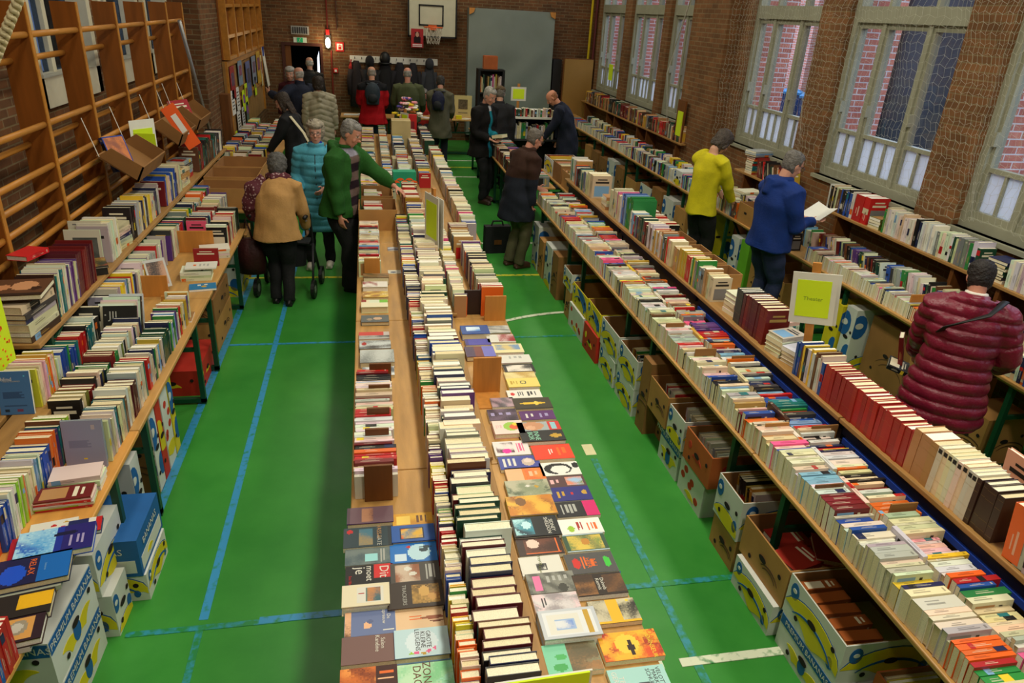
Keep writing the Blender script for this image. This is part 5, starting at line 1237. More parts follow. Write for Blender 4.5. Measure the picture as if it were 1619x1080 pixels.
FL = [
 (-.052, 1.78, .195, .125, .03, 'brown', 'dark book with a glowing orange face on its cover, bottom left of middle table', [bg((60, 22, 14)), nz(0, 1, 0, .62, (210, 110, 40), (90, 24, 14), 4, (235, 150, 70)), rc(.2, .28, .7, .95, 'orange'), rc(.4, .46, .65, .95, 'peach')], ()),
 (-.053, 1.925, .19, .125, .025, 'brown', 'plain grey-brown book with pale lettering near the bottom left corner', [bg((118, 88, 84))], [('Salon\nKandine', .33, .72, .026, 'white')]),
 (-.046, 2.052, .188, .12, .02, 'light blue', 'slate blue book with a small seated figure on its cover', [bg((104, 118, 160)), nz(0, 1, 0, .12, 'brown', 'peach', 3), bl(.6, .45, .14, .09, 'peach'), bl(.45, .5, .08, .06, (90, 100, 140)), rc(.8, .86, .75, .97, 'white')], [('De\nspreeuw', .3, .82, .02, 'white')]),
 (-.061, 2.172, .182, .115, .045, 'ivory', 'thick cream book with a small framed painting on its cover', [bg('ivory'), rc(.12, .88, .3, .86, 'white'), rc(.18, .82, .5, .82, (90, 120, 110)), nz(.2, .8, .52, .8, (60, 100, 110), (190, 130, 80), 5), rc(.4, .44, .34, .46, 'brick red')], ()),
 (-.047, 2.302, .192, .125, .02, 'black', 'black book with huge white and red Dit moet lettering', [bg((24, 22, 24)), rc(0, .62, .58, 1, (196, 34, 36)), rc(.0, .6, .62, .9, (200, 36, 38))], [('Dit', .36, .8, .075, 'white'), ('moet', .4, .5, .062, 'white'), ('je', .25, .3, .06, 'white'), ('Saul Bloom', .75, .1, .02, 'red')]),
 (-.053, 2.42, .188, .1, .018, 'grey', 'grey-teal book with a pale turquoise patch on its cover', [nz(0, 1, 0, 1, (70, 88, 96), (110, 122, 120), 6), rc(.35, .8, .45, .72, (150, 210, 214)), ln(.1, .9, .78, .95, 'pale grey', 3)], ()),
 (-.051, 2.535, .21, .13, .025, 'charcoal', 'dark teal thriller with grey arched lettering on middle table', [bg((40, 58, 66)), nz(.1, .9, .3, .6, (60, 110, 130), (150, 130, 90), 4), bl(.2, .12, .1, .06, 'red'), rc(0, 1, .9, 1, (30, 40, 46))], [('VASSAL', .3, .72, .03, 'tan'), ('GATE', .7, .72, .028, 'pale grey')]),
 (-.041, 2.678, .205, .115, .03, 'purple', 'mauve-brown book at the far end of the left face-up column', [bg((104, 78, 88)), nz(.1, .9, .3, .55, (170, 120, 90), (90, 60, 70), 5), rc(0, 1, 0, .06, (80, 60, 70))], ()),
 (0.138, 1.77, .2, .13, .028, 'mint', 'mint green watercolour book with brown brush lettering, bottom edge', [nz(0, 1, 0, 1, (120, 200, 140), (190, 226, 190), 4, (150, 216, 190))], [('ZONE\nDAG', .4, .45, .04, 'brown')]),
 (0.138, 1.925, .198, .13, .032, 'light blue', 'pale blue book with black lettering in a flower wreath', [bg((186, 214, 222)), bl(.5, .5, .42, .3, (210, 226, 234)), bl(.86, .4, .05, .05, 'pink'), bl(.9, .52, .05, .04, 'mustard'), bl(.84, .62, .05, .05, 'pink'), bl(.88, .3, .05, .04, 'lime green'), bl(.75, .72, .05, .04, 'pink')], [('GROTE\nKLEINE\nLEUGENS', .42, .52, .03, 'charcoal')]),
 (0.135, 2.048, .188, .105, .016, 'peach', 'peach book with a pair of brown legs on the cover', [bg((226, 190, 150)), bl(.45, .8, .08, .26, (150, 80, 50)), bl(.62, .86, .05, .14, (120, 60, 40)), rc(.3, .36, .3, .55, 'orange'), rc(.45, .5, .3, .55, 'orange')], ()),
 (0.130, 2.165, .218, .14, .03, 'dark brown', 'dark brown novel with golden painted figures and pale title', [bg((54, 42, 36)), nz(.15, .85, .45, .95, (60, 44, 30), (206, 160, 80), 3, (150, 100, 50)), bl(.4, .66, .2, .1, (210, 165, 90)), bl(.62, .8, .14, .08, (200, 150, 80))], [('TRACKERS', .5, .3, .028, 'pale grey')]),
 (0.137, 2.295, .2, .12, .022, 'charcoal', 'charcoal book with a crowd of white and red figures', [bg((70, 66, 62)), nz(.1, .9, .1, .6, (200, 180, 160), (150, 90, 60), 5), bl(.3, .35, .1, .08, 'white'), bl(.55, .45, .1, .08, 'white'), ln(.15, .85, .72, .95, 'pale grey', 3)], ()),
 (0.138, 2.418, .198, .12, .02, 'blue', 'bright blue book with a palm before a white moon', [bg((30, 110, 190)), bl(.5, .62, .42, .24, (190, 226, 240)), bl(.4, .72, .1, .1, (40, 60, 70)), bl(.25, .78, .05, .14, (40, 60, 70)), bl(.2, .4, .07, .05, 'red'), rc(.55, .9, .1, .35, (200, 220, 236))], ()),
 (0.143, 2.532, .188, .11, .03, 'blue', 'blue book with a small bright village picture on it', [bg((36, 84, 160)), rc(.2, .85, .2, .75, (30, 40, 60)), nz(.22, .83, .22, .73, (230, 180, 50), (60, 120, 160), 4, (200, 70, 50))], ()),
 (0.147, 2.638, .18, .1, .014, 'mustard', 'golden yellow book at the far end of its face-up column', [nz(0, 1, 0, 1, (226, 176, 50), (200, 140, 40), 4), rc(.2, .75, .08, .45, (236, 200, 90)), ln(.2, .7, .6, .9, 'brown', 3)], ()),
 (.669, 1.79, .205, .13, .024, 'mint', 'book with mint panel beside a misty brown landscape, bottom right block', [bg((120, 196, 160)), nz(0, 1, .45, 1, (90, 84, 60), (170, 120, 70), 3, (130, 130, 100)), bl(.8, .25, .14, .12, (60, 160, 80)), bl(.45, .3, .1, .1, (70, 170, 90))], ()),
 (.693, 1.925, .225, .14, .05, 'pale grey', 'silver framed picture book with a white mount and tiny blue painting', [bg((190, 194, 200)), rc(.08, .92, .06, .94, (216, 218, 220)), rc(.2, .85, .14, .7, 'white'), rc(.38, .72, .24, .58, (150, 176, 214)), nz(.4, .7, .26, .56, (120, 150, 210), (214, 216, 220), 4), rc(.1, .9, .78, .88, 'mustard')], ()),
 (.677, 2.05, .185, .12, .02, 'pale pink', 'pale book with blurred pink and grey winter trees', [nz(0, 1, 0, 1, (214, 206, 206), (150, 140, 144), 5, (224, 196, 200)), ln(.2, .6, .2, .3, 'charcoal', 2), rc(.9, 1, 0, 1, (90, 90, 94))], ()),
 (.684, 2.168, .202, .115, .022, 'charcoal', 'grey photo book of ruins with a bright pink label', [nz(0, 1, 0, 1, (84, 84, 78), (130, 130, 120), 5), rc(.15, .85, .12, .28, (222, 112, 160)), ln(.2, .5, .4, .9, 'pale grey', 4), bl(.8, .7, .2, .1, (60, 60, 54))], ()),
 (.664, 2.275, .18, .112, .018, 'white', 'white book with golden letters round a small black picture', [bg('white'), rc(.4, .75, .36, .62, 'charcoal'), nz(.42, .73, .38, .6, 'black', 'white', 8)], [('Prevot', .2, .5, .03, 'olive green'), ('Constance', .86, .45, .03, 'olive green')]),
 (.683, 2.388, .2, .112, .022, 'dark brown', 'dark brown book with a pale moon and orange line', [bg((52, 30, 24)), nz(.1, .9, .15, .9, (60, 30, 22), (110, 60, 40), 3), bl(.35, .35, .26, .14, (226, 196, 180)), rc(.86, .92, .15, .95, 'orange'), rc(.1, .88, .88, .92, 'orange')], ()),
 (.691, 2.512, .212, .135, .03, 'black', 'black thriller with a cyan face and big white author lettering', [bg((16, 18, 24)), nz(.1, .9, .02, .45, (40, 130, 150), (180, 226, 230), 3, (20, 40, 60)), bl(.42, .3, .2, .1, (190, 230, 236))], [('SIDNEY\nSHELDON', .5, .8, .036, 'white')]),
 (.702, 2.662, .226, .15, .03, 'mustard', 'golden orange book showing a sunlit field and dome', [bg((220, 160, 40)), nz(0, 1, 0, 1, (228, 176, 60), (196, 120, 30), 3, (150, 90, 40)), bl(.3, .3, .2, .12, (120, 80, 40)), rc(.95, 1, 0, 1, (90, 50, 30))], ()),
 (.717, 2.805, .216, .13, .024, 'olive green', 'grey-green book with a faded painting of hikers', [nz(0, 1, 0, 1, (130, 140, 110), (180, 176, 150), 6, (90, 100, 80)), bl(.4, .5, .08, .05, 'white'), bl(.45, .7, .08, .05, 'mustard')], ()),
 (.728, 2.925, .198, .115, .02, 'orange', 'peach and orange two-tone book beside a white drawn portrait', [bg((226, 176, 130)), rc(0, 1, .45, 1, (230, 120, 40)), nz(.1, .9, .5, .9, (236, 140, 60), (220, 100, 40), 4), ln(.3, .7, .6, .9, 'peach', 2)], ()),
 (.718, 3.03, .212, .115, .02, 'blue', 'violet blue book with a grey-haired portrait', [bg((60, 70, 150)), bl(.5, .72, .3, .16, (196, 176, 160)), bl(.4, .72, .16, .1, (220, 200, 190)), ln(.2, .8, .1, .45, 'white', 3)], ()),
 (.701, 3.165, .19, .135, .02, 'white', 'white book with a magenta round sticker and dark scribble', [bg((226, 216, 212)), nz(.1, .8, .05, .55, (226, 216, 212), (90, 50, 60), 4), bl(.7, .35, .16, .13, (226, 30, 150)), ln(.2, .8, .65, .9, 'pink', 3)], ()),
 (.72, 3.36, .172, .14, .03, 'pale pink', 'white book with a green and yellow parrot wreath', [bg((222, 206, 196)), bl(.45, .6, .32, .26, (150, 190, 70)), bl(.5, .68, .2, .16, (220, 90, 50)), bl(.3, .75, .1, .1, 'yellow'), ln(.3, .6, .1, .3, 'pale pink', 3)], ()),
 (.714, 3.51, .17, .125, .022, 'charcoal', 'dark violet book beside the purple lettered one', [nz(0, 1, 0, 1, (50, 36, 50), (110, 90, 110), 4), ln(.3, .6, .1, .9, 'lilac', 3)], ()),
 (.74, 3.66, .14, .11, .018, 'grey', 'grey book tucked right beneath the orange bookend', [nz(0, 1, 0, 1, (90, 84, 90), (180, 150, 160), 4)], ()),
 (.882, 1.66, .212, .12, .02, 'mint', 'aqua book with slim dark capitals at the bottom right corner', [bg((160, 206, 200)), bl(.65, .55, .1, .16, (60, 70, 70)), bl(.8, .6, .14, .05, (80, 90, 80)), bl(.82, .62, .05, .03, 'red')], [('VELOTTE\nMARKT\nSCHULD', .45, .78, .026, 'charcoal'), ('TESS\nGERARD', .5, .15, .026, 'white')]),
 (.899, 1.815, .228, .128, .024, 'orange', 'fiery orange sunset book near the bottom right corner', [bg((200, 50, 24)), nz(0, 1, 0, 1, (214, 70, 24), (240, 180, 40), 4, (160, 30, 20)), bl(.45, .45, .34, .2, (244, 196, 60)), bl(.6, .5, .3, .05, (40, 16, 10))], [('DANSEUR', .62, .84, .03, 'yellow'), ('DAN', .3, .9, .03, 'orange')]),
 (.892, 1.985, .192, .12, .022, 'black', 'yellow book with two black and white picture panels', [bg((230, 176, 30)), nz(0, .9, 0, .36, 'black', (200, 190, 160), 4), nz(0, .9, .64, 1, 'black', (206, 196, 160), 4), bl(.1, .85, .06, .04, 'yellow')], ()),
 (.877, 2.132, .208, .122, .024, 'dark brown', 'brown and black thriller with white script title', [bg((40, 28, 20)), nz(.05, .95, .0, .4, (150, 100, 50), (60, 40, 26), 4), nz(.1, .9, .6, 1, (70, 46, 30), (120, 80, 44), 5)], [('Duivels\nKermis', .5, .52, .028, 'white')]),
 (.878, 2.262, .213, .122, .02, 'grey', 'dark grey book with a red and a green walking figure', [bg((78, 76, 76)), bl(.5, .2, .26, .08, (200, 40, 34)), bl(.5, .84, .26, .07, (60, 190, 60)), rc(.3, .7, .5, .56, 'orange'), ln(.2, .75, .3, .45, 'orange', 2)], [('NU\nHIER', .5, .5, .03, 'orange')]),
 (.891, 2.39, .192, .112, .02, 'olive green', 'misty green book with a golden deer on the cover', [bg((50, 80, 60)), nz(.1, .9, .1, .9, (60, 100, 70), (220, 190, 80), 3, (120, 140, 70)), bl(.45, .5, .2, .1, (190, 130, 50)), rc(0, .06, 0, 1, (190, 210, 220)), rc(.94, 1, 0, 1, (190, 210, 220))], ()),
 (.901, 2.505, .197, .105, .016, 'white', 'white cookery-like book with red lettering and green leaf', [bg((232, 230, 222)), bl(.65, .25, .2, .08, (150, 190, 50)), ln(.25, .75, .4, .55, 'brick red', 3), ln(.3, .8, .66, .9, 'orange', 3)], ()),
 (.912, 2.625, .208, .112, .02, 'black', 'black book with a magenta block at its head', [bg((34, 32, 36)), rc(0, 1, .68, 1, (206, 24, 104)), ln(.2, .8, .15, .55, 'pale grey', 4)], ()),
 (.916, 2.742, .2, .11, .02, 'navy', 'navy blue book with yellow lettering', [bg((38, 40, 120)), ln(.3, .75, .15, .4, 'mustard', 2), bl(.45, .85, .16, .07, 'mustard'), ln(.4, .6, .5, .65, 'red', 1)], ()),
 (.918, 2.845, .198, .095, .018, 'brown', 'brown book with a small bright patchwork picture', [bg((84, 56, 56)), nz(.15, .85, .5, .95, (150, 190, 220), (220, 130, 90), 4, (100, 140, 80)), ln(.3, .7, .1, .4, 'pale pink', 2)], ()),
 (.914, 2.952, .204, .115, .02, 'white', 'white book with a black hair drawing framing a face', [bg((228, 226, 218)), bl(.5, .45, .42, .36, 'black'), bl(.55, .5, .3, .24, (228, 226, 218)), rc(.5, 1, .4, .6, (228, 226, 218)), bl(.3, .93, .2, .1, 'black')], ()),
 (.91, 3.1, .214, .135, .026, 'orange', 'scarlet orange book with white and yellow lettering', [bg((226, 62, 30)), ln(.3, .7, .4, .55, 'white', 2), ln(.25, .75, .62, .9, 'orange', 2)], ()),
 (.891, 3.3, .245, .2, .03, 'charcoal', 'large black book with a womans face, grey and red corner', [bg((36, 34, 34)), rc(0, .46, 0, 1, (160, 170, 172)), bl(.22, .36, .22, .26, (196, 140, 104)), bl(.3, .3, .1, .12, (214, 164, 130)), rc(0, .46, .72, 1, (200, 50, 44)), rc(.05, .4, .78, .92, (140, 190, 200)), bl(.75, .8, .1, .14, 'mustard')], [('INNE\nBOR', .72, .3, .04, 'mint')]),
 (.914, 3.49, .204, .1, .02, 'purple', 'deep purple book with white capital lettering', [bg((86, 36, 100)), ln(.3, .75, .15, .45, 'white', 2), ln(.3, .75, .55, .9, 'lilac', 2)], ()),
 (.914, 3.625, .226, .13, .022, 'charcoal', 'dark olive book with a yellow aeroplane-like blaze', [bg((60, 52, 36)), bl(.5, .5, .1, .36, (220, 180, 40)), bl(.5, .6, .18, .06, (230, 200, 80)), rc(.9, 1, 0, 1, (40, 36, 26))], ()),
 (.889, 3.75, .21, .1, .018, 'white', 'white book with red dot and black lettering', [bg((226, 222, 210)), bl(.5, .15, .2, .06, (206, 50, 44)), ln(.25, .75, .3, .5, 'charcoal', 3), ln(.25, .75, .6, .9, 'charcoal', 3)], ()),
 (.906, 3.875, .2, .115, .03, 'yellow', 'pale yellow book with a round seal and thin type', [bg((226, 206, 110)), bl(.5, .5, .2, .1, 'charcoal'), bl(.5, .5, .12, .06, (226, 206, 110)), ln(.3, .7, .1, .35, 'mustard', 3)], ()),
 (.91, 3.985, .2, .11, .02, 'cream', 'faded photo book behind the pale yellow one', [nz(0, 1, 0, 1, (190, 150, 70), (226, 210, 150), 5)], ()),
 (.923, 4.09, .203, .11, .02, 'black', 'black book with a white dog photo', [bg((40, 36, 36)), nz(.1, .9, .1, .9, (40, 36, 36), (230, 220, 206), 4)], ()),
 (.92, 4.21, .212, .12, .03, 'white', 'white book next to the orange bookend edge', [bg('white'), ln(.2, .5, .3, .8, 'pale grey', 3)], ()),
 (.9, 4.38, .21, .14, .028, 'cream', 'cream book with blue emblem at the edge of the tables', [bg((226, 214, 160)), nz(.1, .7, .1, .9, (214, 190, 120), (90, 140, 190), 4)], ()),
 (.88, 4.55, .2, .13, .026, 'dark red', 'white book with a red stain across its cover', [bg('white'), nz(0, .9, .4, 1, (150, 30, 34), (220, 200, 196), 3)], ()),
 (.86, 4.7, .22, .13, .03, 'pale grey', 'grey photo book beside the blue stacked book', [nz(0, 1, 0, 1, (130, 130, 124), (200, 200, 194), 5)], ()),
 (.7, 4.33, .2, .16, .034, 'brown', 'brown and lilac striped book on the middle table', [bg((116, 56, 50)), rc(0, 1, 0, .3, (70, 50, 80)), rc(0, 1, .6, 1, (110, 110, 190))], ()),
 (.71, 4.5, .18, .1, .026, 'purple', 'violet blue book stacked behind the striped one', [bg((70, 66, 160)), rc(0, 1, .0, .12, (60, 50, 120))], ()),
 (.71, 4.66, .2, .15, .05, 'blue', 'thick blue book with a pale sky cover', [bg((30, 70, 140)), nz(.2, .7, .2, .7, (60, 130, 200), (210, 226, 240), 3)], ()),
 (.02, 4.12, .2, .12, .02, 'pale grey', 'grey mountain photo book below the brown bookends', [nz(0, 1, 0, 1, (90, 96, 104), (220, 224, 226), 4)], ()),
 (.015, 4.3, .22, .19, .04, 'grey', 'large silver-grey photo album lying on the left edge', [nz(0, 1, 0, 1, (120, 124, 122), (196, 200, 196), 2)], ()),
 (.005, 4.5, .21, .13, .03, 'charcoal', 'book with black silhouettes on pale ground, left edge', [nz(0, 1, 0, 1, (60, 56, 54), (200, 206, 206), 4), bl(.4, .15, .2, .08, 'brick red')], ()),
 (.0, 4.66, .21, .12, .025, 'red', 'book with a red banner above a grey photo, left edge', [bg((190, 180, 176)), rc(0, .5, 0, .8, (200, 66, 60)), nz(.5, 1, 0, 1, 'charcoal', 'pale grey', 4)], ()),
 (.01, 4.95, .2, .13, .03, 'charcoal', 'dark grey book with two pale faces, left edge', [bg((90, 96, 96)), bl(.5, .6, .2, .16, (206, 170, 140)), bl(.6, .3, .16, .1, (160, 140, 120))], ()),
 (.01, 5.2, .2, .15, .05, 'cream', 'white stack-top book with a green corner, left edge', [bg((230, 222, 190)), rc(0, .4, .3, .7, (220, 226, 200)), rc(0, .4, .7, 1, (120, 190, 60)), rc(0, .3, 0, .2, (150, 50, 40))], ()),
 (.02, 5.42, .2, .13, .04, 'mustard', 'yellow and brown illustrated book, left edge', [nz(0, 1, 0, 1, (220, 186, 80), (160, 110, 60), 4, (230, 210, 150))], ()),
 (.02, 5.62, .2, .13, .05, 'white', 'white book with a red floral sweep, left edge', [bg((230, 224, 214)), nz(0, .9, 0, .6, (230, 224, 214), (150, 60, 60), 3)], ()),
 (.03, 5.78, .21, .1, .07, 'brown', 'brown and green landscape book against the far bookend', [nz(0, 1, 0, 1, (90, 80, 50), (150, 110, 70), 4)], ()),
 (.2, 5.85 + .2, .13, .09, .004, 'white', 'white postcard with a blue smear lying on the bare wood', [bg('white'), bl(.6, .35, .2, .2, (50, 60, 90))], ()),
 (.22, 6.7, .14, .1, .01, 'pale grey', 'grey photo booklet on the bare wood near the open cartons', [nz(0, 1, 0, 1, (110, 110, 130), (200, 200, 206), 4)], ()),
]
for f in FL:
    x, y, H, Wb, t, c, desc, art, tit = f
    flat(x, y, H, Wb, t, c, desc, art, tit, hard=(t > .027))
# on the left table and on the near stack of boxes
LB = [
 (-1.335, 2.47, .25, .165, .03, 'navy', 'navy and blue RELAX book lying on the nearest left corner', [bg((26, 30, 70)), rc(0, 1, .56, 1, (20, 100, 180)), bl(.6, .22, .34, .18, (26, 80, 200))], [('RELAX', .42, .47, .032, 'orange'), ('luisteren', .5, .66, .012, 'light blue')], .792, .22),
 (-1.315, 2.635, .28, .17, .03, 'blue', 'blue ocean book with a whale shape behind the RELAX book', [bg((30, 50, 150)), nz(0, 1, 0, .5, (40, 150, 220), (190, 230, 240), 2, (30, 90, 190)), rc(0, 1, .6, 1, (38, 34, 110)), bl(.3, .62, .08, .16, (20, 24, 60)), ln(.4, .8, .7, .9, 'lilac', 3)], (), .792, .2),
 (-1.375, 2.76, .18, .12, .012, 'white', 'white booklet scattered with red and orange flowers', [bg('white'), bl(.3, .5, .06, .07, 'red'), bl(.5, .3, .07, .06, 'orange'), bl(.45, .7, .06, .05, 'red'), bl(.7, .55, .06, .05, 'orange'), bl(.2, .75, .05, .05, 'mustard'), bl(.75, .2, .06, .06, 'orange'), bl(.6, .45, .04, .04, 'brick red')], (), T, .22),
 (-1.25, 2.76, .13, .1, .02, 'navy', 'dark blue and red booklet under the flowered one', [bg((30, 40, 90)), rc(0, 1, .6, .8, 'white'), rc(0, 1, .8, 1, 'red')], (), T, .2),
 (-1.3, 2.275, .19, .13, .03, 'charcoal', 'dark book with a yellow swoosh at the bottom left', [bg((40, 36, 34)), nz(.1, .7, .4, 1, (230, 176, 30), (120, 90, 30), 2)], (), .792, .2),
 (-1.29, 2.15, .2, .13, .03, 'dark brown', 'dark plum book with an ochre picture of a round jug', [bg((46, 30, 40)), rc(.1, .9, .35, .85, (206, 150, 80)), bl(.45, .6, .28, .16, (150, 140, 120)), bl(.45, .58, .18, .1, (190, 184, 170)), ln(.2, .8, .05, .3, 'lilac', 4)], (), .792, .2),
]
for x, y, H, Wb, t, c, desc, art, tit, z, rot in LB:
    flat(x, y, H, Wb, t, c, desc, art, tit, z, None, rot, True)
# what those books lie on
stack('books piled beneath the RELAX book at the bottom left', -1.36, 2.46, T, .2, 1, (.02, .021), .26, .18, pal('charcoal:1, pale grey:1, black:1'), 211, True)
stack('books piled beneath the blue ocean book', -1.36, 2.65, T, .2, 1, (.02, .021), .27, .18, pal('charcoal:1, red:1, black:1'), 212, True)
stack('books piled beneath the yellow swoosh book', -1.34, 2.28, T, .2, 1, (.02, .021), .22, .13, pal('white:1, charcoal:1'), 213, True)
stack('books piled beneath the jug book', -1.33, 2.14, T, .2, 1, (.02, .021), .22, .13, pal('white:1, black:1'), 214, True)
row('red and white books at the bottom left frame edge', -1.24, 1.88, 2.06, T, 'stand', 1, (.02, .03), (.18, .2), (.13, .14), pal('red:2, blue:1, navy:1'), .06, seed=215)
stack('loose pile of thin bright books on the left table', -1.39, 2.96, T, .12, 6, (.006, .012), .24, .11, pal('red:1.4, lime green:1, white:2, brown:1, navy:1, dark red:1'), 219)
stack('white pile beside the grey display book on the left table', -1.38, 3.09, T, .1, 3, (.02, .03), .22, .12, pal('white:2, ivory:2'), 217)
book((-1.3, 3.24, T), (0, -.99, .14), (-1, 0, 0), (0, .14, .99), .016, .18, .25, 'lilac', 'x', rgb=lin((150, 150, 176)), desc='grey-lilac book standing face out on the left table', hard=True, key=0, art_face=1, art=[bg((150, 150, 176)), rc(.72, .82, .8, .9, (190, 176, 180)), ln(.15, .7, .45, .6, (130, 130, 158), 5), bl(.5, .2, .03, .02, 'yellow')])
book((-1.5, 4.56, T + .02), (0, -.93, .37), (-1, 0, 0), (0, .37, .93), .02, .2, .28, 'black', 'x', desc='black book with white lettering leaning on the left table', hard=True, key=0, art_face=1, art=[bg((28, 28, 30)), ln(.05, .1, .1, .9, 'pale grey', 12)], titles=[('JIJ', .3, .78, .07, 'pale grey')])
# art books on the upper left plank
flat(-1.985, 4.23, .34, .27, .03, 'dark brown', 'brown portrait book on top of the big art book pile', [bg((90, 58, 40)), bl(.42, .66, .28, .2, (196, 140, 100)), bl(.5, .36, .16, .1, (190, 130, 90)), rc(.86, 1, 0, 1, (40, 30, 26)), bl(.6, .85, .12, .08, (50, 30, 24))], (), 1.315, None, .1, True)
flat(-1.97, 5.26, .25, .22, .012, 'black', 'black art book with a colourful crowd painting on upper plank', [nz(0, 1, 0, 1, (40, 50, 40), (180, 140, 60), 4, (150, 60, 40)), rc(.92, 1, 0, 1, 'black')], (), 1.123, None, .4, True)
book((-1.92, 5.45, 1.07), (0, -.99, .12), (-1, 0, 0), (0, .12, .99), .012, .24, .25, 'ivory', 'x', desc='cream book with a grey picture standing face out on left upper plank', hard=True, key=0, art_face=1, art=[bg((206, 200, 180)), rc(.22, .92, .05, .78, (70, 74, 72)), nz(.24, .9, .07, .76, (76, 80, 76), (100, 104, 100), 4)])
book((-1.92, 5.5, 1.07), (0, -.99, .12), (-1, 0, 0), (0, .12, .99), .02, .22, .3, 'cream', 'x', desc='tall cream book with grey heading behind the framed picture book', hard=True, key=0, art_face=1, art=[bg((200, 194, 176)), rc(.15, .9, .9, .94, 'grey')])
stack('red and white book propped at the wall bars', -2.1, 4.75, 1.36, 1.35, 1, (.03, .034), .2, .14, pal('red:1'), 218, True)
# on the trays
book((-1.98, 6.72, 1.5), (.7, -.6, .3), (-.6, -.75, .0), (-.3, .2, .9), .05, .2, .3, 'blue', 'x', desc='blue art book with orange picture in the hanging cardboard tray', hard=True, key=0, art_face=1, art=[bg((26, 60, 150)), nz(.05, .95, .2, .98, (214, 130, 70), (150, 90, 70), 5)])
book((-1.98, 9.2, 1.55), (.85, -.45, .3), (-.45, -.85, 0), (-.3, .2, .9), .02, .32, .26, 'red', 'x', rgb=lin((176, 24, 34)), desc='red folder standing in the farthest cardboard tray', hard=True, key=0)
# open and carried books are built with the people
# bookshelf trolleys at the back
row('books on the black back shelf', 2.62, 16.32, 16.33, 1.3, 'stand', -1, (.01, .011), (.1, .11), (.1, .12), P_MIX, seed=219)
for k in range(14):
    x = 2.42 + .034 * k
    if k in (3, 4): continue
    book((x, 16.3, 1.28), (1, 0, 0), (0, 1, 0), (0, 0, 1), .03, .18, RB.uniform(.25, .38), ['orange', 'cream', 'dark green', 'dark green', 'cream', 'tan', 'dark green', 'white', 'pink', 'cream', 'mustard', 'brown', 'cream', 'white'][k], 'top shelf of the black bookcase at the back', key=k)

def bookend(x, y, z, w, h, mat, label, rz=0, group='bookends on the tables', th=.014, d=.1):
    t = thing('bookend', label, 'bookend', (x, y, z), rz, group)
    MB().bx(-w / 2, w / 2, -th / 2, th / 2, 0, h).build('upright_board', mat, t, bevel=.002)
    MB().bx(-w / 2 + .01, w / 2 - .01, th / 2, d, 0, .006).build('foot_plate', mat, t)
    return t
bookend(.665, 3.82, T, .17, .24, wood_mid, 'tall orange-brown L-shaped bookend on the right half of the middle tables', PI, d=.2)
bookend(.755, 5.06, T, .15, .2, plain('bookend_black', (44, 28, 24), .4, .15), 'very dark brown bookend on the third middle table')
bookend(.9, 4.93, T, .16, .2, wood_mid, 'brown bookend before the row at the right edge of the middle tables')
bookend(.0, 2.82, T, .13, .2, wood_dark, 'nearest dark brown bookend at the left edge of the middle tables')
bookend(.0, 3.19, T, .12, .17, wood_dark, 'second dark brown bookend from the near end of the left edge row')
bookend(.01, 3.4, T, .12, .17, wood_dark, 'third dark brown bookend from the near end of the left edge row')
bookend(.02, 3.66, T, .12, .17, wood_dark, 'fourth dark brown bookend from the near end of the left edge row')
bookend(.03, 3.93, T, .13, .17, wood_dark, 'farthest dark brown bookend of the left edge row, by the albums')
bookend(.0, 5.9, T, .13, .18, wood_mid, 'brown bookend before the row at the left of the third middle table')
DG = 'card dividers in the right-hand rows'
for k, (x, y, h, w, m, lab) in enumerate(((2.12, 4.41, .17, .14, cardb_d, 'brown card divider in the front row of the third right table'), (2.16, 3.98, .17, .15, cardb_d, 'brown card divider just beyond the pink book, front row'), (2.38, 3.88, .16, .16, cardb_d, 'brown card divider in the back row below the maroon set'), (2.16, 3.05, .16, .14, cardb, 'tan card divider by the table joint of the right tables'),
        (2.12, 2.49, .16, .15, wood_dark, 'dark brown divider in the front row of the nearest right table'), (2.42, 3.0, .16, .16, cardb_d, 'brown card divider in the back row by the red set'), (2.38, 2.3, .17, .14, cardb_d, 'brown card divider in the back row near the brown volumes'))):
    t = thing('card_divider', lab, 'divider', (x, y, T), 0, DG)
    MB().bx(-w / 2, w / 2, -.004, .004, 0, h).build('card', m, t)
bookend(4.44, 4.82, T, .16, .19, wood_mid, 'brown bookend in front row of the window table beside maroon jacket', group='bookends on the window tables')
bookend(4.75, 5.72, T, .14, .15, wood_mid, 'brown bookend in the back row of the window table', group='bookends on the window tables')
bookend(4.98 - .2, 5.3, T, .14, .15, wood_dark, 'dark bookend in the back row of the window table', group='bookends on the window tables')
bookend(-1.65, 5.55, T, .22, .17, wood_mid, 'brown board bookend on the left table behind the flat papers', group='bookends on the left tables')
bookend(-1.55, 6.65, T, .3, .2, wood_mid, 'large brown board behind the red book on the left table', group='bookends on the left tables')
bookend(-1.47, 5.3, T, .12, .1, wood_mid, 'small brown bookend lying low on the left table', group='bookends on the left tables')
book((-1.3, 6.28, T), (0, -.99, .1), (-1, 0, 0), (0, .1, .99), .03, .2, .15, 'dark red', 'x', rgb=lin((150, 30, 36)), desc='dark red book standing face out before the brown board', hard=True, key=0)
flat(-1.33, 5.72, .2, .14, .016, 'light blue', 'turquoise book with a gold spot at the left table edge', [bg((20, 110, 160)), bl(.55, .55, .14, .1, 'mustard'), ln(.2, .4, .3, .8, 'white', 2)], (), T, None, .2)
flat(-1.38, 5.98, .24, .17, .01, 'white', 'white book with an orange square crowning the pale pile', [bg('white'), bl(.5, .3, .1, .06, 'orange'), ln(.3, .7, .45, .8, 'pale grey', 3)], (), .865, None, .1)
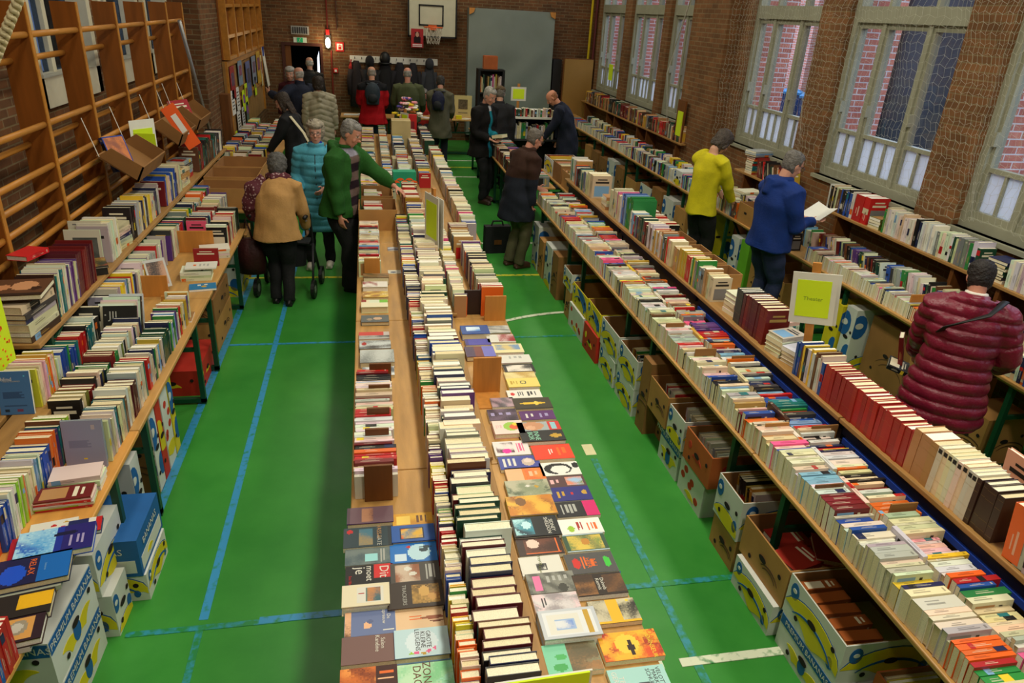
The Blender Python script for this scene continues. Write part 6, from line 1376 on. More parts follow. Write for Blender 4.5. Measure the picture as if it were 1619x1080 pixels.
book((-1.55, 5.7, T + .03), (.5, -.75, .43), (-.83, -.55, 0), (-.24, .36, .9), .014, .16, .23, 'pale grey', 'x', desc='photo book with a dark-haired face leaning in the cut carton', key=0, art_face=1, art=[bg((190, 190, 186)), nz(.1, .9, .1, .9, (40, 34, 34), (196, 150, 120), 3)])
flat(-1.42, 5.1, .28, .18, .012, 'tan', 'faded brown newspaper lying flat on the left table', [bg((150, 110, 66)), ln(.1, .9, .1, .6, (110, 80, 50), 6), rc(.2, .8, .7, .95, (110, 60, 40))], (), T, None, .08)

# ------------------------------------------------------------------ signs
def sign(label, x, y, z, rz, w, h, post_z, lettering=None, double=False, post=True, tilt=0.0):
    """card facing local -y, on a wooden post"""
    t = thing('sign', label, 'sign', (x, y, z), rz, 'lime subject signs')
    R = Matrix.Rotation(tilt, 4, 'Y')
    M = R
    mb = MB().bx(-w / 2, w / 2, -.006, .0, -h / 2, h / 2, M=M)
    if double: mb.bx(-w / 2 + .01, w / 2 + .02, .03, .036, -h / 2 - .01, h / 2 - .01, M=M)
    mb.build('white_card', plain('sign_card', (214, 212, 200), .7, .04), t)
    MB().bx(-w * .38, w * .38, -.008, -.006, -h * .36, h * .36, M=M).build('lime_sheet', lime, t)
    if lettering:
        text(lettering, .034, M @ Matrix(((1, 0, 0, 0), (0, 0, -1, -.0085), (0, 1, 0, 0), (0, 0, 0, 1))), plain('sign_ink', (120, 150, 40), .7, .05), t)
    if post:
        MB().bx(-.025, .025, .002, .026, post_z - z, h / 2 + .06, M=M).build('post', wood_mid, t)
    return t
sign('lime sign on a wooden post at the raised right plank', 2.6, 3.62, 1.43, -.62, .25, .32, .97, 'Theater', True, True, -.1)
sign('lime sign on a wooden post over the middle tables, seen edge-on', .53, 6.2, 1.2, -1.25, .3, .44, .81, None, True)
sign('plain white card on a slim wooden post at the far middle tables', .62, 12.9, 1.12, -.9, .2, .24, .77)
sign('lime sign on white card before the grey crash mat', 2.93, 14.6, 1.44, 0, .3, .26, .77)
sign('lime sign on a tall post beside the navy bent person, edge-on', 3.42, 12.7, 1.0, -1.2, .22, .5, .2)
t = sign('lime card cut off by the bottom edge of the picture', .465, 1.46, 1.025, .03, .3, .19, .81, None, False, False)
MB().bx(-.14, .14, -.012, -.006, -.095, .095).build('lime_front', lime, t)
tag(MB().bx(-.004, .004, -.11, .11, -.18, .18).build('lime_sheet', lime), 'large lime sheet hanging at the left frame edge by the bench', 'sign').location = (-1.9, 3.78, 1.24)
mk = MB()
_r = random.Random(3)
for k in range(26): mk.bx(.004, .0055, *(lambda a: (a, a + .012))(_r.uniform(-.09, .08)), *(lambda a: (a, a + .01))(_r.uniform(-.16, .05)), (1, 1, 1))
mk.build('pen_marks', orange_m, [o for o in bpy.data.objects if o.name.startswith('lime_sheet') and o.parent is None][0])
t = thing('sign', 'lime sheet on white card clipped to the wall bars', 'sign', (-2.05, 7.35, 1.62), .9, 'lime subject signs')
MB().bx(-.13, .13, -.004, 0, -.2, .2).build('white_card', paper_w, t)
MB().bx(-.1, .1, -.007, -.004, -.14, .12).build('lime_sheet', lime, t)
tag(MB().bx(-.09, .09, -.003, .003, -.14, .14).build('lime_sheet', lime), 'smaller lime sheet hanging just behind the white carded one', 'sign').location = (-2.0, 7.2, 1.58)
t = thing('leaflet', 'orange leaflet with a white patch standing in the middle tray', 'leaflet', (-1.93, 8.3, 1.62), .5)
MB().bx(-.075, .075, -.003, .003, -.24, .24, M=Matrix.Rotation(-.5, 4, 'Y')).build('sheet', orange_m, t)
MB().bx(-.03, .03, -.005, -.003, -.1, .14, M=Matrix.Rotation(-.5, 4, 'Y')).build('white_patch', paper_w, t)

# ------------------------------------------------------------------ things at the back
t = thing('bookcase', 'black metal bookcase with books before the grey crash mat', 'bookcase', (0, 0, 0))
MB().bx(2.36, 2.41, 16.25, 16.6, 0, 1.75).build('side_panel', black_m, t); MB().bx(2.89, 2.94, 16.25, 16.6, 0, 1.75).build('side_panel', black_m, t)
for z in (.3, .78, 1.25, 1.72): MB().bx(2.41, 2.89, 16.25, 16.6, z, z + .03).build('shelf', black_m, t)
MB().bx(2.41, 2.89, 16.58, 16.6, .3, 1.72).build('back_panel', dark_m, t)
t = thing('slatted_crate', 'orange-brown ribbed box on top of the black bookcase', 'crate', (2.63, 16.4, 1.752))
mb = MB().bx(-.15, .15, -.1, .1, 0, .26)
for k in range(9): mb.bx(-.15 + k * .034, -.135 + k * .034, -.108, -.1, .01, .25)
mb.build('crate_body', plain('crate_orange', (186, 100, 50), .5, .12), t)
MB().bx(-.14, .14, -.09, .09, .26, .27).build('rim', orange_c, t)
t = thing('display_case', 'white topped black case of books on the far right tables', 'case', (0, 0, 0))
MB().bx(2.5, 3.45, 13.0, 14.3, 1.18, 1.21).build('top_board', white_m, t)
MB().bx(2.52, 2.55, 13.05, 14.28, 0, 1.18).build('side_panel', black_m, t); MB().bx(3.4, 3.43, 13.05, 14.28, 0, 1.18).build('side_panel', black_m, t)
MB().bx(2.55, 3.4, 13.6, 13.63, 0, 1.18).build('back_panel', black_m, t); MB().bx(2.55, 3.4, 13.0, 13.6, .8, .83).build('shelf', dark_m, t)
for k in range(24):
    book((2.58 + .034 * k, 13.05 + RB.uniform(0, .03), 1.212), (1, 0, 0), (0, 1, 0), (0, 0, 1), .03, .13, RB.uniform(.11, .15), pick(P_OLD if k < 8 else P_PALE, RB), 'row on top of the white topped case', key=k)
for k in range(18):
    book((2.6 + .04 * k, 13.03, .832), (1, 0, 0), (0, 1, 0), (0, 0, 1), .035, .16, RB.uniform(.2, .3), pick(P_MIX, RB), 'row inside the black display case', key=k)
row('tall old row at the left end of the white topped case', 2.3, 13.0, 14.2, 1.0, 'stand', -1, (.03, .05), (.28, .34), (.18, .2), pal('tan:3, grey:2, olive green:1, pink:1, cream:1'), 0, seed=220)
t = thing('table_stand', 'low stand under the tall old books by the white topped case', 'stand', (0, 0, 0))
MB().bx(2.28, 2.5, 12.95, 14.3, .97, 1.0).build('top_board', wood_bench, t)
for y in (13.0, 14.2): MB().bx(2.32, 2.46, y, y + .04, 0, .97).build('leg', wood_dark, t)
t = thing('framed_print', 'cream framed print standing on the back table', 'picture', (2.03, 16.15, .77), -.1)
MB().bx(-.19, .19, 0, .02, 0, .44).build('mount', plain('print_cream', (206, 190, 130), .6, .08), t)
MB().bx(-.1, .1, -.006, 0, .16, .36).build('picture', plain('print_dark', (96, 84, 60), .6, .5, 30), t)
MB().bx(-.1, .1, -.005, 0, .07, .1).build('caption', plain('print_grey', (150, 140, 100), .6, .3, 40), t)
tag(MB().bx(-.06, .06, -.05, .05, 0, .07).build('yellow_box', plain('yellow_box_y', (220, 210, 30), .5, .05)), 'small bright yellow box on the back table', 'box').location = (1.9, 15.8, .772)
for i, (x, y, w, d, rgb, lab) in enumerate(((-.35, 15.95, .28, .2, (200, 204, 200), 'pale papers on the far left of the back table'), (-.1, 16.0, .2, .26, (190, 196, 204), 'grey papers at the back beside the red jacket'), (.85, 15.85, .2, .14, (226, 226, 224), 'white sheet before the seated person'), (1.2, 15.8, .14, .2, (220, 216, 210), 'white leaflet under the parka sleeve'), (2.05, 15.8, .2, .16, (214, 206, 180), 'cream papers in front of the framed print'))):
    t = thing('papers', lab, 'papers', (x, y, T), .2 * i)
    for k in range(3): MB().bx(-w / 2 + .01 * k, w / 2 + .008 * k, -d / 2, d / 2, .004 * k, .004 * k + .003).build('sheet', plain('sheet_%d_%d_%d' % rgb, rgb, .6, .05), t)
t = thing('flower_bouquet', 'bouquet of pink, white and yellow flowers at the far middle tables', 'flowers', (.68, 13.25, T))
MB().rings([(0, 0, 0, .07, .07), (0, 0, .2, .1, .1)], 12).build('vase', plain('vase_green', (60, 90, 60), .4, .1), t)
rf = random.Random(5)
for k in range(34):
    a, e_ = rf.uniform(0, 2 * PI), rf.uniform(.1, 1)
    p = (.24 * e_ * math.cos(a), .14 * e_ * math.sin(a), .42 + .2 * (1 - e_ ** 2) + rf.uniform(-.08, .06))
    c_ = rf.choice([(240, 196, 196), (236, 150, 160), (240, 236, 220), (240, 210, 40), (236, 140, 60), (80, 70, 150)])
    fm_ = MB()
    for q in range(5):
        fm_.ell((p[0] + .03 * math.cos(q * 1.257), p[1] + .03 * math.sin(q * 1.257), p[2]), (.03, .03, .02), None, 6, 4)
    fm_.ell((p[0], p[1], p[2] + .008), (.012, .012, .01), None, 6, 4)
    fm_.build('blossom', plain('blossom_%d_%d_%d' % c_, c_, .7, .1), t, smooth=True)
st = MB()
for k in range(14):
    a = k * .45
    st.tube([(0, 0, .15), (.08 * math.cos(a), .05 * math.sin(a), .3), (.18 * math.cos(a), .1 * math.sin(a), .42)], .004, 4)
    st.ell((.16 * math.cos(a + .2), .1 * math.sin(a + .2), .36), (.05, .02, .02), Matrix.Rotation(a, 3, 'Z'), 6, 4)
st.build('stems', plain('stem_green', (70, 110, 50), .6, .2), t)
t = thing('red_box', 'red cardboard box in front of the flower bouquet', 'box', (.7, 13.0, T))
MB().bx(-.13, .13, -.06, .06, 0, .43).build('box_body', red_m, t); MB().bx(-.09, .09, -.062, -.06, .2, .32).build('label_patch', plain('label_maroon', (120, 20, 30), .6, .1), t)
for i, (x, y, w, d, h, c_, lab) in enumerate(((.52, 12.1, .3, .3, .42, (190, 170, 120), 'tall beige box standing on the far middle tables'), (.45, 10.3, .27, .22, .16, (186, 176, 140), 'low khaki box under white papers on the middle tables'), (.42, 9.0, .28, .16, .24, (30, 150, 110), 'green gift box with orange swirls on the middle tables'))):
    t = thing('carton', lab, 'box', (x, y, .812), .03 * i)
    MB().bx(-w / 2, w / 2, -d / 2, d / 2, 0, h).build('carton_body', plain('box_%d' % i, c_, .7, .08), t)
    if i == 2:
        o_ = MB()
        for k in range(5): o_.prism(crescent(.05, .03, 8, .2, 2.9), .002, frame((-.11 + k * .055, -.0802, .1 + .03 * (k % 2)), (1, 0, 0), (0, 0, 1)))
        o_.build('swirls', orange_m, t)
        y_ = MB()
        for k in range(4): y_.prism(oval(.02, .02, 10), .002, frame((-.1 + k * .06, -.0802, .04), (1, 0, 0), (0, 0, 1)))
        y_.build('dots', yellow_c, t)
    else:
        MB().bx(-w / 2, w / 2, -.004, .004, h, h + .003).build('tape', wood_mid, t)
tag(MB().bx(-.06, .22, -.12, .12, 0, .004).build('pink_sheet', plain('sheet_pink', (230, 60, 110), .6, .08)), 'bright pink sheet at the far left corner of the middle tables', 'paper').location = (-.12, 13.3, T)
# ------------------------------------------------------------------ people
def remesh(mb, voxel, smooth=2):
    me = mb.mesh('tmp')
    o = bpy.data.objects.new('tmp', me); C.objects.link(o)
    m = o.modifiers.new('r', 'REMESH'); m.mode = 'VOXEL'; m.voxel_size = voxel; m.use_smooth_shade = True
    if smooth:
        s = o.modifiers.new('s', 'SMOOTH'); s.factor = .5; s.iterations = smooth
    dg = bpy.context.evaluated_depsgraph_get()
    out = bpy.data.meshes.new_from_object(o.evaluated_get(dg))
    bpy.data.objects.remove(o); bpy.data.meshes.remove(me)
    return out

def mesh_np(me):
    a = np.empty(len(me.vertices) * 3, dtype=np.float32); me.vertices.foreach_get('co', a)
    n = np.empty(len(me.vertices) * 3, dtype=np.float32); me.vertices.foreach_get('normal', n)
    return a.reshape(-1, 3), n.reshape(-1, 3)

def put_mesh(me, name, mat, parent):
    me.materials.clear(); me.materials.append(mat)
    me.polygons.foreach_set('use_smooth', [True] * len(me.polygons))
    o = bpy.data.objects.new(name, me); me.name = name
    C.objects.link(o); o.parent = parent
    return o

def vpaint(me, cols):
    at = me.color_attributes.new('Col', 'FLOAT_COLOR', 'POINT')
    a = np.ones((len(cols), 4), dtype=np.float32); a[:, :3] = cols
    at.data.foreach_set('color', a.ravel())

def ik(a, c, l1, l2, pole):
    a, c = V(a), V(c); d = c - a; L = min(d.length, (l1 + l2) * .995); d.normalize()
    c = a + d * L
    x = (l1 * l1 - l2 * l2 + L * L) / (2 * L); h = math.sqrt(max(l1 * l1 - x * x, 1e-5))
    p = V(pole) - d * V(pole).dot(d); p.normalize()
    return a + d * x + p * h, c

def wr(me, amp, scale, seed=0):
    """cloth folds: sum of a few skewed waves along the surface"""
    v, n = mesh_np(me)
    r = np.random.RandomState(seed)
    d = np.zeros(len(v))
    for k in range(7):
        w = r.normal(size=3); w /= np.linalg.norm(w); f = scale * r.uniform(.6, 1.8)
        ph = v @ w * f + r.uniform(0, 6) + 1.3 * np.sin(v @ r.normal(size=3) * scale * .35)
        d += np.sin(ph)
    v = v + n * (1.5 * amp * d / 3)[:, None]
    me.vertices.foreach_set('co', v.astype(np.float32).ravel())

HEAD = [(-.118, .022, .024, .05), (-.108, .04, .044, .036), (-.088, .054, .066, .022), (-.06, .063, .082, .01), (-.03, .069, .092, .004), (0, .073, .097, 0), (.03, .0755, .1, -.004), (.06, .0745, .098, -.008), (.085, .065, .085, -.011), (.103, .048, .063, -.013), (.114, .025, .034, -.014)]

def hair_mesh(style, MH, seed):
    """a shell over the skull: raised where hair grows, sunk inside the head elsewhere"""
    mb = MB()
    mb.rings([(0, y, z, rx, ry) for z, rx, ry, y in HEAD], 40)
    me = bpy.data.meshes.new('h')
    # finer ellipsoid-like shell
    n, m = 44, 34
    vs, fs = [], []
    zz = [h[0] for h in HEAD]; RX = [h[1] for h in HEAD]; RY = [h[2] for h in HEAD]; YO = [h[3] for h in HEAD]
    r = random.Random(seed)
    for i in range(m + 1):
        z = -.118 + (.118 + .1145) * (1 - math.cos(PI * i / m)) / 2
        rx, ry, yo = [float(np.interp(z, zz, q)) for q in (RX, RY, YO)]
        for j in range(n):
            a = 2 * PI * j / n
            x, y = rx * math.cos(a), yo + ry * math.sin(a)
            fwd = (y - yo) / max(ry, .01)
            if style == 'bald': g = -1
            elif style == 'ring': g = min((-.2 - fwd) * 3 + .9, (z + .075) * 25, (.062 - z) * 30)
            else:
                hl = {'short': .062, 'bob': .05, 'curly': .05, 'long': .055, 'recede': .085}.get(style, .06)
                top = (z - hl) * 40
                back = min((-.02 - fwd) * 5 + (.6 if z > -.0 else 0), (z + (.085 if style in ('short', 'recede') else .14)) * 25)
                sides = min((.45 - fwd) * 5, (z - (.0 if style in ('short', 'recede') else -.06)) * 30)
                g = max(top if not (style == 'recede' and fwd > .5) else -1, back, sides if fwd < .5 else -1)
            g = max(0, min(1, g))
            th = {'curly': .034, 'bob': .028, 'long': .022, 'short': .013, 'ring': .009, 'recede': .01}.get(style, .012)
            d = -.006 + g * (th + .006) + (g * r.uniform(-.004, .004) if style != 'curly' else g * r.uniform(-.008, .01))
            q = V((math.cos(a), math.sin(a), .8 * z / .115)).normalized() * d
            vs.append(tuple(MH @ V((x + q.x, y + q.y, z + q.z))))
    for i in range(m):
        for j in range(n): fs.append((i * n + j, i * n + (j + 1) % n, (i + 1) * n + (j + 1) % n, (i + 1) * n + j))
    fs.append(tuple(range(n - 1, -1, -1))); fs.append(tuple(m * n + j for j in range(n)))
    me.from_pydata(vs, [], fs); me.update()
    return me

def hand(mb, wrist, d, palm_n, curl, s, left):
    """palm, four fingers of different length with knuckle bends, a thumb from the side of the palm"""
    d = V(d).normalized(); n = (V(palm_n) - d * V(palm_n).dot(d)).normalized(); x = d.cross(n)   # x across the palm
    if left: x = -x                                                                           # thumb side
    R = Matrix((x, d, n)).transposed()
    w = V(wrist)
    mb.tube([w - d * .02 * s, w + d * .02 * s, w + d * .055 * s, w + d * .09 * s], [(.024 * s, .017 * s), (.03 * s, .016 * s), (.038 * s, .016 * s), (.036 * s, .013 * s)], 10, up=n)
    for k, (off, L) in enumerate(((.028, .07), (.01, .08), (-.009, .075), (-.027, .058))):
        p = w + d * .085 * s + x * off * s
        a = curl * .5; pts = [p - d * .02 * s]
        cd = d
        for q in range(3):
            pts.append(pts[-1] + cd * (.02 * s if q == 0 else 0))
            a2 = curl * (q + 1) * .55 + .08 * k
            cd = (d * math.cos(a2) + n * math.sin(a2)).normalized()
            pts.append(pts[-1] + cd * L * s * (.42, .33, .25)[q])
        pts = [pts[0]] + [pts[i] for i in (2, 4, 6)] if len(pts) > 6 else pts
        mb.tube(pts, [.0095 * s, .0092 * s, .0085 * s, .007 * s][:len(pts)], 7, up=n)
    p = w + d * .025 * s + x * .026 * s
    t1 = p + (d * .5 + x * .75 + n * .25).normalized() * .045 * s
    t2 = t1 + (d * .8 + x * (.3 - curl * .35) + n * (.2 + curl * .5)).normalized() * .036 * s
    mb.tube([p - x * .012 * s, t1, t2], [.0125 * s, .011 * s, .0085 * s], 7, up=n)

def person(label, loc, face, h=1.75, build=1.0, lean=0.0, head=(0, 0), L=None, R=None, feet=None, hair=('short', (90, 88, 86)), skin=(206, 156, 130), coat=None, legs=None, shoes=(30, 26, 24), knee=.0, seated=False, seed=1, lookz=1, glasses=False, curl=.6, shoulder_drop=0, inner=None, palms=(None, None)):
    """local frame: +y forward, +x to the right; lengths for a 1.75 m figure, scaled by h"""
    k = h / 1.75
    t = thing('person', label, 'person', loc, face, 'visitors')
    S = lambda p: V(p) * k
    hipz = .93 if not seated else .48
    hip = V((0, 0, hipz))
    def spine(z, f):       # a point z above the hip, bent forward by lean*f
        a = lean * f
        return hip + V((0, math.sin(a) * z, math.cos(a) * z))
    wst, chs, shl = spine(.17, .5), spine(.36, .75), spine(.5, .9)
    nb = spine(.565, 1.0)
    a = lean
    fw = V((0, math.cos(a), -math.sin(a))); up = V((0, math.sin(a), math.cos(a)))
    pit, yaw = head
    RH = Matrix.Rotation(yaw, 3, 'Z') @ Matrix.Rotation(-(lean * .6 + pit), 3, 'X')
    hc = nb + V((0, math.sin(lean + pit * .4), math.cos(lean + pit * .4))) * .075 + RH @ V((0, .012, .1))
    MH = Matrix.Translation(hc * k) @ (RH * k).to_4x4() @ Matrix.Diagonal((1, 1, 1.04, 1))
    shw = .185 * (1 + (build - 1) * .6)
    shoulder = {}
    elbow, wrist = {}, {}
    for s, tgt in ((-1, L), (1, R)):
        sp = shl + V((s * shw, 0, -.015 - shoulder_drop))
        if tgt is None: tgt = (s * .26, .06, hipz - .13)
        e_, w_ = ik(sp, tgt, .295, .265, (s * .35, -.8, -.5))
        shoulder[s], elbow[s], wrist[s] = sp, e_, w_
    feet = feet or ((-.1, 0), (.1, .03))
    knees, ankles, hips = {}, {}, {}
    for s, f in ((-1, feet[0]), (1, feet[1])):
        hp = hip + V((s * .09, 0, -.02)); an = V((f[0], f[1], .085 if len(f) < 3 else f[2]))
        kn, an = ik(hp, an, .425, .425, (0, 1, .1))
        hips[s], knees[s], ankles[s] = hp, kn, an
    # one continuous body
    b = MB()
    B = build
    def tr(p, rx, ry): return (p * k, rx * k, ry * k)
    b.tube([S(hip + V((0, 0, -.09))), S(hip), S(wst), S(chs), S(shl), S(nb)], [(.14 * B * k, .1 * B * k), (.16 * B * k, .11 * B * k), (.135 * B * k, .1 * B * k), (.155 * B * k, .105 * B * k), (.14 * B * k, .085 * k), (.06 * k, .06 * k)], 16, up=(0, 1, 0))
    b.tube([S(nb - up * .03), S(nb + up * .05), S(hc + RH @ V((0, -.02, -.06)))], [.062 * k, .055 * k, .055 * k], 12, up=(0, 1, 0))
    b.rings([(0, y, z, rx, ry) for z, rx, ry, y in HEAD], 20, M=MH)
    b.tube([MH @ V((0, .09, .028)), MH @ V((0, .103, .005)), MH @ V((0, .118, -.022)), MH @ V((0, .1, -.034))], [.008 * k, .011 * k, .0155 * k, .012 * k], 8)
    for s in (-1, 1):
        b.ell(tuple(MH @ V((s * .076, -.008, -.008))), (.011 * k, .021 * k, .034 * k), RH, 8, 6)
        b.ell(tuple(MH @ V((s * .032, .082, .03))), (.026 * k, .014 * k, .008 * k), RH, 8, 6)
        b.ell(tuple(MH @ V((s * .04, .07, -.03))), (.024 * k, .018 * k, .022 * k), RH, 8, 6)
        b.tube([S(shoulder[s] - V((s * .05, 0, 0))), S(shoulder[s]), S(elbow[s]), S(wrist[s])], [.055 * k, .052 * k, .04 * k, .027 * k], 10, up=(0, 1, .1))
        d = (wrist[s] - elbow[s]).normalized()
        pn = palms[0 if s < 0 else 1] or (-s * 1.0, .2, 0)
        hand(b, S(wrist[s]), d, pn, curl, k, s < 0)
        b.tube([S(hips[s]), S(knees[s]), S(ankles[s])], [.085 * B * k, .056 * k, .04 * k], 12, up=(0, 1, 0))
        b.ell(tuple(S(ankles[s] + V((0, .06, -.045)))), (.04 * k, .1 * k, .035 * k), None, 10, 6)
    b.ell(tuple(MH @ V((0, .092, -.062))), (.024 * k, .01 * k, .008 * k), RH, 8, 5)
    me = remesh(b, .0075 * k, 2)
    v, n_ = mesh_np(me)
    Mi = np.array(MH.inverted())
    hl = v @ Mi[:3, :3].T + Mi[:3, 3]
    col = np.tile(np.array(lin(skin)), (len(v), 1))
    def dab(c, r_, rgb, f=1.0):
        d = np.sqrt((((hl - np.array(c)) / np.array(r_)) ** 2).sum(1)); m_ = np.clip(1.5 - d, 0, 1)[:, None] * f
        col[:] = col * (1 - m_) + np.array(lin(rgb)) * m_
    for s in (-1, 1):
        dab((s * .032, .09, .012), (.017, .025, .0085), (226, 216, 206)); dab((s * .032, .095, .012), (.007, .03, .007), (40, 30, 26))
        dab((s * .033, .095, .034), (.022, .03, .005), tuple(int(q * .7) for q in hair[1]), .8)
        dab((s * .045, .08, -.03), (.02, .03, .018), (206, 130, 110), .35)
    dab((0, .1, -.062), (.024, .03, .007), (168, 90, 84), .9)
    vpaint(me, col)
    put_mesh(me, 'body', skin_m, t)
    # hair
    st, hcol = hair
    hm = plain('hair_%d_%d_%d' % hcol, hcol, .6, .35, 30, .6, 60)
    if st != 'bald':
        hme = hair_mesh(st, MH, seed)
        put_mesh(hme, 'hair', hm, t)
    if st in ('long', 'bob'):
        q = MB(); zb = -.26 if st == 'long' else -.11
        q.tube([MH @ V((0, -.05, .04)), MH @ V((0, -.07, -.05)), MH @ V((0, -.075, zb * .6)), MH @ V((0, -.07, zb))], [(.07 * k, .04 * k), (.082 * k, .04 * k), (.08 * k, .03 * k), (.055 * k, .02 * k)], 14, up=(0, 1, 0))
        for s in (-1, 1):
            q.tube([MH @ V((s * .065, .0, .05)), MH @ V((s * .082, .01, -.03)), MH @ V((s * .075, .0, zb * .8))], [.03 * k, .028 * k, .02 * k], 10, up=(0, 1, 0))
        hm2 = remesh(q, .01 * k, 2); wr(hm2, .003, 120, seed); put_mesh(hm2, 'hair_length', hm, t)
    if glasses:
        g = MB()
        for s in (-1, 1):
            g.tube([MH @ V((s * .033 + .023 * math.cos(q_), .109, .01 + .017 * math.sin(q_))) for q_ in np.linspace(0, 2 * PI, 14, endpoint=False)], .0025 * k, 5, closed=True)
            g.tube([MH @ V((s * .057, .106, .014)), MH @ V((s * .078, .0, .012))], .002 * k, 5)
        g.tube([MH @ V((-.01, .112, .012)), MH @ V((.01, .112, .012))], .002 * k, 5)
        g.build('glasses', dark_m, t)
    # trousers
    lg = legs or {}
    lr = lg.get('rgb', (26, 26, 30)); lw = lg.get('w', 1.0)
    q = MB()
    q.tube([S(hip + V((0, 0, .08))), S(hip), S(hip + V((0, 0, -.1)))], [(.155 * B * k, .115 * B * k), (.172 * B * k, .125 * B * k), (.15 * B * k, .11 * B * k)], 16, up=(0, 1, 0))
    for s in (-1, 1):
        q.tube([S(hips[s] + V((0, 0, .0))), S(hips[s].lerp(knees[s], .5)), S(knees[s]), S(knees[s].lerp(ankles[s], .55)), S(ankles[s] + V((0, 0, -.03)))], [(.1 * B * k, .105 * B * k), .088 * lw * B * k, .072 * lw * k, .066 * lw * k, .062 * lw * k], 14, up=(0, 1, 0))
    me = remesh(q, .013 * k, 3); wr(me, .006 * k, 26, seed)
    put_mesh(me, 'trousers', plain('cloth_%d_%d_%d' % lr, lr, .85, .15, 8, .25, 60), t)
    sm = plain('shoe_%d_%d_%d' % shoes, shoes, .45, .15, 8)
    for s in (-1, 1):
        p = S(ankles[s]); q = MB()
        q.ell((p.x, p.y + .055 * k, p.z - .045 * k), (.047 * k, .135 * k, .05 * k), None, 14, 8); q.ell((p.x, p.y - .0 * k, p.z - .03 * k), (.046 * k, .06 * k, .06 * k), None, 12, 8)
        q.bx(p.x - .04 * k, p.x + .04 * k, p.y - .06 * k, p.y + .17 * k, p.z - .084 * k, p.z - .06 * k)
        put_mesh(remesh(q, .009 * k, 2), 'shoe', sm, t)
    # coat
    c = coat
    if c:
        cr = c['rgb']; th = c.get('th', .022); hem = c.get('hem', hipz - .1); fl_ = c.get('flare', 1.0)
        q = MB()
        rings_ = [V((0, -.0, hem)), (hip if hem < hipz - .05 else hip + V((0, 0, .04))), wst, chs, shl + up * .0, nb - up * .005]
        wd = [(.19 * fl_, .15 * fl_), (.18, .135), (.158, .125), (.172, .128), (.155, .1), (.075, .075)]
        if hem < hipz - .3: rings_.insert(1, V((0, 0, (hem + hipz) / 2))); wd.insert(1, (.185 * fl_, .145 * fl_))
        pts = [S(p) for p in rings_]; rr = [((x * B + th) * k, (y * B + th) * k) for x, y in wd]
        q.tube(pts, rr, 22, up=(0, 1, 0))
        for s in (-1, 1):
            sd, ed, wd_ = shoulder[s], elbow[s], wrist[s]
            cuff = ed.lerp(wd_, c.get('cuff', .93))
            q.tube([S(sd - V((s * .09, 0, -.01))), S(sd + V((s * .0, 0, .0))), S(sd.lerp(ed, .5)), S(ed), S(ed.lerp(cuff, .5)), S(cuff)],
                   [(.075 + th) * k, (.066 + th) * k * B ** .5, (.057 + th) * k * B ** .5, (.05 + th) * k, (.044 + th * .9) * k, (.034 + th * .7) * k], 14, up=(0, 1, .1))
        if c.get('collar', 1):
            ch = c.get('collar_h', .05)
            q.tube([S(nb - up * .05), S(nb + up * (ch * .4)), S(nb + up * ch)], [(.095 + th * .5) * k, (.078 + th * .4) * k, (.08 + th * .3) * k], 16, up=(0, 1, 0))
        if c.get('hood'):
            q.tube([S(nb - fw * .045 + up * .03 + V((-.12, 0, -.03))), S(nb - fw * .09 - up * .01 + V((-.06, 0, 0))), S(nb - fw * .115 - up * .03), S(nb - fw * .09 - up * .01 + V((.06, 0, 0))), S(nb - fw * .045 + up * .03 + V((.12, 0, -.03)))], [.035 * k, .055 * k, .062 * k, .055 * k, .035 * k], 12)
            q.tube([S(nb - fw * .1 + up * .02), S(shl - fw * .145 - up * .05)], [.07 * k, .045 * k], 12, up=(0, 1, 0))
        me = remesh(q, c.get('vox', .011) * k, 4)
        qs = c.get('quilt')
        if qs:
            v, n_ = mesh_np(me)
            d = np.zeros(len(v)); best = np.full(len(v), 1e9)
            segs = [(S(rings_[0]), S(nb), .19 * B * k, 0)]
            for s in (-1, 1):
                L1 = (elbow[s] - shoulder[s]).length * k
                segs += [(S(shoulder[s]), S(elbow[s]), .075 * k, 0), (S(elbow[s]), S(wrist[s]), .065 * k, L1)]
            for a_, b_, r_, off in segs:
                a_, b_ = np.array(a_), np.array(b_); ab = b_ - a_; L_ = np.linalg.norm(ab); ab = ab / L_
                tt = np.clip((v - a_) @ ab, -.05, L_ + .05)
                dist = np.linalg.norm(v - a_ - tt[:, None] * ab, axis=1) / r_
                if c.get('chevron') and off == 0 and r_ > .1: tt = tt + .35 * np.abs(v[:, 0])
                w_ = np.abs(np.sin(PI * (tt + off) / (qs * k)))
                m_ = dist < best; best[m_] = dist[m_]; d[m_] = w_[m_]
            v = v + n_ * ((d ** .5 - .55) * c.get('puff', .016) * k)[:, None]
            me.vertices.foreach_set('co', v.astype(np.float32).ravel())
            wr(me, .003 * k, 34, seed)
        else:
            wr(me, c.get('fold', .006) * k, c.get('fs', 22), seed)
        r_ = c.get('rough', .85)
        m2 = None
        if c.get('yoke'):      # shoulders in a second colour
            v, _ = mesh_np(me); z0 = c['yoke'][1] * k
            cc = np.where((v[:, 2] > z0)[:, None], np.array(lin(c['yoke'][0])), np.array(lin(cr)))
            vpaint(me, cc); m2 = cloth_m
        if c.get('open'):      # open front shows a striped pullover
            v, _ = mesh_np(me)
            wdt = c['open'][1] * k * (1.0 - .25 * np.clip((v[:, 2] / k - 1.0) / .4, -1, 1))
            fr = (np.abs(v[:, 0] - .02) < wdt) & (v[:, 1] > .02) & (v[:, 2] < (nb.z + .02) * k) & (v[:, 2] > (hem + .0) * k)
            base = np.tile(np.array(lin(cr)), (len(v), 1))
            stp = np.where((np.mod(v[:, 2] / k, .17) < .085)[:, None], np.array(lin(c['open'][0][0])), np.array(lin(c['open'][0][1])))
            base[fr] = stp[fr]
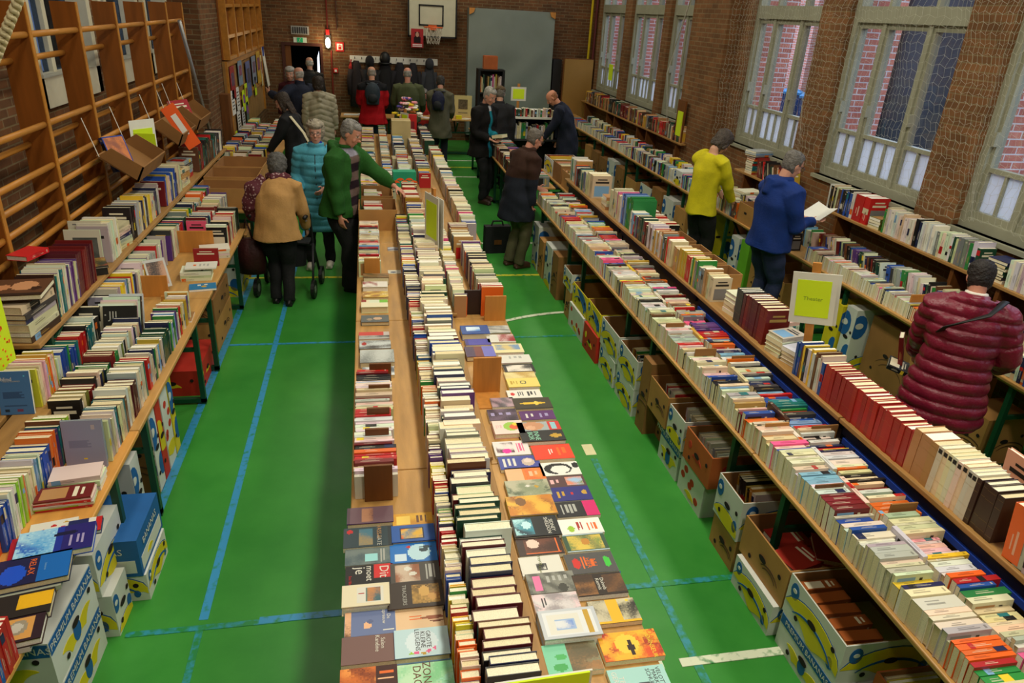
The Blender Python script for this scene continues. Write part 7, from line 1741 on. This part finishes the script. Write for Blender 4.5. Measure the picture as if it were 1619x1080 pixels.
            nearn = fr & (v[:, 2] > (nb.z - .06) * k)
            base[nearn] = np.array(lin(c['open'][0][2]))
            vpaint(me, base); m2 = cloth_m
            v[fr, 1] -= .018 * k
            me.vertices.foreach_set('co', v.astype(np.float32).ravel())
        put_mesh(me, c.get('name', 'jacket'), m2 or plain('cloth_%d_%d_%d' % cr, cr, r_, .14, 8, .2, 70), t)
        if c.get('zip'):
            z_ = MB(); z_.tube([S(V((0, .15 * B + th + .005, hem + .05))), S(wst + V((0, .12 * B + th, 0))), S(chs + V((0, .13 * B + th, 0))), S(shl + V((0, .1 + th, 0)))], .006 * k, 6); z_.build('zip', dark_m, t)
    if inner:                  # shirt collar or fleece at the neck
        q = MB(); q.tube([S(nb - up * .02), S(nb + up * .035), S(nb + up * .075)], [(.085) * k, .078 * k, .073 * k], 16, up=(0, 1, 0))
        if len(inner) > 3: q.tube([S(nb + fw * .075 - up * .02), S(chs + fw * .14)], [.05 * k, .035 * k], 10, up=(1, 0, 0))
        me = remesh(q, .01 * k, 2); put_mesh(me, 'collar', plain('cloth_%d_%d_%d' % tuple(inner[:3]), tuple(inner[:3]), .85, .1, 12, .3, 60), t)
    J = dict(t=t, k=k, nb=nb * k, hc=hc * k, wrist={s: wrist[s] * k for s in wrist}, elbow={s: elbow[s] * k for s in elbow}, sh={s: shoulder[s] * k for s in shoulder}, hip=hip * k, chs=chs * k, shl=shl * k, fw=fw, up=up, MH=MH)
    J['M'] = Matrix.Translation(loc) @ Matrix.Rotation(face, 4, 'Z')
    return J

def worn(J, name, label, cat, mb, mat, group=None):
    """a thing someone carries: top-level, placed in world space"""
    o = mb.build(name, mat, None, smooth=True)
    o.data.transform(J['M'])
    return tag(o, label, cat, group)

def backpack(J, rgb, label, sc=1.0):
    k = J['k']; M = J['M']
    t = thing('backpack', label, 'backpack', (0, 0, 0), 0, 'backpacks')
    m = plain('pack_%d_%d_%d' % rgb, rgb, .7, .2, 8, .3, 40)
    c = J['chs'] - J['fw'] * .235 * k + J['up'] * .02
    q = MB(); q.ell(tuple(c), (.15 * k * sc, .1 * k, .21 * k * sc), None, 16, 12); q.bx(c.x - .12 * k * sc, c.x + .12 * k * sc, c.y - .06 * k, c.y + .08 * k, c.z - .2 * k * sc, c.z + .1 * k)
    me = remesh(q, .014, 5); me.transform(M); put_mesh(me, 'bag_body', m, t)
    q = MB(); q.ell((c.x, c.y - .09 * k, c.z - .08 * k), (.1 * k * sc, .05 * k, .09 * k), None, 12, 8)
    me = remesh(q, .014, 3); me.transform(M); put_mesh(me, 'front_pocket', plain('pack_dark', (24, 28, 34), .7, .2), t)
    for s in (-1, 1):
        q = MB().tube([(s * .07 * k, c.y + .06 * k, c.z + .17 * k), tuple(J['sh'][s] * .6 + J['nb'] * .4 + V((0, -.02, .055)) * k), tuple(J['sh'][s] * .62 + J['nb'] * .38 + V((0, .1, .0)) * k), (s * .13 * k, c.y + .3 * k, c.z - .05)], [(.022 * k, .007)] * 4, 8)
        o = q.build('strap', m, t, smooth=True); o.data.transform(M)
    return t

# 1 green jacket reaching over the books
J = person('person in open green jacket and striped pullover reaching for books, facing right', (-.3, 7.78, 0), -PI / 2 - .45, 1.79, 1.18, .1, (.42, .1), L=(-.22, .62, 1.04), R=(.24, .1, .86), feet=((-.12, -.02), (.12, .12)),
           hair=('short', (120, 116, 112)), skin=(196, 136, 112), coat=dict(rgb=(36, 84, 30), hem=.82, hood=True, th=.03, fold=.009, flare=1.12, open=(((106, 86, 80), (36, 20, 30), (150, 146, 160)), .1), zip=False), legs=dict(rgb=(18, 18, 20), w=1.35), seed=3, curl=.5, palms=((0, 0, -1), None))
# 2 turquoise long quilted coat
person('person with curly grey hair and glasses in long turquoise quilted coat', (-.58, 8.55, 0), PI - .1, 1.64, 1.08, .02, (.1, .15), L=(-.1, .26, 1.04), R=(.2, .2, 1.0), hair=('curly', (150, 140, 122)), skin=(214, 156, 134), glasses=True,
       coat=dict(rgb=(78, 158, 180), hem=.48, th=.028, quilt=.085, puff=.012, flare=1.15, zip=True, name='coat'), legs=dict(rgb=(24, 24, 28)), shoes=(206, 200, 186), inner=(40, 60, 170), seed=5, feet=((-.1, .02), (.13, .1)))
# 3 beige cardigan with rollator
J = person('person with a headscarf and beige cardigan pushing a rollator, back to the camera', (-.93, 7.32, 0), -.12, 1.5, 1.24, .38, (.3, .15), L=(-.27, .3, .86), R=(.28, .3, .86), hair=('curly', (84, 82, 80)), skin=(190, 140, 118),
           coat=dict(rgb=(172, 130, 76), hem=.82, th=.025, fold=.006, flare=1.12, collar=0, name='cardigan'), legs=dict(rgb=(16, 16, 20), w=1.1), shoes=(24, 22, 24), seed=7, feet=((-.07, .0), (.1, -.08)))
k = J['k']
q = MB(); nb = J['nb']
q.tube([nb + V((-.1, .06, .02)) * k, nb + V((-.02, -.09, .03)) * k, nb + V((.1, .0, .04)) * k, nb + V((.03, .1, .03)) * k], [.05, .06, .05, .045], 12, closed=True)
q.tube([nb + V((-.1, -.06, .02)), nb + V((-.19, -.13, -.06)), nb + V((-.24, -.12, -.24)), nb + V((-.22, -.08, -.4))], [(.06, .04), (.1, .05), (.11, .05), (.07, .03)], 14, up=(0, 1, 0))
me = remesh(q, .012, 3); wr(me, .007, 40, 4); me.transform(J['M'])
sc_m, nt, b_ = nodes('floral_scarf')
vo = nt.nodes.new('ShaderNodeTexVoronoi'); vo.inputs['Scale'].default_value = 34
tc_ = nt.nodes.new('ShaderNodeTexCoord'); nt.links.new(tc_.outputs['Object'], vo.inputs['Vector'])
rp = nt.nodes.new('ShaderNodeValToRGB'); rp.color_ramp.elements[0].position = .28; rp.color_ramp.elements[1].position = .36
rp.color_ramp.elements[0].color = lin((160, 130, 130)) + (1,); rp.color_ramp.elements[1].color = lin((80, 20, 34)) + (1,)
nt.links.new(vo.outputs['Distance'], rp.inputs[0]); nt.links.new(rp.outputs[0], b_.inputs['Base Color']); b_.inputs['Roughness'].default_value = .8
o = put_mesh(me, 'scarf', sc_m, None); tag(o, 'maroon floral scarf over the left shoulder of the beige cardigan', 'scarf')
q = MB(); q.tube([(-.3, .08, .66), (-.3, .08, .5), (-.3, .08, .3)], [(.1, .05), (.15, .09), (.14, .09)], 14, up=(0, 1, 0)); q.tube([(-.38, .08, .62), (-.33, .1, .86), (-.26, .08, .62)], .012, 6)
worn(J, 'handbag', 'dark maroon shopping bag hanging beside the beige cardigan', 'bag', q, plain('bag_maroon', (62, 22, 24), .6, .2, 8, .3))
t = thing('rollator', 'dark wheeled rollator walker before the person in beige cardigan', 'walker', (-.93, 7.32, 0), -.12)
for s in (-1, 1):
    MB().tube([(s * .27, .12, .9), (s * .27, .3, .88), (s * .275, .36, .55), (s * .28, .62, .12)], .014, 8).build('side_frame', dark_m, t, smooth=True)
    MB().tube([(s * .275, .36, .55), (s * .29, .16, .13)], .013, 8).build('rear_strut', dark_m, t, smooth=True)
    MB().tube([(s * .27, .04, .905), (s * .27, .17, .9)], .02, 8).build('handle_grip', black_m, t, smooth=True)
    MB().tube([(s * .27, .1, .86), (s * .265, .2, .84)], .008, 6).build('brake_lever', grey_m, t)
    for y, r_ in ((.16, .1), (.62, .1)):
        w_ = MB().tube([(s * .295 - .018, y, r_), (s * .295 + .018, y, r_)], r_, 20).build('wheel', black_m, t)
        MB().tube([(s * .295 - .02, y, r_), (s * .295 + .02, y, r_)], .045, 14).build('hub', grey_m, w_)
MB().bx(-.25, .25, .3, .5, .54, .57).build('seat', black_m, t, bevel=.01)
MB().rings([(0, .42, .28, .18, .09), (0, .42, .53, .2, .1)], 12).build('basket_bag', plain('bag_black', (22, 22, 26), .8, .2), t)
MB().tube([(-.27, .45, .5), (.27, .45, .5)], .01, 8).build('cross_bar', dark_m, t)

# 4 black jacket reading
J = person('grey-haired person in black jacket and teal pullover reading in the middle aisle', (1.8, 11.75, 0), PI + .75, 1.79, 1.1, .08, (.42, .0), L=(.02, .3, 1.06), R=(.16, .28, 1.04), hair=('short', (150, 146, 138)), skin=(196, 140, 118),
           coat=dict(rgb=(22, 20, 20), hem=.74, th=.028, fold=.008, flare=1.1, open=(((28, 130, 150), (28, 130, 150), (206, 206, 210)), .035)), legs=dict(rgb=(16, 16, 20)), shoes=(56, 36, 28), seed=9, feet=((-.12, .0), (.1, .12)), palms=((0, 0, 1), (0, 0, 1)), curl=.3)
M = J['M']
def carried(J, c, A, Wd, Hd, t_, w_, h_, cname, desc, **kw):
    R_ = J['M'].to_3x3()
    c = J['M'] @ V(c)
    A, Wd, Hd = [(R_ @ V(x)).normalized() for x in (A, Wd, Hd)]
    book(c - Hd * h_ / 2 - Wd * w_ / 2, A, Wd, Hd, t_, w_, h_, cname, 'x', RB, desc=desc, key=0, **kw)
carried(J, (.08, .41, 1.12), (0, -.2, 1), (1, 0, 0), (0, 1, .2), .05, .14, .2, 'green', 'thick green and white book held by the person in black jacket', hard=False, rgb=lin((90, 160, 60)), art_face=1, art=[bg('white'), rc(0, .3, 0, 1, (100, 170, 70))])
# 5 brown and navy jacket with black bag
J = person('person in brown and navy jacket and olive trousers bending over the books', (1.74, 8.42, 0), -PI / 2 + .35, 1.66, 1.16, .22, (.35, -.1), L=(-.1, .36, 1.0), R=(.22, .08, .82), hair=('short', (96, 88, 80)), skin=(190, 132, 110), glasses=True,
           coat=dict(rgb=(28, 32, 42), hem=.66, th=.03, fold=.008, flare=1.16, yoke=((54, 34, 26), 1.2), collar_h=.06), legs=dict(rgb=(84, 80, 56), w=1.15), shoes=(70, 46, 34), seed=11, feet=((-.08, -.03), (.1, .02)))
q = MB(); q.bx(-.17, .17, -.06, .06, .0, .36); q.tube([(-.08, 0, .36), (-.06, 0, .42), (.06, 0, .42), (.08, 0, .36)], .012, 6)
o = q.build('shopping_bag', plain('bag_black', (22, 22, 26), .8, .2), None); o.location = (1.62, 9.0, .12); o.rotation_euler = (0, 0, .1)
tag(o, 'black shopping bag beside the olive trousers', 'bag')
MB().bx(-.05, .05, -.063, -.06, .12, .18).build('bag_label', wood_dark, o)
o.location.z = 0.001
# 6 yellow sweater
J = person('young person in bright yellow sweater and black trousers browsing at the window tables', (3.93, 8.0, 0), -PI / 2 + .42, 1.77, .95, .12, (.75, -.1), L=(-.1, .42, .98), R=(.2, .36, .88), hair=('bob', (66, 56, 48)), skin=(200, 150, 124),
           coat=dict(rgb=(196, 184, 12), hem=.8, th=.024, fold=.01, flare=1.06, collar=0, name='sweater', fs=18), legs=dict(rgb=(14, 14, 16), w=1.25), seed=13)
# 7 blue hoodie reading a booklet
J = person('person in royal blue hoodie and jeans reading an open booklet by the windows', (3.92, 6.38, 0), -PI / 2 + .1, 1.8, 1.14, .05, (.4, .05), L=(-.02, .34, 1.14), R=(.14, .36, 1.14), hair=('short', (104, 100, 96)), skin=(200, 146, 124), glasses=True,
           coat=dict(rgb=(0, 40, 110), hem=.86, th=.03, fold=.009, hood=True, flare=1.0, name='hoodie', fs=18), legs=dict(rgb=(28, 38, 70), w=1.05), seed=15, palms=((0, 0, 1), (0, 0, 1)), curl=.3)
for s, lab in ((-1, 'left open half of the white booklet read by the blue hoodie'), (1, 'right open half of the white booklet read by the blue hoodie')):
    pass
R_ = J['M'].to_3x3()
t = thing('open_booklet', 'open white booklet held by the person in blue hoodie', 'book', J['M'] @ V((.06, .5, 1.22)), -PI / 2 + .1)
for s in (-1, 1):
    MB().bx(0, .15 * s, -.11, .11, 0, .004, M=Matrix.Rotation(.55, 4, 'X') @ Matrix.Rotation(-s * .3, 4, 'Y')).build('page', paper_w, t)
# 8 maroon puffer
J = person('person with short dark hair in a maroon puffer jacket, back to the camera', (3.75, 3.62, 0), -.72, 1.6, 1.16, .14, (.35, .1), L=(-.24, .34, .92), R=(.3, .3, .98), hair=('short', (30, 24, 24)), skin=(190, 130, 108),
           coat=dict(rgb=(112, 18, 44), hem=.6, th=.042, quilt=.09, puff=.022, hood=True, flare=1.12, rough=.35, name='puffer_jacket', vox=.009), legs=dict(rgb=(20, 20, 24)), inner=(220, 214, 204), seed=17)
q = MB(); q.tube([(-.2, .12, 1.0), (-.12, -.17, 1.24), (.08, -.2, 1.38), (.15, -.06, 1.44), (.1, .14, 1.3)], [(.022, .008)] * 5, 8)
worn(J, 'shoulder_strap', 'black shoulder strap crossing the back of the maroon puffer jacket', 'strap', q, black_m)
carried(J, (-.31, .36, .83), (1, 0, .2), (0, 1, 0), (-.2, 0, 1), .03, .14, .22, 'dark red', 'dark red book with pale pages under the arm of the maroon jacket', hard=True)
carried(J, (-.3, .3, .72), (.2, 0, 1), (0, 1, 0), (1, 0, -.2), .03, .2, .14, 'black', 'black boxed book carried low by the maroon jacket', hard=True)
# 9 navy jacket bending
person('person with receding reddish hair in navy jacket bending over the tables, facing left', (3.5, 12.75, 0), PI / 2 - .3, 1.74, 1.1, .38, (.55, 0), L=(-.2, .45, .86), R=(.26, .2, .78), hair=('ring', (150, 96, 60)), skin=(206, 140, 110), coat=dict(rgb=(16, 22, 42), hem=.55, th=.028, fold=.007, flare=1.08, name='coat'), seed=19)
# 10 red jacket with backpack
J = person('bald person in a red and black jacket with a dark backpack, back to the camera', (.1, 15.0, 0), .02, 1.76, 1.16, .06, (.3, 0), L=(-.16, .3, 1.0), R=(.2, .3, 1.0), hair=('ring', (150, 140, 130)), skin=(206, 150, 122), coat=dict(rgb=(176, 18, 28), hem=.74, th=.034, fold=.008, flare=1.12, hood=True, yoke=((26, 26, 30), 1.36)), legs=dict(rgb=(32, 50, 86), w=1.05), seed=21)
backpack(J, (36, 48, 58), 'dark grey-green backpack worn over the red jacket')
# 11 olive pullover
person('broad person with thinning grey hair in an olive green pullover, back to the camera', (.79, 15.1, 0), -.05, 1.76, 1.28, .06, (.2, 0), L=(-.25, .3, .98), R=(.3, .24, .96), hair=('ring', (150, 146, 140)), skin=(204, 140, 118), coat=dict(rgb=(70, 76, 46), hem=.78, th=.022, fold=.006, collar_h=.03, name='pullover'), seed=23)
# 12 grey green parka
J = person('person in a grey-green parka with a navy backpack, at the back table', (1.38, 14.6, 0), -.25, 1.68, 1.05, .12, (.35, .2), L=(-.14, .34, .98), R=(.2, .3, .95), hair=('short', (48, 44, 40)), skin=(196, 142, 118), coat=dict(rgb=(84, 82, 64), hem=.6, th=.03, fold=.008, hood=True, flare=1.14, name='parka'), legs=dict(rgb=(22, 26, 40)), seed=25)
backpack(J, (22, 28, 56), 'navy backpack worn over the grey-green parka', .9)
# 13 black jacket and cap behind the reader
J = person('person in black jacket and brown cap behind the reader in black, back to the camera', (2.22, 13.15 - .45, 0), -.3, 1.7, 1.1, .08, (.25, 0), hair=('short', (110, 104, 96)), coat=dict(rgb=(24, 24, 28), hem=.7, th=.03, fold=.007), seed=27)
q = MB(); MHc = J['MH']
q.rings([(0, 0, .035, .09, .118), (0, -.005, .07, .092, .118), (0, -.01, .105, .075, .1), (0, -.01, .128, .03, .05)], 16, M=MHc); q.tube([MHc @ V((-.06, .09, .045)), MHc @ V((0, .14, .04)), MHc @ V((.06, .09, .045))], [(.02, .01)] * 3, 8)
worn(J, 'cap', 'brown tweed cap on the person in black behind the reader', 'cap', q, plain('cap_brown', (92, 74, 50), .85, .3, 30))
# 14 seated at the back table
person('seated person with grey hair in red jumper behind the back table', (1.22, 16.75, 0), PI - .15, 1.66, 1.05, .12, (.25, .2), L=(-.2, .38, .74), R=(.2, .38, .74), feet=((-.12, .42), (.12, .42)), seated=True, hair=('bob', (120, 116, 112)), skin=(206, 140, 118), glasses=True, coat=dict(rgb=(178, 44, 34), hem=.44, th=.022, collar=0, name='jumper'), seed=29)
t = thing('chair', 'chair of the seated person in red jumper', 'chair', (1.22, 16.8, 0))
MB().bx(-.2, .2, -.2, .22, .33, .36).build('seat', wood_dark, t); MB().bx(-.2, .2, .2, .23, .5, .82).build('backrest', wood_dark, t)
for x in (-.18, .18):
    for y in (-.17, .2): MB().bx(x - .015, x + .015, y - .015, y + .015, 0, .33 if y < 0 else .8).build('leg', dark_m, t)
# 15 long dark hair in black
J = person('person with long dark hair in a black coat looking down at the left tables', (-1.02, 10.9, 0), PI / 2 - .35, 1.68, .98, .14, (.4, .1), L=(-.16, .38, .9), R=(.24, .2, .86), hair=('long', (50, 38, 28)), skin=(200, 146, 124), coat=dict(rgb=(18, 18, 22), hem=.5, th=.026, fold=.007, flare=1.05, name='coat'), seed=31)
q = MB(); q.tube([(-.16, -.02, 1.42), (-.2, -.22, 1.22), (-.22, -.32, 1.06)], [(.03, .008)] * 3, 8); q.tube([(-.22, -.3, 1.1), (-.23, -.36, .9), (-.22, -.34, .7)], [(.03, .06), (.05, .16), (.05, .17)], 12, up=(0, 1, 0))
worn(J, 'tote_bag', 'cream canvas tote bag on the shoulder of the black coat', 'bag', q, plain('tote_cream', (206, 196, 164), .85, .08))
# 16 beige puffer
person('person with long dark hair in a long beige quilted coat, back to the camera', (-.82, 13.5, 0), .1, 1.67, 1.12, .04, (.15, .1), hair=('bob', (46, 36, 30)), skin=(200, 146, 124), coat=dict(rgb=(156, 148, 124), hem=.5, th=.036, quilt=.095, puff=.018, chevron=True, hood=True, name='coat', rough=.5), legs=dict(rgb=(30, 50, 40)), seed=33)
# 17 navy jacket, arm out
person('person with thin grey hair in navy jacket stretching an arm out near the doorway', (-1.16, 14.1, 0), .5, 1.76, 1.15, .05, (.1, .2), L=(-.5, .22, 1.36), R=(.24, .1, .85), hair=('ring', (170, 166, 160)), skin=(206, 150, 128), coat=dict(rgb=(20, 26, 46), hem=.7, th=.032, fold=.007, collar_h=.08), seed=35, curl=.2)
# 18 leaving through the door
person('bald grey-haired person in black leaving through the dark doorway', (-1.2, 17.1, 0), .1, 1.74, 1.1, .05, (.1, 0), hair=('ring', (190, 186, 180)), skin=(206, 156, 134), coat=dict(rgb=(20, 22, 24), hem=.7, th=.03), seed=37)
# 19 half hidden, facing the camera
person('grey-haired person in dark red half hidden behind the navy jacket, facing the camera', (-1.42, 15.2, 0), PI - .35, 1.68, 1.05, .05, (.15, .2), hair=('bob', (160, 156, 150)), skin=(206, 150, 128), coat=dict(rgb=(70, 16, 24), hem=.7, th=.028), seed=39)
# ------------------------------------------------------------------ turn the book list into objects
def bquads(b, mc, mp, local=False):
    """cover and page shapes of one book; local: about its own base"""
    t, w, h = b['t'], b['w'], b['h']
    O = V((0, 0, 0)) if local else b['o']
    A, Wd, Hd = b['A'], b['W'], b['H']
    hard = b['hard']; ct = .0028 if hard else .0012; ov = .004 if hard else .0004
    if t < .01: ct = min(ct, t * .15)
    col = b['col']
    def bx(mb, a0, a1, w0, w1, h0, h1, c):
        vs = [tuple(O + A * a + Wd * ww + Hd * hh) for hh in (h0, h1) for ww in (w0, w1) for a in (a0, a1)]
        mb.add(vs, BOXF, c)
    bx(mc, t / 2 - ct, t / 2, 0, w, 0, h, col); bx(mc, -t / 2, -t / 2 + ct, 0, w, 0, h, col); bx(mc, -t / 2 + ct, t / 2 - ct, 0, ct, 0, h, col)
    bx(mp, -t / 2 + ct, t / 2 - ct, ct, w - ov, ov, h - ov, b['page'])
    r = random.Random(b['seed'])
    e = -.0005
    lum = sum(col)
    def spine(h0, h1, a0, a1, c):
        q = [tuple(O + A * (a * t) + Wd * e + Hd * (hh * h)) for a, hh in ((a0, h0), (a1, h0), (a1, h1), (a0, h1))]
        mc.add(q, [(0, 1, 2, 3)], c)
    dark = lin((36, 32, 30)); pale = lin((226, 216, 190)); gold = lin((196, 160, 80))
    ink = dark if lum > .9 else (gold if hard and r.random() < .5 else pale)
    if 'set on' in b['place'] and b['place'][:3] in ('dar', 'whi', 'tan', 'red', 'mar'):
        for z in (.1, .3, .72, .9): spine(z, z + .008, -.42, .42, tuple(x * .75 + y * .25 for x, y in zip(col, gold)))
        if b['cname'] == 'ivory': spine(.86, .95, -.35, .35, dark)
        elif b['cname'] == 'red':
            for k in range(3):
                z = r.uniform(.05, .7); aa = r.uniform(-.4, .3); spine(z, z + r.uniform(.1, .25), aa, aa + .07, tuple(x * .75 + y * .25 for x, y in zip(col, pale)))
    elif t > .008:
        s = r.random()
        if s < .3:
            c2 = CL[r.choice(['white', 'black', 'red', 'navy', 'yellow', 'orange', 'teal', 'light blue', 'cream'])]
            z = r.uniform(.0, .75); spine(z, z + r.uniform(.1, .3), -.49, .49, c2)
        z = r.uniform(.1, .3); L = r.uniform(.25, .5)
        ik_ = tuple(x * .5 + y * .5 for x, y in zip(col, ink)); spine(z, z + L, -.16, -.02, ik_); spine(z + r.uniform(0, .1), z + L * .8, .12, .2, ik_)
        if r.random() < .3: spine(.88, .93, -.25, .25, ik_)
    def front(f, u0, u1, v0, v1, c, lift=.0006):
        a = (t / 2 + lift) * f
        q = [tuple(O + A * a + Wd * (u * w) + Hd * (v * h)) for u, v in ((u0, v0), (u1, v0), (u1, v1), (u0, v1))]
        mc.add(q, [(0, 1, 2, 3)] if f > 0 else [(3, 2, 1, 0)], c)
    if b.get('art'):
        N, Mv = 22, 32
        cols = np.tile(np.array(col), (N * Mv, 1)).astype(float)
        uu, vv = np.meshgrid((np.arange(N) + .5) / N, (np.arange(Mv) + .5) / Mv, indexing='ij'); uu, vv = uu.ravel(), vv.ravel()
        rs = np.random.RandomState(int(b['seed'] * 1e6) % 99991)
        for a in b['art']:
            if a[0] == 'bg': cols[:] = a[1]
            elif a[0] == 'rect': m = (uu >= a[1]) & (uu <= a[2]) & (vv >= a[3]) & (vv <= a[4]); cols[m] = a[5]
            elif a[0] == 'blob': m = ((uu - a[1]) / a[3]) ** 2 + ((vv - a[2]) / a[4]) ** 2 < 1; cols[m] = a[5]
            elif a[0] == 'lines':
                n = a[6]; p = (vv - a[3]) / (a[4] - a[3]) * n
                m = (p >= 0) & (p < n) & (np.mod(p, 1) < .5) & (uu >= a[1]) & (uu <= a[2] - .15 * np.mod(np.floor(p) * .618, 1)); cols[m] = a[5]
            elif a[0] == 'noise':
                f = np.zeros(len(uu))
                for k in range(6):
                    q = rs.normal(size=2) * a[7]; f += np.sin(uu * q[0] * 1.3 + vv * q[1] * 2 + rs.uniform(0, 6)) / (1 + k * .2)
                f = 1 / (1 + np.exp(-f * 1.6 - rs.normal(size=len(uu)) * .5))
                c_ = np.array(a[5])[None] * (1 - f[:, None]) + np.array(a[6])[None] * f[:, None]
                if a[8] is not None:
                    g = np.clip((np.sin(uu * 9 + f * 5) + np.sin(vv * 7 + f * 3)) * .7 - .4, 0, 1)[:, None]; c_ = c_ * (1 - g) + np.array(a[8])[None] * g
                m = (uu >= a[1]) & (uu <= a[2]) & (vv >= a[3]) & (vv <= a[4]); cols[m] = c_[m]
        s_ = b.get('art_face', 1); a_ = (t / 2 + .0006) * s_
        vs = [tuple(O + A * a_ + Wd * (w * (.004 + .992 * i / N)) + Hd * (h * (.004 + .992 * j / Mv))) for i in range(N + 1) for j in range(Mv + 1)]
        fs = [(i * (Mv + 1) + j, (i + 1) * (Mv + 1) + j, (i + 1) * (Mv + 1) + j + 1, i * (Mv + 1) + j + 1) for i in range(N) for j in range(Mv)]
        mc.add(vs, fs, [tuple(c_) for c_ in cols])
    else:
        for f in (1, -1):
            s = r.random()
            if s < .75:
                c2 = r.choice([dark, pale, CL['red'], CL['mustard'], CL['light blue'], CL['tan'], CL['grey']])
                if r.random() < .6: front(f, .12, .88, .08, .55, c2)
                front(f, .15, .85, .66, .74, ink, .0009); front(f, .25, .75, .8, .85, ink, .0009)

# a first mesh of every book finds out which show largest
mc, mp = MB(), MB()
fc, fp = [], []
for i, b in enumerate(BOOKS):
    bquads(b, mc, mp); fc.append(len(mc.f)); fp.append(len(mp.f))
from mathutils.bvhtree import BVHTree
GX, GY = 540, 360
Fpx = 1134.9
zbuf = np.full((GY + 2, GX + 2), 1e9)
bpy.context.view_layer.update()
for o in bpy.data.objects:
    if o.type == 'MESH' and o.parent is not None and o.parent.name.startswith('person'):
        v = mesh_np(o.data)[0]; M = np.array(o.matrix_world)
        p = v @ M[:3, :3].T + M[:3, 3] - np.array(CAM)
        z = p @ np.array(_f); X = (809.5 + Fpx * (p @ np.array(_r2)) / z) / 1619 * GX; Y = (540 - Fpx * (p @ np.array(_u2)) / z) / 1080 * GY
        ok = (z > .1) & (X > 0) & (X < GX) & (Y > 0) & (Y < GY)
        D = np.linalg.norm(p, axis=1)
        for dx, dy in ((0, 0), (1, 0), (0, 1), (1, 1)):
            np.minimum.at(zbuf, (Y[ok].astype(int) + dy, X[ok].astype(int) + dx), D[ok])
bv = BVHTree.FromPolygons(mc.v + mp.v, mc.f + [tuple(q + len(mc.v) for q in f) for f in mp.f])
nc = len(mc.f)
seen = {}
fc, fp = np.array(fc), np.array(fp)
for j in range(GY):
    for i in range(GX):
        px, py = (i + .5) * 1619 / GX, (j + .5) * 1080 / GY
        d = (_f + _r2 * ((px - 809.5) / Fpx) - _u2 * ((py - 540) / Fpx)).normalized()
        loc, nrm, idx, dist = bv.ray_cast(CAM, d)
        if loc is not None and dist < zbuf[j, i]:
            q = int(np.searchsorted(fc, idx, side='right')) if idx < nc else int(np.searchsorted(fp, idx - nc, side='right'))
            seen[q] = seen.get(q, 0) + 1
order = sorted(seen, key=lambda q: -(seen[q] + (3000 if BOOKS[q].get('desc') and seen[q] > 3 else 0)))
N_SINGLE = 299
single = set(order[:N_SINGLE])
print('books', len(BOOKS), 'seen', len(seen), 'cut at', seen[order[min(N_SINGLE, len(order) - 1)]])

ORD = 'first second third fourth fifth sixth seventh eighth ninth tenth eleventh twelfth thirteenth fourteenth fifteenth sixteenth seventeenth eighteenth nineteenth twentieth'.split()
ORD += ['twenty-' + q for q in ORD[:9]] + ['thirtieth'] + ['thirty-' + q for q in ORD[:9]] + ['fortieth'] + ['forty-' + q for q in ORD[:9]] + ['fiftieth']
groups = {}
for i, b in enumerate(BOOKS):
    if i in seen and not b.get('desc'):
        groups.setdefault((b['place'], b['cname']), []).append(i)
labels = {}
for (place, cn), ids in groups.items():
    ids.sort(key=lambda q: BOOKS[q]['key'] + BOOKS[q]['o'].y * 1e-4 if not BOOKS[q].get('pile') else BOOKS[q]['o'].y * 10 - BOOKS[q]['o'].z * .001)
    pile = BOOKS[ids[0]].get('pile')
    for n, q in enumerate(ids):
        pl = place.replace(' the ', ' ')
        if pile:
            if len(ids) == 1: labels[q] = '%s book in %s' % (cn, pl)
            else: labels[q] = '%s %s book from top in %s' % (ORD[n], cn, pl)
        elif len(ids) == 1: labels[q] = 'only %s book, %s' % (cn, pl)
        elif n == 0: labels[q] = 'first %s book from near end, %s' % (cn, pl)
        elif n == len(ids) - 1: labels[q] = 'last %s book from near end, %s' % (cn, pl)
        else: labels[q] = '%s %s book from near end, %s' % (ORD[min(n, len(ORD) - 1)], cn, pl)
rest_c, rest_p = MB(), MB()
used = set()
tmat = {}
for i, b in enumerate(BOOKS):
    if i not in single:
        if i in seen or not b.get('desc'): bquads(b, rest_c, rest_p)
        continue
    lab = b.get('desc') or labels[i]
    n = 2
    while lab in used: lab = (b.get('desc') or labels[i]) + ', ' + ORD[n - 1]; n += 1
    used.add(lab)
    t = thing('book', lab, 'book', b['o'], 0, 'books for sale')
    c_, p_ = MB(), MB()
    bquads(b, c_, p_, True)
    cov = c_.build('cover', print_m, t, color=True); p_.build('page_block', page_m, t, color=True)
    for ttl in b.get('titles') or ():
        s, u, v, size, cn = ttl
        size = min(size, 0.8 * b['w'] / (.62 * max(len(q) for q in s.split('\n'))))
        X, Y = (b['W'], b['H']) if b.get('art_face', 1) > 0 else (-b['W'], b['H'])
        p = b['A'] * (b['t'] / 2 + .001) + b['W'] * (u * b['w']) + b['H'] * (v * b['h'])
        mt = plain('ink_' + cn.replace(' ', '_'), CO[cn], .5, .03)
        M_ = frame(p, X, Y)
        text(s, size, M_, mt, cov, 'title')
rest = rest_c
o2 = len(rest.f)
off = len(rest.v)
rest.v += rest_p.v; rest.f += [tuple(q + off for q in f) for f in rest_p.f]; rest.c += rest_p.c; rest.m = [0] * o2 + [1] * len(rest_p.f)
ro = rest.build('more_books', [print_m, page_m], None, color=True)
tag(ro, 'all the smaller second-hand books packed on the tables, planks and shelves farther off', 'books', None, 'stuff')

for o in bpy.data.objects:
    if o.parent is None and 'label' in o and not 4 <= len(o['label'].replace('-', ' ').split()) <= 16 and __name__ != '__main__': print('LONG', o.name, len(o['label'].split()), o['label'])
